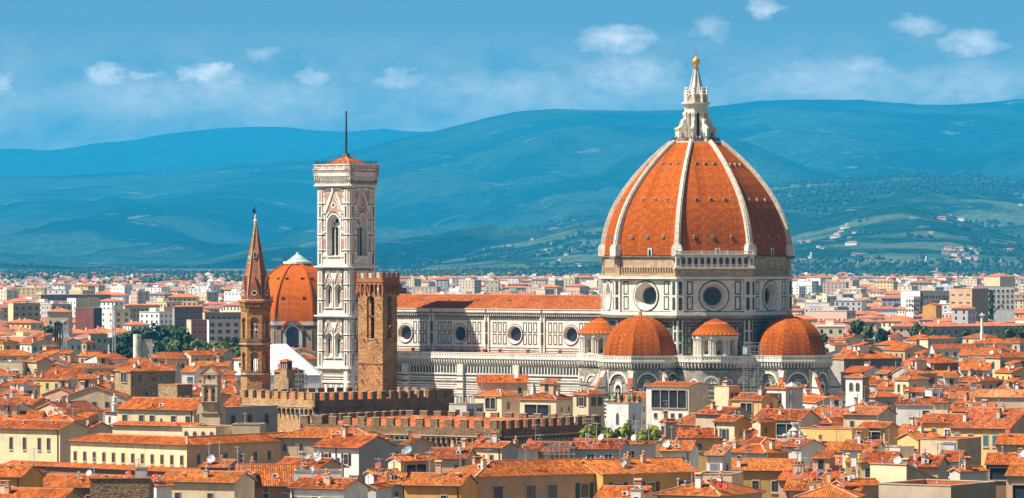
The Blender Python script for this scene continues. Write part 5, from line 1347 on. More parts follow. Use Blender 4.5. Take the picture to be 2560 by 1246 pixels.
        if W >= D: ridges += [((x0_, y0_, zl + .05), A), ((x1_, y0_, zl + .05), B), ((x1_, y1_, zl + .05), B), ((x0_, y1_, zl + .05), A)]
        else: ridges += [((x0_, y0_, zl + .05), A), ((x1_, y0_, zl + .05), A), ((x1_, y1_, zl + .05), B), ((x0_, y1_, zl + .05), B)]
    elif rt == 'hl':      # hipped at the near end, running on behind
        A, B = (-W / 2, W / 2, z + h + .22), (-W / 2, D, z + h + .22); zl = z - o * p + .22
        rf.thick([[(-W - o, -o, zl), (o, -o, zl), A], [(o, -o, zl), (o, D, zl), B, A], [(-W - o, D, zl), (-W - o, -o, zl), A, B]], t, tm, eave_m); ridges = [(A, B), ((-W - o, -o, zl + .05), A), ((o, -o, zl + .05), A)]
    elif rt == 'sf': rf.thick([[(-W - og, -o, zl), (og, -o, zl), (og, D + og, sl(D + og)), (-W - og, D + og, sl(D + og))]], t, tm, eave_m)
    elif rt == 'sb': rf.thick([[(-W - .15, -.15, z + .2), (.15, -.15, z + .2), (.15, D + o, z + .2 - p * (D + o)), (-W - .15, D + o, z + .2 - p * (D + o))]], t, tm, eave_m)
    elif rt == 'c':
        k = sp.get('ring', 5.5); A = [(-W - o, -o), (o, -o), (o, D + o), (-W - o, D + o)]; B = [(-W + k, k), (-k, k), (-k, D - k), (-W + k, D - k)]; C_ = [(-W + 2 * k, 2 * k), (-2 * k, 2 * k), (-2 * k, D - 2 * k), (-W + 2 * k, D - 2 * k)]; zr = zl + (k + o) * p; ps = []
        for j in range(2):
            e = (j + 1) % 4; ps += [[(*A[j], zl), (*A[e], zl), (*B[e], zr), (*B[j], zr)], [(*B[j], zr), (*B[e], zr), (*C_[e], zr - k * p), (*C_[j], zr - k * p)]]; ridges += [((*B[j], zr + .05), (*B[e], zr + .05)), ((*A[j], zl + .06), (*B[j], zr + .05))]
        rf.thick(ps, t, tm, eave_m)
    else:   # flat terrace behind a parapet
        pt = .25; zf = z - .9; cap = ridge_m if sp.get('tilecap') else trim
        rf.poly([(-W, 0, zf), (0, 0, zf), (0, D, zf), (-W, D, zf)], ridge_m if sp.get('tilecap') else trim)
        for fr, u0, u1 in ((F_, -W, 0), (R_, 0, D), (B_, 0, W), (L_, 0, D)):
            rf.face(fr, [(u1, zf), (u0, zf), (u0, z), (u1, z)], -pt, wm); rf.fbox(fr, u0 - .08, z, u1 + .08, z + .14, -pt - .05, .09, cap, True)
    if det and Y < 1300:
        for A, B in ridges: rf.bar(A, B, .34, .2, ridge_m)
    roof = rf.build('roof', root, rc)
    # openings
    wins = sp.get('win')
    if wins is None:
        wins = []
        if Y < 2400:
            for face, ln in (('F', W), ('R', D if abs(sp['a']) > 4 else 0)):
                n = min(int(ln / rg.uniform(2.6, 3.8)), 9)
                if n < 1 and ln > 2.2: n = 1
                if n and (face == 'F' or rg.random() < .75):
                    st = rg.choice(['d', 'd', 'd', 'g', 'o', 'w', 'n'] if det else ['d', 'd', 'g', 'n'])
                    rows = 1 if near or rg.random() < .4 else 2
                    for r in range(rows): wins.append((face, n, rg.uniform(.8, 1.1), rg.uniform(1.4, 1.8), 1.9 + 3.3 * r, st))
    for wsp in wins:
        face, n, ww, wh, dz, st = wsp[:6]
        ln = W if face == 'F' else D
        us = [(i + .5) / n for i in range(n)] if isinstance(n, int) else n
        for fu in us:
            if face == 'F': loc = (-W + fu * W, -.004, z - dz); rz = 0
            else: loc = (.004, fu * D, z - dz); rz = R(90)
            if st == 'L':       # open loggia: flat dark panel painted as its shaded depth, with posts
                fr = Fr(loc, (1, 0, 0) if face == 'F' else (0, 1, 0), (0, -1, 0) if face == 'F' else (1, 0, 0)); lm = MB()
                lm.face(fr, [(-ww / 2, -wh / 2), (ww / 2, -wh / 2), (ww / 2, wh / 2), (-ww / 2, wh / 2)], .01, dark); lm.frame(fr, -ww / 2 - .2, -wh / 2 - .2, ww / 2 + .2, wh / 2 + .2, .2, 0, .25, trim)
                npst = max(2, int(ww / 2.2))
                for j in range(1, npst): u = -ww / 2 + j * ww / npst; lm.fbox(fr, u - .1, -wh / 2, u + .1, wh / 2, .01, .2, trim)
                for j in range(npst): u = -ww / 2 + (j + .5) * ww / npst; lm.fbox(fr, u - ww / npst * .36, -wh / 2 + .1, u + ww / npst * .36, wh * .25, .01, .03, glass)
                lm.build('loggia', root); continue
            kind = {'a': 'arch', 'w': 'white', 'd': 'stone', 'n': 'thin'}.get(st, 'stone' if near else 'thin')
            wo = inst('window', lib('w' + kind, lambda: unit_window(kind).build('window')), root, loc, rz, (ww, 1, wh))
            if st in 'gbrk' or st == 'o':
                sc = SHUT[{'g': 'green', 'b': 'blue', 'r': 'brown', 'k': 'grey', 'o': 'dark'}[st]] if st != 'o' else SHUT[rg.choice(['brown', 'dark', 'brown', 'green'])]
                sm = lib('shutter', lambda: unit_shutter().build('shutter'))
                if st == 'o':
                    for sx in (-1, 1): inst('shutter', sm, wo, (sx * .78, -.02, 0), 0, (.5, 1, 1.04), sc)
                else:
                    for sx in (-1, 1): inst('shutter', sm, wo, (sx * .25, -.03, 0), 0, (.49, 1, 1.0), sc)
    # things on the roof
    def roof_z(x, y):
        if rt == 'gx': return z + .2 + p * min(y, D - y)
        if rt in ('gy', 'hl'): return z + .2 + p * min(x + W, -x, y + 99 if rt == 'gy' else y)
        if rt == 'h': return z + .2 + p * max(0, min(x + W, -x, y, D - y))
        if rt == 'sf': return z + .2 + p * y
        if rt == 'sb': return z + .2 - p * y
        if rt == 'c': return z + .2 + p * max(0, min(y, abs(2 * sp.get('ring', 5.5) - y), -x, W + x))
        return z - .9
    nch = sp.get('ch'); nch = nch if nch is not None else (rg.choice([1, 1, 2, 2, 3, 4]) if det else rg.choice([0, 1, 1]))
    feats = []
    for i in range(nch):
        x = -W * rg.uniform(.12, .88); y = D * rg.uniform(.12, .62); v = rg.choice([0, 0, 1, 1, 2, 3])
        inst('chimney', lib('chim%d' % v, lambda: mk_chimney(v)), roof, (x, y, roof_z(x, y)), rg.choice([0, R(90)]), (1, 1, rg.uniform(.8, 1.2)), rg.choice([WALLS['cream'], WALLS['white'], WALLS['beige'], WALLS['peach'], WALLS['pale grey']]))
    if Y < 1100:
        for i in range(rg.randrange(0, 5)):
            x = -W * rg.uniform(.06, .94); y = D * rg.uniform(.06, .48); sv = rg.uniform(.6, 1.3); inst('vent_pipe', lib('vent%d' % (i % 2), lambda: mk_vent(i % 2)), roof, (x, y, roof_z(x, y)), 0, (1, 1, sv))
    if det:
        nd = sp.get('dish'); nd = nd if nd is not None else (1 if rg.random() < .30 else 0)
        cols = sp.get('dishc')
        for i in range(nd):
            x = -W * rg.uniform(.1, .9); y = D * rg.uniform(.05, .5); c = cols or rg.choice([(.46, .07, .03), (.46, .07, .03), (.74, .74, .72), (.42, .42, .40)])
            s_ = rg.uniform(1.0, 1.5); inst('satellite_dish', lib('dish', mk_dish), roof, (x, y, roof_z(x, y) + .9), rg.uniform(R(-50), R(10)) - R(sp['a']), (s_, s_, s_), c); sp['dishcol'] = c
        na = sp.get('ant'); na = na if na is not None else (rg.choice([0, 1, 1, 2]) if Y < 1250 else 0)
        for i in range(na):
            x = -W * rg.uniform(.1, .9); y = D * rg.uniform(.1, .6); v = rg.randrange(3); inst('tv_antenna', lib('ant%d' % v, lambda: mk_antenna(v)), roof, (x, y, roof_z(x, y)), rg.uniform(0, 3))
        for i in range(sp.get('ac', 1 if rg.random() < .15 else 0)):
            x = -W * rg.uniform(.2, .8); y = D * rg.uniform(.1, .3); inst('air_conditioner', lib('ac', mk_ac), roof, (x, y, roof_z(x, y) + .05), -R(sp['a']) * .5)
        nsk = sp.get('sky', 1 if rg.random() < .12 and rt in ('gx', 'h', 'sf') else 0)
        for i in range(nsk):
            x = -W * rg.uniform(.25, .75); y = D * .25; o_ = inst('skylight', lib('sky', mk_skylight), roof, (x, y, roof_z(x, y) - .02)); o_.rotation_euler = (math.atan(p), 0, 0)
        sp['nsky'] = nsk; sp['ndish'] = nd
    if (sp.get('fill') or sp.get('ch') is None or sp['ch'] > 1) and det and 8 < W < 30 and D > 6.5 and rt in ('gx', 'h', 'gy') and rg.random() < .45:
        x = -W * rg.uniform(.35, .65); y = D * rg.uniform(.30, .45); dw = rg.uniform(1.3, 2.3); dh = rg.uniform(1.3, 2.4); zb_0 = roof_z(x, y); fr = Fr((x, y, 0), (1, 0, 0), (0, -1, 0))
        dm_ = MB(); dm_.box((x - dw, y, zb_0 - 1.2), (x + dw, y + 3.4, zb_0 + dh), plaster); dm_.face(fr, [(-.5, zb_0 + .35), (.5, zb_0 + .35), (.5, zb_0 + dh - .3), (-.5, zb_0 + dh - .3)], .012, glass); dm_.frame(fr, -.6, zb_0 + .25, .6, zb_0 + dh - .2, .1, 0, .07, trim)
        do = dm_.build('dormer', root, WALLS[rg.choice(['cream', 'white', 'beige', 'pale grey', 'peach'])]); dr_ = MB(); dr_.thick([[(x - dw - .25, y - .35, zb_0 + dh + .1), (x + dw + .25, y - .35, zb_0 + dh + .1), (x + dw + .25, y + 3.6, zb_0 + dh + 1.1), (x - dw - .25, y + 3.6, zb_0 + dh + 1.1)]], .15, roof_tile, eave_m); dr_.build('dormer_roof', do, rg.choice(ROOFS)); sp['dorm'] = 1
    if Y < 960 and rt not in ('f', 'sb') and W > 5:
        dp = MB(); dp.box((-.06, -.18, 0), (.06, -.06, z - .1), iron)
        if rg.random() < .7: o_ = dp.build('drainpipe', root); o_.location = (rg.choice([-.5, -W + .5, -W / 2]), 0, 0)
    if sp.get('near_gutter', Y < 1000) and rt in ('gx', 'h', 'c', 'sf'):
        gt = MB(); gt.box((-W - o if rt != 'gx' else -W - og, -o - .1, zl - .2), (o if rt != 'gx' else og, -o + .04, zl - .06), iron); gt.build('gutter', root)
    sp['nch'] = nch; sp['root'] = root
    return root
# ------------------------------------------------------------------ the houses one can pick out in the photograph
HAND = []
def H(label, x0, xc, x1, ye, z, a, rt, wall, **k):
    name, cat = k.pop('name', 'house'), k.pop('cat', 'house')
    if -20 <= a <= 0 and rt in ('gx', 'h', 'gy') and ye > 960 and xc - x0 < 260: a -= 12; k['D'] = min(k.get('D') or 9, 9)
    HAND.append((house_spec(x0, xc, x1, ye, z, a, rt=rt, wall=wall, **k), label, cat, name))
O5 = (.50, .132, .026); O1 = (.45, .108, .020); BR = (.29, .072, .024); RD = (.36, .078, .019)
# -- left foreground
H('pale yellow palace at the left edge with four tall windows', -40, 150, 186, 1075, 21, -19, 'gx', 'pale yellow', wr='beige', roofc=BR, pitch=.30, keep=75, win=[('F', [.31, .50, .71, .84], .8, 2.5, 2.9, 'n')], ch=0, dish=0, ant=1, D=13.5)
H('long pale yellow gallery wing round a courtyard, right side coloured peach for shade', 150, 467, 800, 1114, 20, -40, 'c', 'pale yellow', wr='peach', roofc=O1, ring=3.7, pitch=.30, keep=60, win=[('F', 12, .85, 1.9, 2.8, 'r'), ('R', [.08, .15, .27, .38, .48, .58, .68, .78, .88], .95, 2.0, 2.7, 'd')], ch=0, dish=0, ant=0, ac=0, sky=1)  # peach side wall is the yellow front recoloured as shade
H('low brown lean-to wing under the yellow gallery, with a long strip of roof', -40, 490, 540, 1183, 15.2, -40, 'sf', 'brown', D=2.2, pitch=.22, roofc=O1, win=[('F', 9, 1.1, 1.5, 2.6, 'd')], ch=0, dish=0)
H('big mottled orange roof left of the rough stone wall', 87, 300, 300, 1221, 18, -6, 'gx', 'brown', yr=1171, D=13, roofc=O5, ch=1, dish=1, dishc=(.74, .74, .72))
H('rough rubble stone wall topped by a single line of tiles', 225, 373, 373, 1197, 21, 0, 'sb', 'dark stone', D=9, pitch=.2, roofc=O5, win=[], ch=0, dish=1, dishc=(.5, .06, .03), ant=1, ac=0)
H('bright ochre orange house at the left edge with one white framed window', -30, 53, 53, 1194, 20.4, -4, 'gx', 'ochre', yr=1168, roofc=O1, win=[('F', [.68], .9, 1.7, 2.3, 'w')], ch=1, dish=0)
H('small beige house with hipped tile cap and dark blue window beside the ochre house', 51, 86, 86, 1184, 19.6, -8, 'h', 'beige', D=4.5, win=[('F', [.35], 1.1, 2.2, 2.0, 'd')], ch=0, dish=0, ant=0)
H('orange roof filling the bottom left corner', -40, 150, 150, 1256, 18.6, -5, 'gx', 'tan', yr=1220, roofc=O5, ch=2)
H('white and grey rooftop box behind the rubble stone wall', 338, 366, 366, 1171, 21.5, 0, 'f', 'pale grey', D=3, win=[], ch=0, dish=0, ant=1)
H('cream house with bright orange roof, blue window and white pipes by the rubble wall', 392, 586, 586, 1208, 19.2, -8, 'gx', 'cream', yr=1189, D=8, roofc=O5, win=[('F', [.25, .68], 1.0, 1.5, 2.4, 'd')], ch=1, dish=0, ant=2)
H('white gable end with a red satellite dish beside the rubble wall', 376, 391, 428, 1216, 19, -60, 'gy', 'white', win=[], ch=0, dish=1, dishc=(.5, .06, .03))
H('plain grey shed wall right of the blue windowed cream house', 563, 627, 627, 1188, 20, -4, 'f', 'grey', D=8, win=[], ch=0, dish=0, tilecap=True)
H('broad orange roof with stub chimney over a dark wall, left of the white terrace', 593, 737, 737, 1216, 18, 4, 'gx', 'brown', yr=1165, roofc=O5, ch=1, dish=0)
H('long flat white terrace wall behind the blue shopfront house', 735, 852, 852, 1179, 20.8, 0, 'f', 'white', D=5, win=[], ch=1, dish=2, dishc=(.74, .74, .72))
H('white house with a blue shopfront window and wide tile roof, bottom centre left', 722, 862, 905, 1224, 19.6, -14, 'gx', 'white', wr='white', D=7.5, roofc=RD, win=[('F', [.27], 2.2, 1.8, 2.2, 'o'), ('F', [.78], 3.6, 2.0, 2.3, 'L')], ch=2, dish=1, dishc=(.5, .06, .03))
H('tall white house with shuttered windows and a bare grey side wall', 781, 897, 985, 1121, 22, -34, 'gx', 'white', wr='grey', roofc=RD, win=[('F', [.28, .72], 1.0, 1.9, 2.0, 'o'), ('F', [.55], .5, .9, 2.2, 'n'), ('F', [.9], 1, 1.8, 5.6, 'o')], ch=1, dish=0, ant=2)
H('low grey gabled house behind the tall white house', 1004, 1019, 1083, 1112, 20.6, -48, 'gx', 'grey', wr='grey', win=[('R', [.3], .9, 1.5, 3.2, 'w')], ch=0, dish=1)
H('grey flat house with red chimney pots between the tall white house and battlements', 935, 960, 1022, 1105, 20.6, -40, 'f', 'grey', wr='grey', win=[('R', [.5], .9, 1.6, 2.6, 'd')], ch=3, dish=0)
H('cream church nave with deep square windows and broad orange roof left of the belfry', 283, 484, 500, 1027, 23, -30, 'gx', 'cream', yr=994, D=12, roofc=O1, keep=70, win=[('F', [.10, .32, .46, .74, .93], 1.3, 2.2, 2.2, 'd'), ('F', [.58], .6, 1.6, 2.4, 'a')], ch=0, dish=0, ant=0, name='church', cat='church')
H('cream church aisle with a thin strip of roof under the deep windowed nave', 270, 486, 500, 1068, 20.7, -30, 'sf', 'cream', D=2.6, pitch=.2, roofc=O5, win=[], ch=0, dish=0, ant=0, name='church', cat='church')
H('cream terrace with four arched windows and stone posts below the belfry', 452, 540, 553, 1069, 20.8, -28, 'f', 'cream', D=9, win=[('F', 4, 1.0, 1.9, 1.7, 'a')], ch=0, dish=0, ant=0)
H('stained dark grey church wall behind the arched terrace', 549, 554, 686, 1020, 22.5, -42, 'f', 'grey', wr=(.50, .42, .34), win=[('R', [.2, .5, .8], 1.5, 2.4, 2.6, 'a')], ch=0, dish=0, ant=0)
H('small beige annex with two arches below the stained grey wall', 580, 650, 652, 1062, 21.3, -8, 'f', 'beige', D=6, win=[('F', [.68, .93], 1.5, 2.0, 2.6, 'a')], ch=0, dish=0)
H('wide orange roof between the gallery and the tall white house', 690, 935, 940, 1097, 20.6, 0, 'h', 'beige', yr=1052, roofc=O5, ch=0, dish=0, ant=1)
H('house with a red brown roof and beige gable below the gallery windows', 680, 797, 852, 1172, 19, -18, 'gx', 'beige', roofc=RD, D=8, ch=1, dish=2)
H('small tiled shed with two white satellite dishes at the end of the gallery', 500, 566, 572, 1170, 19, -12, 'gx', 'brown', D=6, ch=0, dish=2, dishc=(.76, .76, .74))
# -- centre foreground
H('cream house with a large dark picture window and white gable, bottom centre', 969, 1002, 1090, 1154, 22, -58, 'gy', 'pale yellow', wr='cream', roofc=O1, win=[('R', [.42], 3.6, 2.9, 2.0, 'L'), ('F', [.3, .75], .7, 1.1, 1.9, 'd')], ch=0, dish=1, dishc=(.3, .38, .48), ant=0)
H('ochre house with a wide roof below the picture window house', 1010, 1152, 1156, 1216, 18.8, -4, 'gx', 'ochre', yr=1182, roofc=O5, ch=1, dish=0, ant=2, win=[('F', [.7], 1, 1.5, 2.2, 'd')])
H('little dormer house with a glass skylight left of the picture window', 912, 934, 1000, 1187, 20.2, -62, 'gy', 'white', wr='grey', roofc=O5, win=[], ch=0, dish=1, dishc=(.5, .06, .03), sky=1)
H('narrow white gable between the shopfront house and the dormer house', 908, 940, 941, 1222, 19.3, -6, 'gy', 'pale grey', D=7, win=[], ch=0, ant=2)
H('low grey house with one row of tiles and a red chimney by the ochre house', 942, 1008, 1010, 1212, 18.9, -4, 'sf', 'grey', D=4, roofc=O5, win=[('F', [.75], .6, .8, 1.6, 'n')], ch=1, dish=0)
H('big building, tan for shade, with stone framed windows and a hipped mottled roof, bottom centre', 1100, 1191, 1508, 1193, 19.5, -61, 'hl', 'cream', wr='tan', pitch=.33, roofc=O5, win=[('F', [.35], 1.1, 2.3, 2.4, 'o'), ('R', [.17, .43, .60], 1.9, 2.5, 2.7, 'd'), ('R', [.86], 1.6, 2.5, 2.7, 'o')], ch=2, dish=1, dishc=(.5, .06, .03), ant=2, ac=1, name='apartment_house')  # cream on the lit end; tan puts the long side's shade into colour
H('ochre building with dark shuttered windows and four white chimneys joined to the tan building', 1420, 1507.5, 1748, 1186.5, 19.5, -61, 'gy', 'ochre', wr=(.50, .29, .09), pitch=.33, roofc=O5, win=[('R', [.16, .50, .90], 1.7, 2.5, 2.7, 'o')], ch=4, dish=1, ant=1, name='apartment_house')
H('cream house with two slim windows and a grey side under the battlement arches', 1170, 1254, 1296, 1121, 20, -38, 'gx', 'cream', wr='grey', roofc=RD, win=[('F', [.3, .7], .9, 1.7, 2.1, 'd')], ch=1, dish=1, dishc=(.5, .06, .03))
H('low house with a wide dull red roof under the battlement arches', 1067, 1165, 1166, 1148, 18.3, 0, 'gx', 'beige', yr=1118, roofc=BR, ch=1, dish=0)
H('cream house with an arched window and orange awning roof behind the dark battlements', 1186, 1254, 1302, 991, 21, -38, 'h', 'cream', roofc=O5, win=[('R', [.35], 1.1, 2.0, 2.3, 'a'), ('F', [.6], 3, 2.6, 1.8, 'L')], ch=0, dish=0, ant=1)
H('plain cream house with a shallow roof right in front of the marble aisle', 1194, 1318, 1322, 957, 24, 0, 'gx', 'cream', yr=950, D=9, win=[('F', [.85], .9, 1.5, 2, 'n')], ch=0, dish=1, dishc=(.74, .74, .72), ant=1)
H('small white rooftop house with a grey annex beside the end of the dark battlements', 1122, 1166, 1190, 1012, 20.2, -30, 'f', 'pale grey', D=8, ch=1, dish=0, ac=2)
H('house with greenery hung over its loggia and an orange hipped roof', 1300, 1390, 1417, 1000, 20.4, -18, 'h', 'cream', D=10, roofc=RD, win=[('F', [.48], 6.6, 2.6, 2.6, 'L'), ('R', [.3, .7], .6, 1.1, 2.4, 'n')], ch=2, dish=0)
H('square cream turret house with a pyramid roof beside the white roof terrace', 1433, 1471, 1512, 987, 22, -43, 'h', 'cream', keep=60, roofc=O1, win=[('F', [.55], 1.5, 2.2, 1.7, 'o'), ('R', [.32, .72], .8, 2.1, 1.7, 'o'), ('R', [.7], .8, 1.5, 5.5, 'n')], ch=0, dish=0, ant=0)
H('bright white block with an arched slit window and plants on its flat roof', 1517, 1571, 1605, 1010, 21, -32, 'f', (.82, .80, .76), keep=72, win=[('F', [.5], .75, 2.8, 3.4, 'a'), ('R', [.4], .5, 1.3, 3.2, 'n')], ch=1, dish=0, ant=0, ac=0)
H('garden terrace building covered with shrubs under the white block', 1452, 1650, 1655, 1104, 19, -4, 'f', 'tan', D=12, keep=25, win=[], ch=0, dish=2, dishc=(.76, .76, .74))
H('white modern house with a huge dark glazed loggia before the cathedral apse', 1617, 1722, 1774, 967, 23, -24, 'gx', 'white', keep=62, wr='cream', D=13, pitch=.10, roofc=O1, win=[('F', [.54], 9.0, 4.3, 3.1, 'L'), ('F', [.22, .42, .62, .8], .9, 1.2, 7.2, 'n')], ch=0, dish=0, ant=0)
H('narrow grey tower house with a green awning right of the garden terrace', 1652, 1664, 1692, 1056, 20.8, -58, 'gy', 'grey', roofc=O5, win=[('F', [.5], 1.2, 2.6, 2.0, 'd'), ('R', [.4], .6, 1, 4.6, 'n')], ch=1, dish=0)
H('stained grey shed with a white grid window below the garden terrace', 1548, 1558, 1640, 1112, 19.2, -66, 'gy', 'grey', wr='pale grey', roofc=O5, win=[('R', [.24], 1.6, 2.6, 2.4, 'w')], ch=0, dish=1, dishc=(.76, .76, .74))
H('house with a red tiled roof over a blue painted wall below the shrubs', 1427, 1552, 1556, 1124, 18.6, 0, 'gx', 'blue grey', yr=1105, roofc=(.36, .07, .025), win=[('F', [.4, .75], 1.6, 1.2, 1.5, 'w')], ch=1, dish=1)
H('low white house with two wall units and big white dish above the ochre building', 1652, 1726, 1730, 1129, 19.2, 0, 'gx', 'white', yr=1112, roofc=O5, win=[('F', [.72], 1, .9, 1.6, 'd')], ch=1, dish=1, dishc=(.78, .78, .76), ac=2)
H('small gabled house at the bottom edge below the shuttered ochre building', 1488, 1605, 1608, 1250, 18.2, -6, 'gx', 'cream', yr=1231, roofc=O1, ch=1, dish=1, dishc=(.5, .06, .03))
H('white chimney block with a small square window, at the bottom edge', 1577, 1602, 1604, 1226, 20.3, -10, 'f', 'white', D=3, win=[('F', [.5], .6, .9, 1.4, 'w')], ch=0, dish=1, dishc=(.5, .06, .03))
H('hipped orange roof with three chimneys at the bottom, below the shuttered altana', 1645, 1800, 1962, 1242, 19, -30, 'h', 'beige', D=14, roofc=O5, ch=3, dish=2, dishc=(.5, .06, .03))
H('dull brown roofs behind a scaffold, left of the red roofed blue house', 1308, 1418, 1420, 1131, 18.2, 0, 'gx', 'ochre', yr=1110, roofc=BR, ch=0, dish=1, ant=2)
H('white stucco gable behind the mottled roof at the centre', 1270, 1290, 1345, 1125, 18.8, -60, 'gy', 'pale grey', win=[], ch=1, dish=0)
# -- right foreground
H('pale yellow stair tower with white chimneys before the cathedral apse', 1787, 1822, 1853, 967, 23.5, -38, 'f', 'pale yellow', keep=50, wr='yellow', tilecap=True, win=[('R', [.25, .62], .8, 1.3, 2.2, 'n')], ch=3, dish=0, ant=1)
H('yellow house with brown double windows right of the stair tower', 1832, 1904, 1930, 1001, 20.4, -20, 'gx', 'yellow', roofc=RD, D=8, win=[('F', [.50], 3.0, 2.8, 2.2, 'L'), ('R', [.5], 1.2, 2.6, 2.2, 'o')], ch=1, dish=0)
H('white square tower house with dark windows and a hipped roof, right of the scaffold', 1919, 1964, 2010, 972, 23, -44, 'h', 'white', keep=50, wr='pale grey', roofc=O1, win=[('F', [.5], 1.7, 2.3, 2.3, 'o'), ('R', [.3], 1.0, 2.0, 2.3, 'n')], ch=0, dish=0, ant=0, band=1)
H('white belvedere with two arched windows and a brown stone side', 2116, 2156, 2175, 944, 25, -34, 'h', 'white', wr='stone', roofc=O1, win=[('F', [.33, .72], 1.2, 2.2, 2.3, 'a')], ch=0, dish=0, ant=1)
H('brown roofed house with a grey gable and a tall cream flue', 1742, 1815, 1881, 1038, 20, -44, 'gx', 'beige', wr='grey', roofc=BR, ch=1, dish=2, win=[('R', [.75], 1.2, 1.3, 3, 'd')])
H('house with an orange gable and cream front under short red roof', 1787, 1836, 1883, 1056, 20.2, -42, 'gx', 'cream', wr='ochre', roofc=RD, win=[('F', [.12], .6, 2.2, 2.6, 'd'), ('F', [.5], 1.2, 2.3, 2.6, 'o'), ('R', [.35], .8, 2.1, 2.8, 'k')], ch=0, dish=0, ant=0)
H('small orange gabled house left of the dark loggia roof', 1883, 1901, 1941, 1057, 20.2, -58, 'gy', 'cream', wr=(.62, .30, .08), roofc=BR, win=[('R', [.35], .6, 1.3, 1.6, 'n')], ch=1, dish=0)
H('wide red roof over a dark open loggia, above the white statue', 1885, 2000, 2058, 1052, 19.4, -26, 'gx', 'beige', roofc=RD, win=[('F', [.72], 4.6, 2.4, 2.0, 'L')], ch=2, dish=2, dishc=(.5, .06, .03))
H('long bright yellow parapet wall right of the white statue', 2001, 2130, 2153, 1074, 20, -30, 'f', (.80, .50, .17), D=8, tilecap=True, win=[], ch=1, dish=1, dishc=(.5, .06, .03))
H('pale grey gabled house with stains below the white statue', 1953, 2003, 2067, 1118, 19, -46, 'gx', 'pale grey', wr='pale grey', roofc=RD, win=[('R', [.5], .9, 1.3, 3.6, 'd')], ch=0, dish=0, ant=1, ac=1)
H('broad hipped roof with a yellow roof box over ochre walls', 1812, 1913, 1976, 1134, 20, -40, 'h', 'pale grey', wr='ochre', roofc=O1, win=[('R', [.85], .9, 1.6, 3.8, 'd')], ch=2, dish=0)
H('white rooftop altana with a blue shuttered window and tiled cap', 1767, 1806, 1820, 1140, 22.8, -24, 'sf', 'white', D=4, wr='pale grey', roofc=(.42, .17, .08), win=[('F', [.5], 1.5, 1.5, 2.0, 'k'), ('R', [.5], .8, 2.4, 2.6, 'd')], ch=0, dish=0, ant=0)
H('cream terrace block carrying the blue shuttered altana', 1738, 1830, 1862, 1187, 20.4, -16, 'f', 'cream', D=8, win=[('F', [.62], .8, .5, 1.6, 'n')], ch=1, dish=0)
H('shaded ochre house with a wide orange roof right of the altana', 1818, 1978, 1983, 1178, 19.4, 0, 'gx', (.42, .27, .09), yr=1150, roofc=O5, win=[('F', [.45, .75], 1.2, 2.0, 2.6, 'd')], ch=1, dish=0, ant=2)  # ochre darkened so the colour holds the wall's shade
H('big sloping red orange roof with a glass skylight', 1950, 2100, 2118, 1204, 18.4, -8, 'gx', 'peach', yr=1142, D=16, roofc=(.54, .12, .035), win=[('F', [.2, .6], 1.2, 2, 2.4, 'd')], ch=2, dish=0, sky=2, ant=2)
H('low orange roof with a crowd of small chimneys at the lower right', 1965, 2150, 2155, 1229, 18, 0, 'gx', 'peach', yr=1190, roofc=O5, ch=5, dish=0, ant=1)
H('hipped orange roof at the bottom edge with brown weathered patches', 1995, 2140, 2145, 1246, 17.6, 0, 'h', 'beige', yr=1214, roofc=O5, ch=3, dish=0)
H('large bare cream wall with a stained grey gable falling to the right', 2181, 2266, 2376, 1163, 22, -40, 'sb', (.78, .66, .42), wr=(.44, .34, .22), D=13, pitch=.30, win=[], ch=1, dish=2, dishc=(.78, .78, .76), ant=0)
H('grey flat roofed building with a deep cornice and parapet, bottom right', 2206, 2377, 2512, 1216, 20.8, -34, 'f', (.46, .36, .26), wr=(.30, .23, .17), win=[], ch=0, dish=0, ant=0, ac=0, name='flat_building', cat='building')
H('orange roofed house with a stained tan gable left of the bare cream wall', 2082, 2112, 2206, 1216, 18.8, -62, 'gy', 'tan', wr='tan', roofc=O5, ch=0, dish=0, win=[('R', [.9], .9, 1.8, 2.6, 'd')], ac=2)
H('yellow house with one green shuttered window and a white glazed door', 2298, 2384, 2405, 1059, 21, -20, 'gx', 'yellow', roofc=RD, D=9, win=[('F', [.46], 1.1, 1.9, 2.0, 'g'), ('F', [.83], 1.3, 2.3, 2.3, 'w')], ch=0, dish=0)
H('long yellow house with green and blue shutters under a huge red roof', 2384, 2523, 2580, 1073, 21, -27, 'gx', 'yellow', wr='tan', roofc=(.46, .115, .04), D=21, win=[('F', [.11, .34], 1.1, 2.1, 2.2, 'g'), ('F', [.60, .76], 1.1, 2.3, 2.4, 'b'), ('R', [.6], .9, 1.8, 3, 'd')], ch=5, dish=0, sky=3)
H('beige house with green windows and a low dull roof above the leafy loggia', 2112, 2196, 2231, 1039, 20, -30, 'gx', 'cream', roofc=(.46, .16, .07), D=9, win=[('F', [.25, .72], 1.0, 1.5, 2.0, 'g')], ch=0, dish=1, dishc=(.76, .76, .74))
H('tan gabled house with a dark loggia and a yellow creeper', 2150, 2212, 2251, 1071, 20, -36, 'gx', 'tan', wr='tan', roofc=RD, win=[('F', [.5], 4.4, 2.2, 1.9, 'L'), ('R', [.25], .6, 1.3, 1.8, 'w')], ch=0, dish=0, ant=1)
H('bright orange roof with a yellow gable below the green shutters', 2250, 2296, 2364, 1100, 19, -58, 'gy', 'yellow', roofc=O5, ch=1, dish=1, dishc=(.5, .06, .03), win=[])
H('flat tan building with three cream panels and a thick tile edge', 2305, 2393, 2468, 1100, 20.3, -28, 'f', 'cream', wr='tan', tilecap=True, win=[], ch=0, dish=0, ant=1)
H('small white box house before the flat tan building', 2352, 2386, 2394, 1110, 20.9, -10, 'f', (.80, .79, .77), D=5, win=[], ch=0, dish=0, ant=1)
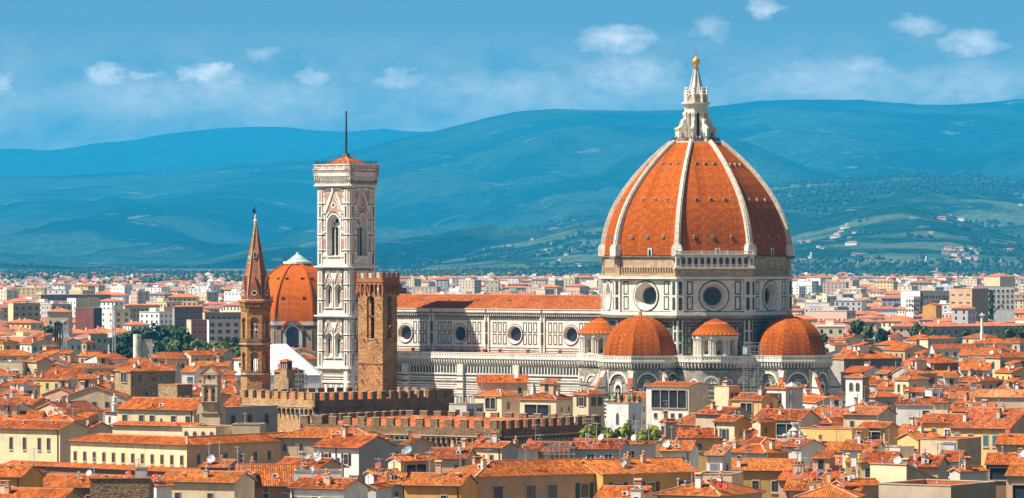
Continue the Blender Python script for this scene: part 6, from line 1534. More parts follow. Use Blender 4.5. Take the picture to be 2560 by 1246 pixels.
H('beige house at the right edge below the blue shutters', 2493, 2600, 2600, 1113, 20, -4, 'gx', 'beige', yr=1100, roofc=O1, win=[('F', [.58], .9, 1.9, 2.6, 'w')], ch=0, dish=1, dishc=(.5, .06, .03))
H('orange roof on struts over a dark loggia at the right edge', 2468, 2600, 2600, 1163, 19.4, 0, 'gx', 'brown', yr=1148, roofc=O1, win=[('F', [.4], 6, 2, 1.6, 'L')], ch=1, dish=1, dishc=(.76, .76, .74))
H('brick coloured house with a white balustrade in the bottom right corner', 2519, 2620, 2620, 1192, 20.2, -5, 'gx', 'pink', yr=1170, roofc=O5, win=[('F', [.5], 4.5, 2.4, 2.6, 'L')], ch=0, dish=0)
H('white and grey stained house with a slanting orange roof, right of the fallen gable', 2378, 2400, 2471, 1180, 19.2, -58, 'gy', 'pale grey', wr='pale grey', roofc=O5, win=[('R', [.55], 1.1, 1.8, 2.8, 'd')], ch=1, dish=0, ant=1)
H('small white house with a neat brown red roof between chimneys', 2344, 2395, 2402, 1155, 18.4, -6, 'gx', 'white', yr=1144, roofc=RD, ch=1, dish=0)
H('jumbled red roof with thin metal flues above the bare cream wall', 2268, 2345, 2350, 1168, 18, -5, 'gx', 'beige', yr=1133, roofc=RD, ch=3, dish=1, ant=2)
H('red roof above the cream parapet, left of the metal flues', 2150, 2236, 2238, 1157, 18, -3, 'gx', 'beige', yr=1138, roofc=RD, ch=1, dish=0)
H('white fronted house with a bright orange roof left of the white wall', 2108, 2190, 2192, 1127, 19, -3, 'gx', 'white', yr=1110, roofc=O5, ch=2, dish=1, dishc=(.5, .06, .03))
H('bare white grey wall below the yellow creeper house', 2190, 2250, 2290, 1119, 18.6, -40, 'f', 'pale grey', wr='pale grey', win=[], ch=1, dish=0)
H('cream roof block with two grey chimney stacks on the yellow house', 2335, 2368, 2378, 1008, 23.5, -14, 'sf', 'cream', D=4, pitch=.15, win=[], ch=2, dish=1, dishc=(.5, .06, .03))
H('large red roof with dark slots behind the cream roof block', 2384, 2482, 2484, 1030, 22, 0, 'gx', 'beige', yr=994, roofc=(.5, .13, .04), win=[], ch=1, dish=0)
H('smooth pale orange roof slope at the right edge under repair', 2440, 2600, 2600, 994, 20, 0, 'gx', 'beige', yr=956, roofc=(.62, .23, .09), win=[], ch=0, dish=0, ant=0)
H('low white house with a wall unit under a long red roof', 2242, 2333, 2336, 1013, 20, -2, 'gx', 'white', yr=993, roofc=RD, win=[('F', [.8], 1.6, 1, 1.8, 'd')], ch=2, dish=0, ac=1)
H('cream house with tall paired windows behind the low white house', 2240, 2272, 2325, 950, 22, -52, 'h', 'cream', roofc=O1, win=[('F', [.3, .7], 1.0, 2.3, 2.4, 'd'), ('R', [.3], 1.2, 2.0, 2.4, 'd')], ch=1, dish=0)
H('small white house with a grey annex right of the tall paired windows', 2288, 2330, 2360, 975, 20, -30, 'f', 'white', D=8, ch=1, dish=0)
# -- middle distance, right
H('cream villa with round arched windows at the right edge', 2466, 2500, 2620, 895, 23, -60, 'h', 'cream', wr='cream', roofc=O1, win=[('R', [.08, .22, .36, .50], 1.5, 2.4, 2.2, 'a'), ('F', [.6], 1.4, 2.4, 2.2, 'a')], ch=1, dish=1, dishc=(.76, .76, .74))
H('white gabled house with a brown loggia front and skylight roof', 2285, 2326, 2403, 909, 21, -48, 'gy', 'white', wr='brown', roofc=O1, win=[('F', [.5], 2, 2, 2.4, 'L')], ch=1, dish=0, sky=1)
H('long building, front darkened for shade, with small arches, right of the apse', 2070, 2110, 2262, 898, 22, -66, 'h', 'grey', wr=(.17, .15, .14), roofc=O1, win=[('R', 14, .7, 1.2, 2.6, 'a')], ch=2, dish=0, sky=1)  # long face given a near-black grey to stand for its shade
H('cream house, blue grey for shade, with five dark green shuttered windows', 2302, 2320, 2398, 848, 22, -62, 'h', 'cream', wr='blue grey', roofc=O1, win=[('R', 5, 1.2, 2.4, 2.6, 'g'), ('R', 4, 1.0, 1.8, 7.0, 'n')], ch=1)  # lit end stays cream; side wall tinted blue grey as shade
H('very long low roof with a grey colonnade front beyond the trees', 2316, 2330, 2620, 817, 20.5, -66, 'h', 'pale grey', wr=(.30, .29, .28), roofc=(.52, .15, .06), win=[('R', 16, 1.4, 2.6, 2.8, 'd')], ch=0)
H('ochre block with a flat yellow top beyond the grey colonnade', 2308, 2340, 2358, 764, 25, -30, 'gy', 'ochre', ch=0, name='block')
H('peach coloured hotel block with rows of slit windows', 2377, 2430, 2478, 722, 34, -35, 'f', (.66, .42, .24), wr=(.36, .25, .18), win=[('F', 3, 2.4, .8, 4 + 5 * i, 'n') for i in range(4)], ch=0, name='apartment_block', cat='apartment block')
H('white apartment block with stacked balconies at the far right', 2433, 2536, 2538, 717, 34, 0, 'f', 'white', D=12, win=[('F', 9, 1.6, 1.8, 3 + 3.6 * i, 'd') for i in range(4)], ch=0, name='apartment_block', cat='apartment block')
H('pale yellow villa with a red hipped roof on the foot of the hill', 2465, 2500, 2552, 692, 32, -50, 'h', 'pale yellow', roofc=(.55, .2, .1), ch=0, D=24)
H('long hall with a bright white roof left of the peach hotel', 2258, 2300, 2404, 728, 27, -58, 'f', (.82, .82, .80), wr='cream', D=30, win=[('R', 10, 1.6, 2.2, 5, 'd')], ch=0, name='hall', cat='hall')
H('white office block with rows of windows below the white roofed hall', 2266, 2284, 2306, 742, 26, -45, 'f', 'white', win=[('F', 3, 1.4, 1.8, 3 + 3.4 * i, 'd') for i in range(3)] + [('R', 4, 1.4, 1.8, 3 + 3.4 * i, 'd') for i in range(3)], ch=0, name='office_block', cat='office block')
# -- middle distance, left
H('rough stone tower house with a low orange hipped roof', 279, 327, 434, 929, 24, -62, 'h', 'stone', wr='stone', roofc=O1, win=[('F', [.60], 3.6, 2.6, 1.7, 'L'), ('R', [.20, .68], 1.3, 2.1, 1.8, 'a'), ('R', [.5, .56], .9, 1.3, 2.2, 'n'), ('R', [.35, .62], 1, 2.6, 6.6, 'b'), ('F', [.58], 1.2, 1.6, 6.9, 'b')], ch=3, dish=0)
H('low stone block beside the stone tower house', 392, 443, 478, 963, 21, -38, 'f', 'stone', wr='dark stone', tilecap=True, win=[], ch=0, dish=0, ant=0)
H('cream block with tall metal framed windows at the left edge', -30, 56, 60, 905, 22, -10, 'f', 'cream', D=14, win=[('F', [.48, .80], 2.2, 5.0, 5, 'w')], ch=1, dish=1)
H('white and beige gabled house right of the tall framed windows', 58, 92, 124, 905, 22, -42, 'gx', 'cream', wr='beige', roofc=O5, win=[('F', [.3], 1.4, 1.2, 2.6, 'd'), ('F', [.2], 1.2, 1, 5.6, 'd')], ch=0, dish=0)
H('bright white gable below the stone tower house', 222, 266, 282, 940, 20.5, -24, 'gy', 'white', wr='pale grey', roofc=O1, win=[('R', [.5], 1.2, 2, 3.4, 'k')], ch=0, dish=0)
H('yellow ochre house with wide windows beyond the left rooftops', 104, 116, 141, 868, 20.5, -60, 'gy', 'yellow', wr='ochre', win=[('R', [.3, .75], 2.0, 1.8, 2.6, 'd')], ch=0, dish=0)
H('small belvedere with a red pyramid roof and open windows', 194, 216, 239, 856, 18.5, -45, 'h', 'peach', roofc=RD, win=[('F', 2, 1.4, 2, 2.0, 'd'), ('R', 2, 1.4, 2, 2.0, 'd')], ch=0, dish=0)
H('grey house with green shutters beyond the belvedere', 219, 226, 268, 836, 19.5, -70, 'h', 'pale grey', wr=(.42, .40, .36), win=[('R', 3, 1.1, 1.7, 3.0, 'g')], ch=0)
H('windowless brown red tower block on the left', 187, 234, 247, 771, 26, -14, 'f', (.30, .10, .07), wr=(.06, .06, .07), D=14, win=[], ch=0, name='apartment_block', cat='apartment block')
H('white apartment block stepped beside the brown red tower', 246, 286, 322, 773, 25, -40, 'f', 'white', wr='cream', win=[('F', 2, 1.1, 1.1, 3 + 3.4 * i, 'n') for i in range(3)] + [('R', 2, 2.2, 1.6, 3 + 3.4 * i, 'd') for i in range(4)], ch=0, name='apartment_block', cat='apartment block')
H('cream apartment block with rows of balconies on the far left', 16, 33, 97, 759, 27, -66, 'f', 'pale yellow', wr='tan', win=[('R', 4, 2.0, 1.9, 3 + 3.6 * i, 'd') for i in range(4)], ch=0, name='apartment_block', cat='apartment block')
H('white block with small balconies left behind the brown red tower', 164, 190, 247, 746, 26, -60, 'f', 'white', wr='cream', win=[('F', 3, 1.3, 1.6, 3 + 3.6 * i, 'd') for i in range(4)], ch=1, name='apartment_block', cat='apartment block')
H('long mauve building with a flat red roof line on the far left', 96, 102, 272, 738, 23, -70, 'h', 'pink', wr=(.26, .20, .22), roofc=(.40, .12, .09), pitch=.12, win=[('R', 14, 1.4, 1.6, 3 + 4 * i, 'n') for i in range(2)], ch=0, name='warehouse', cat='warehouse')
H('long beige apartment house with an orange roof above the park', 306, 312, 398, 764, 25.5, -70, 'h', 'cream', wr=(.52, .42, .26), roofc=(.56, .17, .08), win=[('R', 9, 1.1, 1.5, 3 + 3.4 * i, 'g') for i in range(4)], ch=0, name='apartment_block', cat='apartment block')
H('white and cream block at the right end of the park', 398, 410, 440, 768, 25, -50, 'f', 'cream', ch=0, name='apartment_block', cat='apartment block')
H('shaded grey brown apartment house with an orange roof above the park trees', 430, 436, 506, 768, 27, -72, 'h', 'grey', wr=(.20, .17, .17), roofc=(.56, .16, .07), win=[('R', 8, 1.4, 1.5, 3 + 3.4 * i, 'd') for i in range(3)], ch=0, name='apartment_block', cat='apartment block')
H('red brick apartment block with a cream end wall beside the park', 465, 478, 519, 800, 24, -58, 'f', 'cream', wr=(.40, .17, .10), win=[('R', 3, 1.6, 1.5, 2.6 + 3.4 * i, 'd') for i in range(4)], ch=0, name='apartment_block', cat='apartment block')
H('grey apartment block with white vertical bands left of the slender spire', 516, 522, 606, 800, 25, -74, 'f', 'white', wr=(.52, .52, .50), win=[('R', [.10, .33, .56, .80], 2.2, 1.9, 2.4 + 3.2 * i, 'd') for i in range(5)], ch=0, name='apartment_block', cat='apartment block')
H('brown grey terraced block behind the white banded apartments', 505, 512, 606, 782, 27, -72, 'f', 'beige', wr=(.33, .25, .20), win=[('R', 7, 2.0, 1.6, 2.6 + 3.4 * i, 'd') for i in range(2)], ch=0, name='apartment_block', cat='apartment block')
H('stone house with a little glazed roof lantern left of the bell tower', 683, 721, 757, 930, 26, -45, 'gx', 'stone', wr='dark stone', pitch=.30, roofc=O1, win=[], ch=0, dish=1, dishc=(.5, .06, .03), ant=1)
H('white house with a bright orange roof left of the belfry', 454, 486, 500, 930, 20.8, -16, 'gx', 'white', wr='grey', D=8, roofc=O5, win=[('F', [.55, .75], .9, 1.4, 2.2, 'b')], ch=0, dish=1, dishc=(.78, .78, .76))
H('yellowish house with an orange gable and two dark windows above the belfry', 386, 400, 466, 898, 20.5, -66, 'h', 'pale yellow', wr='cream', roofc=O1, win=[('R', 3, 1, 1.6, 2.4, 'd')], ch=1)
# ------------------------------------------------------------------ rooftop clutter of the rest of the old town
def sil(sp):
    """screen columns and top row of a house"""
    yt = HY + (CZ - sp['z'] - rise(sp) * .9) * F / (sp['Y'] + (sp['D'] * .4 if sp['rt'] in ('gx', 'h', 'c', 'sf') else 0))
    return sp['x0'], sp['x1'], yt
LAND = [(595, 680, 985, 1010), (886, 1000, 985, 985), (786, 950, 985, 1330), (1000, 2110, 983, 1290), (665, 800, 955, 1290), (495, 556, 1062, 890), (600, 1120, 1016, 980), (800, 1495, 1108, 900)]
EXTRA_BLOCK = [(255, 600, 878, 2000), (2130, 2450, 852, 1800)]     # park and trees stay visible
fr_rnd = random.Random(5)
def foot(sp):
    a = R(sp['a']); c = V((sp['X'], sp['Y'], 0)) + V((-sp['W'] / 2 * math.cos(a) - sp['D'] / 2 * math.sin(a), -sp['W'] / 2 * math.sin(a) + sp['D'] / 2 * math.cos(a), 0))
    return c.x, c.y, max(sp['W'], sp['D']) / 2
cands = []
hs = [h[0] for h in HAND]
feet = [foot(s) for s in hs] 
Yrow = 585.0
while Yrow < 1850:
    px = -60 + fr_rnd.uniform(0, 40)
    while px < 2620:
        s = Yrow / F; wpx = fr_rnd.uniform(8, 17) / s; gap = fr_rnd.uniform(-.5, 1.5) / s
        a = fr_rnd.choice([-36, -36, -40, -30, -55, -62, -8, 0, -20]) + fr_rnd.uniform(-4, 4)
        Wm = fr_rnd.uniform(8, 16); Dm = fr_rnd.uniform(7, 13)
        if abs(a) > 10: frac = Wm * math.cos(R(a)) / (Wm * math.cos(R(a)) + Dm * math.sin(abs(R(a))))
        else: frac = 1.0
        rt = fr_rnd.choice(['gx', 'gx', 'gx', 'gy', 'h', 'h', 'sf'])
        if rt == 'sf' and Dm > 8: rt = 'gx'
        if fr_rnd.random() < .06: rt = 'f'
        base = 15.5 if Yrow < 900 else (17.5 if Yrow < 1300 else 18.5)
        z = base + fr_rnd.uniform(-2.2, 2.2) + (2.5 if fr_rnd.random() < .10 and Yrow > 1000 else 0)
        Y = Yrow + fr_rnd.uniform(-7, 7)
        ye = HY + (CZ - z) * F / Y
        sp = house_spec(px, px + wpx * frac, px + wpx, ye, z, a, D=Dm, rt=rt, wall=fr_rnd.choice(['cream', 'cream', 'cream', 'white', 'white', 'beige', 'peach', 'pale yellow', 'yellow', 'tan', 'grey', 'pale grey', 'ochre', 'pink']))
        px += wpx + gap
        x0, x1, yt = sil(sp); bad = False
        for (l0, l1, ymin, Ym_) in LAND:
            if x1 > l0 and x0 < l1 and yt < ymin and sp['Y'] < Ym_ + 15: bad = True
        for (l0, l1, ymin, Ym_) in EXTRA_BLOCK:
            if x1 > l0 and x0 < l1 and yt < ymin - 4 and Y < Ym_: bad = True
        for h in hs:
            if h['Y'] > sp['Y'] and h['x0'] < x1 - 6 and h['x1'] > x0 + 6 and yt < h['ye'] + h.get('keep', 62 if h['ye'] > 1150 else 34 if h['Y'] < 1250 else 10): bad = True; break
        if not bad:
            fx, fy, fr0 = foot(sp)
            for (gx_, gy_, gr) in feet:
                if (fx - gx_) ** 2 + (fy - gy_) ** 2 < (.78 * (fr0 + gr)) ** 2: bad = True; break
            # solid landmarks: cathedral, towers, palaces
            for (cx, cy, cr) in ((54, 1318, 48), (-15, 1360, 50), (-50, 1350, 14), (-38, 1000, 40), (-20, 935, 46), (-81, 1660, 24), (-59, 1016, 8), (-29, 1003, 8), (-73, 1290, 14)):
                if (fx - cx) ** 2 + (fy - cy) ** 2 < (cr + fr0 * .8) ** 2: bad = True; break
        if not bad:
            sp['fill'] = 1; feet.append((fx, fy, fr0)); cands.append(sp)
    Yrow += 17 + Yrow * .012
# keep those one can see: walk from near to far with a running skyline per column
col = [1260.0] * 660
blockers = sorted([(s['Y'], 0, s) for s in hs] + [(s['Y'], 1, s) for s in cands], key=lambda t: t[0])
solid = [(900, [(800, 1495, 1045)]), (985, [(613, 1117, 985)]), (1003, [(893, 992, 690)]), (1016, [(602, 676, 600)]), (1290, [(1000, 2075, 900)]), (1350, [(790, 945, 410)])]
FILL = []
def mark(x0, x1, yt):
    for c in range(max(0, int(x0 / 4)), min(659, int(x1 / 4)) + 1): col[c] = min(col[c], yt)
for Yv, kind, s in blockers:
    while solid and solid[0][0] < Yv:
        for q in solid.pop(0)[1]: mark(*q)
    x0, x1, yt = sil(s); vis = 0
    if kind == 1:
        for c in range(max(0, int(x0 / 4)), min(639, int(x1 / 4)) + 1): vis += max(0, min(col[c] - yt, 40)) 
        if vis < 150: continue
        FILL.append(s)
    mark(x0, x1, yt)
print('hand', len(HAND), 'candidates', len(cands), 'kept', len(FILL))
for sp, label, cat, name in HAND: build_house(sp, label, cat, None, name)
MARKS = [('the tall marble bell tower', 866, 900), ('the slender brick spire', 639, 930), ('the square stone tower', 942, 930), ('the shaded stone battlements', 960, 1010), ('the arched battlement wall', 1150, 1070), ('the twin arched belfry', 525, 1000),
         ('the stone tower house', 355, 930), ('the yellow gallery', 310, 1110), ('the yellow palace', 60, 1075), ('the rubble stone wall', 300, 1215), ('the picture window house', 1030, 1160), ('the bottom tan building', 1330, 1190),
         ('the white roof terrace block', 1560, 1020), ('the glazed loggia house', 1690, 985), ('the garden terrace shrubs', 1550, 1085), ('the left tribune buttresses', 1600, 950), ('the scaffolded apse corner', 1880, 950), ('the right tribune buttresses', 1985, 945),
         ('the white arched belvedere', 2145, 950), ('the white scroll statue', 1987, 1075), ('the shuttered altana', 1793, 1150), ('the bare cream wall', 2225, 1180), ('the long shuttered yellow house', 2450, 1085), ('the smooth pale roof', 2510, 975),
         ('the arched cream villa', 2510, 900), ('the shaded arched building', 2170, 900), ('the blue grey house', 2360, 850), ('the brown loggia house', 2345, 905), ('the park trees', 430, 840), ('the white temporary roof', 740, 930), ('the left tall framed windows', 30, 930), ('the flat corniced building', 2370, 1225)]
def size_word(sp): 
    w = sp['x1'] - sp['x0']; return 'small' if w < 75 else ('broad' if w > 130 else '')
RW = {'hl': 'hipped', 'gx': 'gabled', 'gy': 'end-gabled', 'h': 'hipped', 'sf': 'lean-to', 'f': 'flat roofed', 'sb': 'lean-to', 'c': 'courtyard'}
DIRS = ['right of', 'above', 'left of', 'below']
ORD = ['', 'second ', 'third ', 'fourth ', 'fifth ', 'sixth ', 'seventh ', 'eighth ', 'ninth ', 'tenth ', 'eleventh ', 'twelfth ', 'thirteenth ', 'fourteenth ', 'fifteenth ']
zones = {}
for sp in FILL:
    x0, x1, yt = sil(sp); cx, cy = (x0 + x1) / 2, yt + 14
    cx = min(max(cx, 5), 2555)
    best = min(MARKS, key=lambda m: (m[1] - cx) ** 2 + (2.2 * (m[2] - cy)) ** 2)
    dx, dy = cx - best[1], (cy - best[2]) * 1.6
    d = 'right of' if dx > abs(dy) else 'left of' if -dx > abs(dy) else ('below' if dy > 0 else 'above')
    look = ' '.join(w for w in (size_word(sp), sp['wall'], RW[sp['rt']], 'house') if w)
    zones.setdefault((look, d, best[0]), []).append((math.hypot(dx, dy), sp))
for (look, d, mk), lst in zones.items():
    for i, (dd, sp) in enumerate(sorted(lst, key=lambda t: t[0])):
        lab = ('%s %s %s' % (look, d, mk)) if len(lst) == 1 else ('%s %s %s, %snearest' % (look, d, mk, ORD[min(i, 14)]))
        if len(lab.replace('-', ' ').split()) > 16: lab = lab.replace('small ', '').replace('broad ', '')
        build_house(sp, lab, 'house', 'old town houses')
# ------------------------------------------------------------------ trees and shrubs
tr = random.Random(3)
def crown_mesh(name, kind, seed, mat):
    rg = random.Random(seed); m = MB()
    lobes = []
    if kind == 'round':
        for i in range(11):
            a = rg.uniform(0, 6.28); r = rg.uniform(0, .62); lobes.append((r * math.cos(a), r * math.sin(a), rg.uniform(-.25, .45) - r * .25, rg.uniform(.28, .48)))
        nq, sz = 46, .15
    elif kind == 'cypress':
        for i in range(9): lobes.append((rg.uniform(-.05, .05), rg.uniform(-.05, .05), -.9 + i * .23, .24 * (1 - (i / 9) ** 1.6) + .05))
        nq, sz = 30, .11
    else:   # shrub
        for i in range(8):
            a = rg.uniform(0, 6.28); r = rg.uniform(.1, .7); lobes.append((r * math.cos(a), r * math.sin(a), rg.uniform(-.3, .5), rg.uniform(.25, .45)))
        nq, sz = 42, .13
    for (x, y, z, r) in lobes:
        for k in range(nq):
            d = V((rg.gauss(0, 1), rg.gauss(0, 1), rg.gauss(0, 1))).normalized(); p = V((x, y, z)) + d * r * rg.uniform(.65, 1.08)
            n = (d + V((rg.uniform(-.6, .6), rg.uniform(-.6, .6), rg.uniform(-.2, .8)))).normalized(); t = n.cross(V((rg.uniform(-1, 1), rg.uniform(-1, 1), .3))).normalized(); b = n.cross(t); s = sz * rg.uniform(.6, 1.25)
            m.poly([p - t * s - b * s * .6, p + t * s - b * s * .6, p + t * s * .7 + b * s * .8, p - t * s * .7 + b * s * .8], mat)
    o = m.build(name); d_ = o.data; bpy.data.objects.remove(o); return d_
CR = {('round', i): crown_mesh('crown', 'round', 20 + i, leaf) for i in range(3)}
CR.update({('dark', i): crown_mesh('crown', 'round', 30 + i, leaf_d) for i in range(2)})
CR.update({('cypress', i): crown_mesh('crown', 'cypress', 40 + i, leaf_d) for i in range(2)})
CR.update({('shrub', i): crown_mesh('foliage', 'shrub', 50 + i, leaf_y if i % 2 else leaf) for i in range(4)})
def trunk_mesh():
    m = MB(); m.lathe([(.05, 0), (.036, .35), (.026, .7)], 7, bark)
    for i in range(5): a = i * 1.3; m.bar((0, 0, .35 + .06 * i), (.3 * math.cos(a), .3 * math.sin(a), .62 + .05 * i), .022, .022, bark)
    o = m.build('trunk'); d_ = o.data; bpy.data.objects.remove(o); return d_
TRK = trunk_mesh()
def tree(px, top, Y, kind, width, label, group, var):
    zt = wz(top, Y); gz = ground_z(Y); h = zt - gz; s = Y / F; r = width * s / 2
    t = thing('cypress_tree' if kind == 'cypress' else 'tree', label, 'tree', (wx(px, Y), Y, gz), tr.uniform(0, 6), group)
    inst('trunk', TRK, t, (0, 0, 0), 0, (h, h, h))
    if kind == 'cypress': inst('crown', CR[(kind, var % 2)], t, (0, 0, h * .52), 0, (r / .28, r / .28, h * .5))
    else: ch = min(h * .42, r * 1.1); inst('crown', CR[(kind, var % (3 if kind == 'round' else 2))], t, (0, 0, h - ch * .85), 0, (r, r, ch))
PARK = [(286,842,34,'dark'),(312,830,44,'dark'),(338,822,50,'round'),(366,815,54,'dark'),(396,811,56,'dark'),(426,813,54,'round'),(452,822,46,'dark'),(470,838,40,'round'),(300,858,50,'dark'),(345,850,56,'dark'),(410,846,60,'dark'),(440,852,50,'round'),
        (488,850,44,'round'),(514,852,46,'dark'),(540,856,44,'round'),(566,849,46,'round'),(592,846,40,'dark'),(506,868,50,'round'),(556,868,54,'round'),(474,868,40,'round'),(592,868,40,'round')]
for i, (px, top, w, k) in enumerate(PARK):
    tree(px, top - 4, 1980 - (top - 810) * 4.5 + (i % 3) * 14, k, w * 1.25, ('dark green' if k == 'dark' else 'mid green') + ' tree in the dense park clump left of the slender brick spire', 'park trees', i)
for i, (px, top, w) in enumerate([(88, 848, 26), (104, 836, 30), (122, 812, 34), (138, 822, 28), (160, 838, 26)]):
    tree(px, top, 2000 + i * 12, 'dark' if i % 2 else 'round', w, ['low rounded tree, leftmost of the small clump by the black flues', 'second tree from the left in the clump by the black flues', 'tallest dark tree just left of the black flues', 'dark tree touching the black flues', 'low tree right of the black flues, by the lattice mast'][i], 'trees by the black flues', i)
for i, (px, top, Y, w, k, lb) in enumerate([(2146, 798, 1900, 44, 'dark', 'dark tree in the right clump, nearest to the cathedral'), (2172, 812, 1880, 44, 'round', 'second tree of the right clump behind the shaded arched building'), (2206, 820, 1850, 48, 'dark', 'low dark tree at the right end of that clump, below the pink terrace'),
        (2292, 803, 1950, 50, 'dark', 'big dark cedar left of the long grey colonnade'), (2318, 816, 1930, 46, 'round', 'green tree at the left end of the grey colonnade'), (2345, 828, 1900, 50, 'dark', 'bushy tree in front of the grey colonnade, third from its left end'), (2380, 836, 1890, 50, 'round', 'low tree before the colonnade above the blue grey house'),
        (2418, 824, 1920, 58, 'round', 'bright rounded tree left of the white column'), (2448, 838, 1900, 40, 'round', 'small tree right of the white column'), (2486, 832, 1900, 40, 'round', 'loose tree before the right part of the colonnade'), (2522, 820, 1920, 50, 'round', 'tall airy tree near the right edge'), (2555, 812, 1930, 40, 'round', 'tree cut off by the right edge'),
        (2352, 744, 3000, 60, 'dark', 'umbrella pine beside the peach hotel'), (2388, 756, 2950, 28, 'dark', 'small cedar below the peach hotel'), (2304, 735, 3000, 10, 'cypress', 'slim cypress left of the umbrella pine'), (2478, 732, 2950, 17, 'cypress', 'dark cypress before the white balconied apartments'),
        (2008, 800, 2000, 34, 'round', 'tree just right of the cathedral drum'), (2060, 830, 1800, 36, 'dark', 'tree behind the right apse dome')]):
    tree(px, top, Y, k, w, lb, 'trees beyond the right rooftops', i)
# terrace shrubs and hanging plants
def plant(name, label, px, y0, y1, Y, w, var, group):
    s = Y / F; z0, z1 = wz(y1, Y), wz(y0, Y)
    t = thing(name, label, 'plant', (wx(px, Y), Y, z0), tr.uniform(0, 6), group)
    inst('foliage', CR[('shrub', var % 4)], t, (0, 0, (z1 - z0) / 2), 0, (w * s / 2, w * s / 2, (z1 - z0) / 1.55))
    inst('stem', TRK, t, (0, 0, 0), 0, (1, 1, (z1 - z0) * .6))
SHR = [(1470,1068,40),(1492,1066,42),(1515,1072,34),(1536,1070,30),(1560,1064,34),(1572,1055,22),(1590,1078,34),(1612,1074,36),(1632,1070,34),(1645,1080,24),(1480,1090,30),(1505,1092,28),(1598,1092,34),(1622,1090,30)]
for i, (px, y0, w) in enumerate(SHR):
    plant('terrace_shrub', ('shrub in the back row of the garden terrace, number %s from the left' % ['one','two','three','four','five','six','seven','eight','nine','ten'][i]) if i < 10 else ['low shrub at the front left of the garden terrace', 'low shrub at the front of the terrace left of centre', 'bright shrub at the front right of the garden terrace', 'front shrub nearest the terrace right end'][i - 10], px, y0 - 5, 1107, 858 + (8 if i < 10 else 2), w * 1.2, i + 1, 'garden terrace shrubs')
for i, px in enumerate((1524, 1538, 1556, 1573, 1586, 1598)):
    plant('roof_plant', ['leafy pergola climber, first from the left on the white block', 'second pergola climber from the left on the white block', 'third pergola climber on the white block, left of the steel flue', 'fourth pergola climber, just right of the steel flue', 'fifth pergola climber on the white block', 'rightmost pergola climber on the white block'][i], px, 985, 1011, 1017, 14, 3 if i % 2 else 2, 'roof plants on the white block')
for i, px in enumerate((1312, 1330, 1350)): plant('loggia_plant', ['left potted creeper in the leafy loggia', 'middle yellow green creeper in the leafy loggia', 'right creeper hanging in the leafy loggia'][i], px, 1010, 1032, 1066, 15, i, 'loggia plants')
plant('yellow_creeper', 'yellow flowering creeper beside the tan gable loggia', 2204, 1073, 1092, 890, 9, 1, None)
per = thing('pergola', 'white post pergola with beams on the flat roof of the white block', 'pergola', (wx(1560, 1018), 1018, 20.6), R(-32))
pg = MB()
for u in (-4.2, -2.1, 0, 2.1): pg.box((u - .06, 1.0, 0), (u + .06, 1.12, 2.5), white_p); pg.box((u - .06, 2.6, 0), (u + .06, 2.72, 2.5), white_p); pg.box((u - .05, .6, 2.5), (u + .05, 3.0, 2.62), bark)
pg.box((-4.4, 1.0, 2.4), (2.4, 1.1, 2.5), bark); pg.build('frame', per)
fl = MB(); fl.lathe([(.18, 0), (.18, 3.6), (.26, 3.7), (.26, 3.8), (0, 3.85)], 10, metal); o = fl.build('flue', per); o.location = (.9, .6, 0)

# ------------------------------------------------------------------ single structures
Yb = 893.0; s = Yb / F
bf = thing('belfry', 'twin arched bell gable of cream stone with a little orange roof', 'belfry', (wx(524, Yb), Yb, 0), R(-14))
m = MB(); fr = Fr((0, 0, 0), (1, 0, 0), (0, -1, 0)); z = lambda y: wz(y, Yb)
D_ = 2.3; stc = trim
cm = plaster
m.box((-2.2, 0, 0), (2.2, D_, z(1032)), cm); 
for sgn in (1, -1):
    f2 = Fr((0, 0 if sgn > 0 else D_, 0), (sgn, 0, 0), (0, -sgn, 0))
    for c0 in (-.72, .72):
        u0, u1 = (-1.65, 0) if c0 < 0 else (0, 1.65); o_ = arch(c0, z(1004), .95, z(968) - z(1004)); m.holed(f2, u0, z(1032), u1, z(960), o_, 0, cm)
        if sgn > 0: m.reveal(f2, o_, -D_, 0, cm); m.annulus(f2, (c0, z(968) - .475), .5, .08, .68, .08, stc, 12, (0, 180))
    o_ = [(.45 * math.cos(R(t)), z(942) + .85 * math.sin(R(t))) for t in range(0, 360, 24)]; m.holed(f2, -1.65, z(960), 1.65, z(934), o_, 0, cm)
    if sgn > 0: m.reveal(f2, o_, -D_, 0, cm); m.annulus(f2, (0, z(942)), .55, .05, .7, .05, stc, 16)
for sx in (-1, 1): m.fbox(Fr((sx * 1.65, 0, 0), (0, sx, 0), (sx, 0, 0)) if sx > 0 else Fr((-1.65, D_, 0), (0, -1, 0), (-1, 0, 0)), 0, z(1032), D_, z(934), -.1, 0, cm); m.fbox(fr, sx * 1.45 - .22, z(1032), sx * 1.45 + .22, z(934), 0, .18, stc)
for zz in (z(1032), z(1006), z(961), z(936)): m.fbox(fr, -1.85, zz - .15, 1.85, zz + .1, -D_ - .15, .3, stc, True)
m.plate(fr, [(-2.0, z(934)), (2.0, z(934)), (0, z(914))], -D_, .25, cm)
m.face(Fr((0, D_, 0), (-1, 0, 0), (0, 1, 0)), [(-2.0, z(934)), (2.0, z(934)), (0, z(914))], 0, cm)
for sx in (-1, 1):     # side scrolls
    pts = [(sx * 2.2, z(1032)), (sx * 2.9, z(1040)), (sx * 2.75, z(1024)), (sx * 2.2, z(1012)), (sx * 1.75, z(1000))]; pts = pts if sx < 0 else pts
    q = pts if sx > 0 else pts[::-1]
    m.plate(fr, q + [(sx * 1.65, z(1040))] if sx > 0 else [(sx * 1.65, z(1040))] + q, -D_ * .8, -.3, cm)
m.build('bell_wall', bf, (.62, .45, .29))
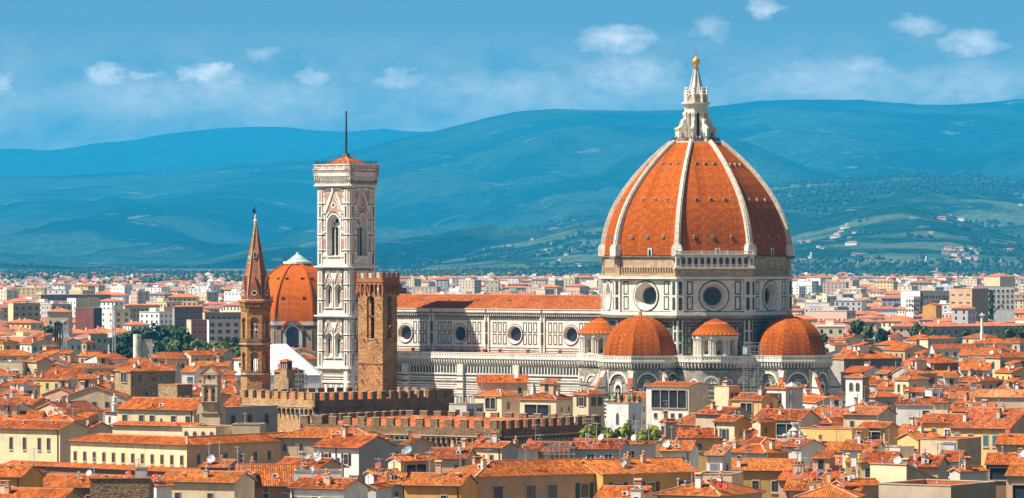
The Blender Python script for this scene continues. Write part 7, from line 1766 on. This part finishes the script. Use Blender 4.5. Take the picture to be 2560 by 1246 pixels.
r_ = MB(); r_.thick([[(-2.3, -.45, z(936)), (0, -.45, z(911)), (0, D_ + .3, z(911)), (-2.3, D_ + .3, z(936))][::-1], [(0, -.45, z(911)), (2.3, -.45, z(936)), (2.3, D_ + .3, z(936)), (0, D_ + .3, z(911))][::-1]], .16, roof_tile, stc); r_.build('roof', bf, (.60, .22, .07))
for c0 in (-.72, .72):
    b_ = MB(); b_.lathe([(.34, 0), (.28, .15), (.2, .5), (.12, .62), (0, .64)], 12, iron); o = b_.build('bell', bf); o.location = (c0, D_ / 2, z(982))
bc = MB(); bc.box((-1.9, -.9, z(1006)), (1.9, 0, z(1005)), brown_m)
for k in range(12): bc.box((-1.85 + k * .335, -.88, z(1005)), (-1.82 + k * .335, -.85, z(995)), iron)
bc.box((-1.9, -.9, z(995)), (1.9, -.84, z(994.3)), iron); bc.build('balcony', bf)
# white temporary roof
Yw = 1290.0; z = lambda y: wz(y, Yw)
wt = thing('temporary_roof', 'big white tent like temporary roof behind the slender spire', 'tent', (wx(690, Yw), Yw, 0), 0)
tm_ = plain('white_sheeting', (.80, .80, .81), .5, var=.05, scale=.15)
x0_, x1_ = wx(586, Yw) - wx(690, Yw), wx(800, Yw) - wx(690, Yw); zb0, zap0 = z(938), z(862)
m = MB(); m.thick([[(x0_, 0, zb0), (x1_, 0, zb0), (2.5, 9, zap0), (-2, 9, zap0)], [(x1_, 0, zb0), (x1_, 18, zb0), (2.5, 9, zap0)], [(x0_, 18, zb0), (x0_, 0, zb0), (-2, 9, zap0)], [(x1_, 18, zb0), (x0_, 18, zb0), (-2, 9, zap0), (2.5, 9, zap0)]], .15, tm_, tm_)
for k in range(7): f_ = k / 6; m.bar((x0_ + (x1_ - x0_) * f_, -.02, zb0 + .05), (-2 + 4.5 * f_, 8.9, zap0 + .05), .12, .1, tm_)
m.build('sheet_roof', wt)
m = MB(); fr = Fr((0, .5, 0), (1, 0, 0), (0, -1, 0)); m.fbox(fr, x0_ + .3, 0, x1_ - .3, zb0 - .3, -16, 0, tm_)
k = x0_ + .4
while k < x1_ - .5: m.fbox(fr, k, z(972), k + .25, zb0 - .4, 0, .12, tm_); k += .62
m.fbox(fr, x0_, z(955), x1_, z(953.5), 0, .2, metal); m.build('sheet_wall', wt)
# scroll statue
Ys = 880.0; z = lambda y: wz(y, Ys)
stt = thing('statue', 'white carved stone crest with scrolls and crown on a church front', 'statue', (wx(1987, Ys), Ys, 0), R(-6))
mw = marble('statue_stone', (.70, .66, .58), .1, .5)
m = MB(); fr = Fr((0, 0, 0), (1, 0, 0), (0, -1, 0)); zb0 = z(1093)
m.box((-2.2, -.3, 0), (2.2, 1.0, zb0), mw)
m.build('pedestal', stt)
m = MB(); zt0 = z(1057); H_ = zt0 - zb0
m.lathe([(.62, zb0), (.75, zb0 + .5), (.62, zb0 + 1.0), (.8, zb0 + 1.35), (.5, zb0 + 1.8), (.42, zb0 + 2.0), (.55, zb0 + 2.15), (.75, zb0 + H_ - .15), (.6, zb0 + H_ - .2), (.3, zb0 + 2.3)], 12, mw)
for k in range(8): a = k * math.pi / 4; m.lathe([(.12, zb0 + H_ - .25), (.14, zb0 + H_ - .05), (0, zb0 + H_ + .1)], 6, mw, 0, (.66 * math.cos(a), .66 * math.sin(a)))
m.build('crest', stt)
for sx in (-1, 1):
    m = MB(); pr = None
    pts = [(sx * (.5 + 1.75 * t), zb0 + 1.5 * (1 - t) ** 1.6 + .18 + .1 * math.sin(t * 9)) for t in [i / 10 for i in range(11)]]
    for (a, za), (b, zb_2) in zip(pts, pts[1:]): m.bar((a, 0, za), (b, 0, zb_2), .5, .42, mw, up=(0, 1, 0))
    m.lathe([(.1, zb0), (.42, zb0 + .1), (.48, zb0 + .35), (.3, zb0 + .62), (0, zb0 + .65)], 10, mw, 0, (sx * 2.05, 0)); m.lathe([(.3, zb0 + .3), (.36, zb0 + .7), (.26, zb0 + 1.0), (.3, zb0 + 1.25), (0, zb0 + 1.4)], 8, mw, 0, (sx * 1.0, -.3)); m.build('scroll', stt)
# small statue on the church roof left
Ys2 = 905.0; z2 = wz(1012, Ys2)
s2 = thing('roof_statue', 'small white statue on the left corner of the deep windowed church', 'statue', (wx(286, Ys2), Ys2, 0), 0)
m = MB(); m.lathe([(.55, z2 - 1.4), (.55, z2), (.65, z2 + .15), (.4, z2 + .3), (.5, z2 + .7), (.42, z2 + 1.2), (.48, z2 + 1.5), (.2, z2 + 1.72), (.2, z2 + 1.8), (.24, z2 + 2.0), (.12, z2 + 2.2), (0, z2 + 2.22)], 12, mw); m.bar((-.1, 0, z2 + 1.5), (-.75, -.1, z2 + 1.0), .2, .2, mw); m.bar((.1, 0, z2 + 1.5), (.7, -.1, z2 + 1.7), .2, .2, mw); m.build('figure', s2)
# scaffolds
steel = plain('scaffold_steel', (.28, .31, .33), .5, .3)
def scaffold(label, x0, x1, y0, y1, Y, rows, cols, net=False):
    t = thing('scaffolding', label, 'scaffolding', (wx(x0, Y), Y, 0), R(-12)); s = Y / F; w = (x1 - x0) * s; zb, zt = wz(y1, Y), wz(y0, Y); m = MB()
    for j in range(2):
        for i in range(cols + 1): m.box((i * w / cols - .045, j * 2.0 - .045, 0), (i * w / cols + .045, j * 2.0 + .045, zt + (.9 if (i + j) % 2 else .2)), steel)
        for r in range(rows + 1):
            zz = zb + (zt - zb) * r / rows; m.box((-.4, j * 2.0 - .05, zz - .05), (w + .4, j * 2.0 + .05, zz + .05), steel); m.box((-.4, j * 2.0 - .04, zz + .95), (w + .4, j * 2.0 + .04, zz + 1.03), steel)
            if j == 0 and r < rows:
                i = (r * 2) % cols; m.bar((i * w / cols, 0, zz), ((i + 1) * w / cols, 0, zz + (zt - zb) / rows), .08, .08, steel)
    m.build('tubes', t)
    for r in range(rows + 1): zz = zb + (zt - zb) * r / rows; d_ = MB(); d_.box((-.2, .1, zz + .06), (w + .2, 1.9, zz + .12), eave_m); d_.build('deck', t)
    if net:
        d_ = MB(); d_.box((-.1, -.12, wz(886, Y)), (w * .22, -.09, wz(868, Y)), copper); d_.build('safety_net', t)
    return t
scaffold('tall metal scaffolding against the dark corner of the cathedral apse', 1858, 1906, 866, 985, 1262, 9, 5, True)
scaffold('low rooftop scaffolding above the mottled roof, centre', 1362, 1436, 1118, 1150, 800, 2, 6)
scaffold('scaffolding wrapped round the small chapel drum left of the window', 664, 692, 803, 870, 1625, 6, 4)
scaffold('thin scaffolding on the side of the roof lantern stone house', 740, 762, 935, 985, 1072, 4, 3)
# masts, flues, water towers
def lattice(label, px, y0, y1, Y, w):
    t = thing('lattice_mast', label, 'mast', (wx(px, Y), Y, 0)); s = Y / F; r = w * s / 2; zb, zt = wz(y1, Y), wz(y0, Y); m = MB(); n = 14
    for sx in (-1, 1):
        for sy in (-1, 1): m.bar((sx * r, sy * r, 0), (sx * r * .6, sy * r * .6, zt), .22, .22, metal)
    for k in range(n):
        z0 = zb + (zt - zb) * k / n; z1 = zb + (zt - zb) * (k + 1) / n; e = r * (1 - .4 * z0 / zt)
        for a, b in (((-1, -1), (1, -1)), ((1, -1), (1, 1))): m.bar((a[0] * e, a[1] * e, z0), (b[0] * e, b[1] * e, z1), .14, .14, metal); m.bar((b[0] * e, b[1] * e, z0), (a[0] * e, a[1] * e, z1), .14, .14, metal); m.bar((a[0] * e, a[1] * e, z1), (b[0] * e, b[1] * e, z1), .14, .14, metal)
    m.build('lattice', t)
    d = MB(); d.lathe([(r * 1.3, zt - .6), (r * 1.3, zt), (0, zt + .1)], 10, metal); d.build('platform', t)
lattice('pale lattice mast beside the black flues on the left', 163, 802, 872, 1720, 12); lattice('tall lattice mast before the park trees', 285, 764, 870, 1740, 9)
for i, (px, lb) in enumerate(((138, 'first black industrial flue from the left'), (144, 'second black industrial flue from the left'), (150, 'third black industrial flue from the left'), (156, 'fourth black flue, nearest the lattice mast'))):
    Y = 1760; t = thing('flue', lb, 'chimney', (wx(px, Y), Y, 0), 0, 'black industrial flues'); m = MB(); zt = wz(806 + (i % 2) * 3, Y); m.lathe([(.42, 0), (.42, zt - 1), (.52, zt - .9), (.52, zt), (.36, zt), (.36, zt - .5), (0, zt - .5)], 12, iron); m.build('pipe', t)
Y = 1770.0; rt_ = thing('round_tower', 'short round white tower with a crenellated wall before the park', 'tower', (wx(343, Y), Y, 0)); zt = wz(836, Y); m = MB(); r = 10 * Y / F; m.lathe([(r, 0), (r, zt), (r - .4, zt), (r - .4, zt - .8), (0, zt - .8)], 20, plaster); m.box((r * .25, -r - .05, zt - 1.5), (r * .45, -r * .8, zt - .8), dark); m.build('tower_wall', rt_, (.78, .72, .60))
m = MB(); zc0 = wz(850, Y); m.box((r - .1, -.4, 0), (r + 4.6, .5, zc0 - .8), plaster)
for k in range(5): m.box((r + .92 * k, -.4, zc0 - .8), (r + .92 * k + .55, .5, zc0 + .2), plaster)
m.build('crenellated_wall', rt_, (.50, .42, .36))
def water_tower(label, px, y0, y1, Y, w):
    t = thing('water_tower', label, 'water tower', (wx(px, Y), Y, 0)); s = Y / F; r = w * s / 2; zt = wz(y0, Y); h = zt - wz(y1, Y); m = MB()
    m.lathe([(r * .55, 0), (r * .5, zt - h * .42)], 14, white_p); m.build('shaft', t); m = MB(); m.lathe([(r * .5, zt - h * .42), (r * .9, zt - h * .38), (r * .95, zt - h * .14), (r * 1.05, zt - h * .13), (r * .2, zt), (0, zt + h * .02)], 16, white_p); m.build('tank', t)
water_tower('white water tower with a conical cap left of the slender spire', 527, 697, 745, 4300, 18)
water_tower('small grey water tower at the foot of the right hill', 2221, 693, 712, 5200, 9)
Y = 1850.0; t = thing('column', 'tall slim white column standing among the right trees', 'column', (wx(2455, Y), Y, 0)); m = MB(); zt = wz(783, Y); m.lathe([(.75, 0), (.75, wz(832, Y)), (.6, wz(831, Y)), (.55, zt - 1.4), (.9, zt - 1.1)], 12, white_p); m.build('shaft', t); m = MB(); m.box((-1.1, -1.1, zt - 1.1), (1.1, 1.1, zt - .6), white_p); m.lathe([(.4, zt - .6), (.3, zt), (0, zt + .1)], 8, white_p); m.build('capital', t)
Y = 1058.0; t = thing('roof_skylight', 'pale glass pyramid skylight beside the white square tower house', 'skylight', (wx(1979, Y), Y, wz(966, Y)), R(-44)); m = MB(); r = 1.15
for k in range(4):
    a, b = [(r * sx, r * sy, 0) for sx, sy in ((-1, -1), (1, -1), (1, 1), (-1, 1))][k], [(r * sx, r * sy, 0) for sx, sy in ((-1, -1), (1, -1), (1, 1), (-1, 1))][(k + 1) % 4]; m.poly([a, b, (0, 0, 1.0)], plain('pale_glass', (.42, .50, .55), .15) if k == 0 else MATS['pale_glass'])
m.build('glass_pane', t)
m = MB()
for sx, sy in ((-1, -1), (1, -1), (1, 1), (-1, 1)): m.bar((r * sx, r * sy, 0), (0, 0, 1.02), .07, .07, white_p)
m.build('glazing_bars', t)
for i, (px, y0, lb) in enumerate(((2120, 1132, 'thick yellow masonry chimney left of the thin yellow pipe'), (2148, 1134, 'thin yellow chimney pipe above the stained tan gable'))):
    Y = 700.0; t = thing('tall_chimney', lb, 'chimney', (wx(px, Y), Y, 15)); zt = wz(y0, Y) - 15; w_ = .42 if i == 0 else .22; m = MB(); m.box((-w_, -w_, 0), (w_, w_, zt - .8), plaster); m.box((-w_ * 1.4, -w_ * 1.4, zt - 1.5), (w_ * 1.4, w_ * 1.4, zt - 1.2), plaster); m.lathe([(w_ * 1.3, zt - .8), (w_ * .8, zt - .3), (w_ * 1.2, zt - .2), (0, zt)], 8, plaster); m.build('shaft', t, (.80, .56, .16))
Y = 1052.0; t = thing('roof_lantern', 'little glazed roof turret with tile cap on the stone house', 'roof lantern', (wx(713, Y), Y + 4, wz(926, Y)), R(-45)); m = MB(); h = 2.1
m.box((-1.25, -.9, -2), (1.25, .9, .2), stone)
for sx in (-1, -.33, .33, 1):
    for sy in (-1, 1): m.box((sx * 1.1 - .14, sy * .8 - .12, .2), (sx * 1.1 + .14, sy * .8 + .12, h), trim)
m.box((-.95, -.7, .2), (.95, .7, h), glass); m.build('turret', t, WALLS['stone']); m = MB(); m.thick([[(-1.5, -1.2, h), (1.5, -1.2, h), (.3, 0, h + .6), (-.3, 0, h + .6)], [(1.5, -1.2, h), (1.5, 1.2, h), (.3, 0, h + .6)], [(1.5, 1.2, h), (-1.5, 1.2, h), (-.3, 0, h + .6), (.3, 0, h + .6)], [(-1.5, 1.2, h), (-1.5, -1.2, h), (-.3, 0, h + .6)]], .15, roof_tile, eave_m); m.build('roof', t, ROOFS[1])

# ------------------------------------------------------------------ visitors on the lantern terrace and on the bell tower
mskin = plain('skin', (.52, .31, .21), .6); mhair = plain('hair', (.04, .025, .018), .8); mtrous = plain('trousers', (.05, .055, .085), .8)
def person_mesh(pose):
    pts = [(0, 0, .94), (0, 0, 1.12), (0, -.01, 1.38), (0, -.01, 1.49), (0, -.02, 1.58), (0, -.03, 1.72)]; rad = [.145, .13, .155, .06, .085, .10]
    ed = [(0, 1), (1, 2), (2, 3), (3, 4), (4, 5)]
    for sx in (-1, 1):
        k = len(pts); st = .14 * sx if pose else 0
        pts += [(sx * .10, 0, .88), (sx * .11, -st * .4 - .02, .50), (sx * .11, -st * .3, .09), (sx * .12, -st * .3 - .15, .04)]; rad += [.095, .065, .045, .04]; ed += [(0, k), (k, k + 1), (k + 1, k + 2), (k + 2, k + 3)]
        k = len(pts); y1 = -.22 if (pose == 1 or sx > 0) else .02
        pts += [(sx * .20, -.01, 1.40), (sx * .25, .02, 1.14), (sx * .22, y1, .98 if y1 > -.1 else 1.10), (sx * .21, y1 - .09, .92 if y1 > -.1 else 1.10)]; rad += [.06, .045, .036, .035]; ed += [(2, k), (k, k + 1), (k + 1, k + 2), (k + 2, k + 3)]
    me = bpy.data.meshes.new('person'); me.from_pydata(pts, ed, []); o = bpy.data.objects.new('person', me); COL.objects.link(o)
    sk = o.modifiers.new('skin', 'SKIN'); sb = o.modifiers.new('sub', 'SUBSURF'); sb.levels = 1; sb.render_levels = 1
    for i, v in enumerate(me.skin_vertices[0].data): v.radius = (rad[i], rad[i] * (.75 if i < 3 else 1)); v.use_root = (i == 0)
    dg = bpy.context.evaluated_depsgraph_get(); nm = bpy.data.meshes.new_from_object(o.evaluated_get(dg)); bpy.data.objects.remove(o)
    nm.materials.clear()
    for q in (paint, mskin, mhair, mtrous): nm.materials.append(q)
    for p in nm.polygons:
        c = p.center; p.material_index = 2 if (c.z > 1.66 or (c.z > 1.56 and c.y > .03)) else 1 if c.z > 1.45 else 3 if c.z < .92 and abs(c.x) < .2 else 1 if (abs(c.x) > .19 and c.z < 1.2) else 0
        p.use_smooth = True
    return nm
PM = [person_mesh(0), person_mesh(1)]
def person(label, loc, rz, col, k, group): 
    o = bpy.data.objects.new('person', PM[k]); COL.objects.link(o); o.location = loc; o.rotation_euler = (0, 0, rz); o.color = (*col, 1); tag(o, label, 'person', group)
CLO = [('dark blue', (.04, .06, .16)), ('black', (.02, .02, .022)), ('white', (.8, .8, .78)), ('navy', (.03, .05, .14)), ('grey', (.3, .3, .32)), ('pink', (.7, .25, .25)), ('orange', (.8, .25, .06)), ('black', (.02, .02, .022)), ('pale blue', (.35, .5, .7)), ('white', (.8, .8, .78)), ('dark grey', (.08, .08, .09)), ('blue', (.05, .15, .5)), ('black', (.02, .02, .022)), ('blue grey', (.2, .25, .35)), ('brown', (.2, .1, .06))]
NUMW = ['first', 'second', 'third', 'fourth', 'fifth', 'sixth', 'seventh', 'eighth', 'ninth', 'tenth', 'eleventh', 'twelfth', 'thirteenth', 'fourteenth', 'fifteenth']
for i, vx in enumerate((187, 212, 229, 298, 320, 338, 380, 411, 447, 482, 515, 543, 566, 641, 661)):
    xo = (vx - 447) / 4.794 * .1198; yo = -math.sqrt(max(6.6 ** 2 - xo * xo, .3)) if abs(xo) > 1 else -6.55
    person('visitor in a %s top at the lantern railing, %s from the left' % (CLO[i][0], NUMW[i]), (CX + xo, CY + yo, zp), math.atan2(xo, -yo) * .7 + tr.uniform(-.6, .6), CLO[i][1], i % 2, 'visitors on the dome lantern')
for i, (u, d_, c) in enumerate(((1.0, 1, 1), (2.2, 1, 12), (3.4, 1, 11), (4.3, 1, 6), (4.9, 1, 6), (6.2, 1, 3), (7.0, 1, 9), (-5.8, 0, 1), (-4.8, 0, 10), (5.2, 0, 13))):
    fr = SIDES[d_]; lp = fr.p(u if d_ else u, zP - 1.15, .55); wl = Matrix.Translation(camp.location) @ Matrix.Rotation(R(-36.2), 4, 'Z') @ lp
    person('visitor in %s behind the bell tower parapet, %s on the %s side' % (CLO[c][0], NUMW[i if i < 7 else i - 7], 'right' if d_ else 'left'), wl, R(-36) + (R(90) if d_ else 0), CLO[c][1], i % 2, 'visitors on the bell tower')

# ------------------------------------------------------------------ villas on the hills
def on_hill(name, px, py):
    zf = HILLS[name]; best = None
    for i in range(0, 101):
        t = i / 100; X, Y, z = zf(px, t); y = HY + (CZ - z) * F / Y
        if best is None or abs(y - py) < best[0]: best = (abs(y - py), X, Y, z)
    return best[1:]
VIL = [(1234, 575, 22, 1), (1274, 572, 15, 0), (1306, 569, 6, 0), (1272, 622, 20, 0), (1388, 577, 20, 0), (1406, 549, 6, 1), (1444, 668, 14, 0), (1461, 670, 12, 0), (1995, 656, 14, 0), (2008, 653, 16, 0), (2024, 650, 9, 1), (2080, 556, 12, 0), (2088, 597, 22, 0), (2112, 574, 20, 1), (2107, 459, 8, 0), (2127, 613, 26, 0), (2134, 637, 10, 0), (2142, 668, 4, 1), (2155, 571, 13, 0),
       (2280, 570, 10, 0), (2312, 658, 7, 1), (2325, 588, 14, 0), (2353, 547, 20, 0), (2373, 541, 11, 0), (2402, 552, 16, 0), (2364, 678, 10, 0), (2377, 636, 34, 0), (2395, 628, 24, 0), (2388, 660, 26, 0), (2434, 650, 18, 0), (2338, 690, 20, 1), (2412, 645, 16, 0), (2519, 629, 22, 0), (2551, 518, 10, 0), (2500, 660, 8, 1), (2180, 655, 8, 0), (2228, 662, 12, 0)]
VIL += [(2364+i*7, 622+(i*37)%30, 9+(i*5)%9, 0) for i in range(12)] + [(2000+i*9, 604+(i*53)%50, 8+(i*3)%7, 0) for i in range(8)] + [(1330+i*17, 600+(i*41)%55, 7+(i*3)%6, 0) for i in range(7)] + [(2080+i*11, 560+(i*29)%40, 8+(i*5)%6, 0) for i in range(6)]
VIL = [(a, b, c * 1.25, d) for a, b, c, d in VIL]
VIL2 = [(90, 690, 9), (150, 686, 10), (200, 681, 8), (300, 676, 9), (420, 664, 10), (480, 676, 12), (560, 690, 9), (590, 676, 7), (281, 684, 12), (377, 679, 22), (454, 671, 30), (507, 694, 14), (641, 428, 8), (1192, 435, 5), (330, 672, 10), (232, 692, 14), (1090, 668, 4)]
vr = random.Random(9)
for hill_n, lst, gname in (('olive_hillside', VIL, 'the terraced hillside'), ('wooded_ridge', [(a, b, c, 0) for a, b, c in VIL2], 'the lower mountain slopes')):
    for i, (px, py, w, tw_) in enumerate(sorted(lst)):
        X, Y, z = on_hill(hill_n, px, py); s = Y / F; W_ = w * s; D_ = max(7, W_ * .5); h = 6.5 if w < 16 else 9
        nm = 'villa with a small tower' if tw_ else ('long villa' if w > 19 else 'small villa' if w < 10 else 'villa'); cl = vr.choice([('white', (.84, .80, .72)), ('cream', (.80, .68, .48)), ('pale pink', (.78, .58, .46))])
        t = thing('villa', '%s %s on %s, number %d from the left' % (cl[0], nm, gname, i + 1), 'villa', (X, Y, z - 2), R(vr.uniform(-40, 10)), 'villas on the hills'); m = MB()
        m.box((-W_ / 2, 0, 0), (W_ / 2, D_, h + 2), plaster); 
        if tw_: m.box((W_ * .1, 1, h), (W_ * .1 + max(4, W_ * .14), 1 + max(4, W_ * .14), h + 13), plaster)
        m.build('wall', t, cl[1]); m = MB(); hh = h + 2; k = D_ * .5
        m.thick([[(-W_ / 2 - .8, -.8, hh), (W_ / 2 + .8, -.8, hh), (W_ / 2 - k * .7, D_ / 2, hh + k * .4), (-W_ / 2 + k * .7, D_ / 2, hh + k * .4)], [(W_ / 2 + .8, -.8, hh), (W_ / 2 + .8, D_ + .8, hh), (W_ / 2 - k * .7, D_ / 2, hh + k * .4)], [(W_ / 2 + .8, D_ + .8, hh), (-W_ / 2 - .8, D_ + .8, hh), (-W_ / 2 + k * .7, D_ / 2, hh + k * .4), (W_ / 2 - k * .7, D_ / 2, hh + k * .4)], [(-W_ / 2 - .8, D_ + .8, hh), (-W_ / 2 - .8, -.8, hh), (-W_ / 2 + k * .7, D_ / 2, hh + k * .4)]], .3, far_tile, eave_m); m.build('roof', t, (.50, .19, .10))
# ------------------------------------------------------------------ the rest of the city to the foot of the hills, far woods
fw_ = [plain('far_wall_%s' % n, c, .9, var=.08) for n, c in (('cream', (.74, .62, .43)), ('white', (.82, .79, .74)), ('beige', (.60, .47, .33)), ('yellow', (.74, .54, .26)), ('grey', (.46, .44, .43)), ('pink', (.62, .42, .33)))]
fr_ = [plain('far_roof_%s' % n, c, .95, var=.2) for n, c in (('orange', (.50, .145, .055)), ('red', (.42, .12, .055)), ('brown', (.32, .13, .08)))]
flat_ = plain('far_flat_roof', (.48, .42, .36), .9)
fc = MB(); cr = random.Random(21)
Y = 1860.0
while Y < 10800:
    x = wx(-260, Y); xe = wx(2820, Y)
    while x < xe:
        w = cr.uniform(9, 20) * (1 if Y < 2600 else 1.5); d = cr.uniform(9, 14); px = HX + x / Y * F
        gap = cr.uniform(0, 6) + (cr.uniform(5, 40) if Y > 3500 and cr.random() < .30 else 0)
        hide = any(h['x0'] - 8 < px + w / Y * F and px < h['x1'] + 8 and -30 < h['Y'] - Y + 60 and (Y > h['Y'] - 60 and Y < h['Y'] + h['D'] + 30 or Y < h['Y'] and HY + (CZ - 17) * F / Y < h['ye'] + 30) for h in hs if h['Y'] > 1700)
        park = Y < 2350 and (262 < px < 612 or (2130 < px < 2245) or (2270 < px < 2560 and Y < 2060))
        if not hide and not park and not (Y > 8300 and cr.random() < (Y - 8300) / 3500 + .1):
            yy = Y * (1 + cr.uniform(-.010, .010)); gz = ground_z(yy); a = R(cr.choice([-36, -60, -20, -8, -45]) + cr.uniform(-5, 5))
            tall = cr.random() < (.04 if Y < 2500 else .16 if Y < 5000 else .22)
            cap_ = 55 - (716 if px < 1000 else 702 if px < 2000 else 700) * 0  # skyline stays low
            h = cr.uniform(19, 25) if tall else cr.uniform(9, 16.5)
            if Y < 2600: h += 2.5
            ymin = 712 if px < 700 else 694
            h = min(h, CZ - gz - (ymin - HY) * yy / F); h = max(h, 5)
            M = Matrix.Translation((x, yy, gz)) @ Matrix.Rotation(a, 4, 'Z'); wm = cr.choice([fw_[0], fw_[0], fw_[1], fw_[1], fw_[2], fw_[3], fw_[4], fw_[5]])
            fc.box((0, 0, 0), (w, d, h), wm, M, 'bk')
            flat = cr.random() < ((.15 if Y < 3200 else .34) if not tall else .6)
            if flat: fc.box((-.2, -.2, h), (w + .2, d + .2, h + .5), flat_ if cr.random() < .6 else fw_[1], M, 'bk'); fc.box((w * .3, d * .3, h), (w * .6, d * .6, h + 2.4), wm, M, 'bk')
            else:
                rm_ = cr.choice(fr_[:2] + fr_); k = min(w, d) / 2; e = .7; zr = h + (k + e) * .33; o_ = [(-e, -e, h), (w + e, -e, h), (w + e, d + e, h), (-e, d + e, h)]
                if w >= d: A, B = (k, d / 2, zr), (w - k, d / 2, zr); ps = [[o_[0], o_[1], B, A], [o_[1], o_[2], B], [o_[2], o_[3], A, B], [o_[3], o_[0], A]]
                else: A, B = (w / 2, k, zr), (w / 2, d - k, zr); ps = [[o_[0], o_[1], A], [o_[1], o_[2], B, A], [o_[2], o_[3], B], [o_[3], o_[0], A, B]]
                for q in ps: fc.poly([M @ V(p) for p in q], rm_)
                if cr.random() < .5: fc.box((w * .4, d * .25, h), (w * .4 + .9, d * .25 + .7, zr + .8), wm, M, 'bk')
            if Y < 6500:
                st = 3.2 if Y < 3500 else 4.2
                for side_ in (0, 1):
                    L_ = w if side_ == 0 else d; n = max(1, int(L_ / (st * 1.05)))
                    for fl_ in range(int((h - 1.0) / 3.3)):
                        if h - 3.3 * fl_ < h - (8 if not tall else 22): break
                        if cr.random() < .12: continue
                        for i in range(n):
                            u = (i + .5) * L_ / n; z1 = h - 1.2 - 3.3 * fl_; ww = .62
                            q = [(u - ww, -.03, z1 - 1.7), (u + ww, -.03, z1 - 1.7), (u + ww, -.03, z1), (u - ww, -.03, z1)] if side_ == 0 else [(w + .03, u - ww, z1 - 1.7), (w + .03, u + ww, z1 - 1.7), (w + .03, u + ww, z1), (w + .03, u - ww, z1)]
                            fc.poly([M @ V(p) for p in q], glass)
        x += w + gap + 1
    Y *= 1.0 + (.019 if Y < 3000 else .030)
tag(fc.build('distant_city'), 'pale roofs and apartment blocks spreading to the foot of the hills', 'city', kind='stuff')
ft = MB(); wr_ = random.Random(33)
def blob(mb, x, y, z, r, h, mat, cyp):
    a0 = wr_.uniform(0, 360)
    pr = [(r * .75, z), (r, z + h * .25), (r * .6, z + h * .65), (0, z + h)] if cyp else [(r * .6, z), (r * 1.05, z + h * .3), (r * .85, z + h * .7), (r * .35, z + h * .97), (0, z + h)]
    j = len(mb.v); mb.lathe(pr, 6, mat, a0, (x, y))
    for k in range(j, len(mb.v)): 
        p = mb.v[k]; n_ = mn.noise(V((p.x * .3, p.y * .3, p.z * .4))); mb.v[k] = p + V((n_, n_ * .7, n_ * .5)) * r * .5
for i in range(2600):      # trees standing among the far houses
    Y = 2300 * (11000 / 2300) ** (wr_.random() ** .7); px = wr_.uniform(-60, 2620); x = wx(px, Y)
    if 1500 < px < 1985: continue
    dens = mn.noise(V((x * .004, Y * .0012, 7.0)))
    if dens < (.05 if Y < 8500 else -.15): continue
    for k in range(wr_.randrange(1, 4)): blob(ft, x + wr_.uniform(-14, 14), Y + wr_.uniform(-20, 20), ground_z(Y), wr_.uniform(3, 6), wr_.uniform(8, 14), leaf if wr_.random() < .5 else leaf_d, wr_.random() < .15)
tag(ft.build('distant_trees'), 'dark trees scattered between the far houses', 'trees', kind='stuff')
hw_ = MB()
zf = HILLS['olive_hillside']; woods_m = leafmat('hill_woods', (.008, .024, .014), (.018, .040, .020))
n = 0
while n < 7500:
    px = wr_.uniform(900, 2640); t = wr_.random() ** 1.25; X, Y, z = zf(px, t)
    d = mn.fractal(V((X * .0011, Y * .00042, 2.0)), 1.0, 2.0, 4); d += (.34 if px > 1960 and .50 < t < .93 and 2 * abs(px - 2260) < 560 else .12 if px > 2380 and t < .3 else 0); edge = t > .955; belt = t < .10
    fine = mn.noise(V((X * .008, Y * .0022, 5.0)))
    if not (edge and wr_.random() < .8 or belt and wr_.random() < .75 or d > .22 or (fine > .38 and wr_.random() < .7)): 
        n += .25; continue
    cyp = wr_.random() < .28; blob(hw_, X, Y, z - 1, (wr_.uniform(2.5, 4) if cyp else wr_.uniform(5, 9)) * Y / 13000, (wr_.uniform(12, 22) if cyp else wr_.uniform(8, 14)) * Y / 13000, woods_m, cyp); n += 1
zf2 = HILLS['wooded_ridge']
for i in range(2600):      # copses and hedges along the foot of the mountain
    px = wr_.uniform(-60, 1500); t = .16 * wr_.random() ** 1.6; X, Y, z = zf2(px, t)
    if mn.noise(V((X * .003, Y * .0008, 9.0))) < -.05 and t > .02: continue
    blob(hw_, X, Y, z - 1, wr_.uniform(6, 13), wr_.uniform(8, 15), woods_m, wr_.random() < .1)
tag(hw_.build('hillside_woods'), 'dark woods, cypresses and hedges on the terraced hillside', 'woods', kind='stuff')
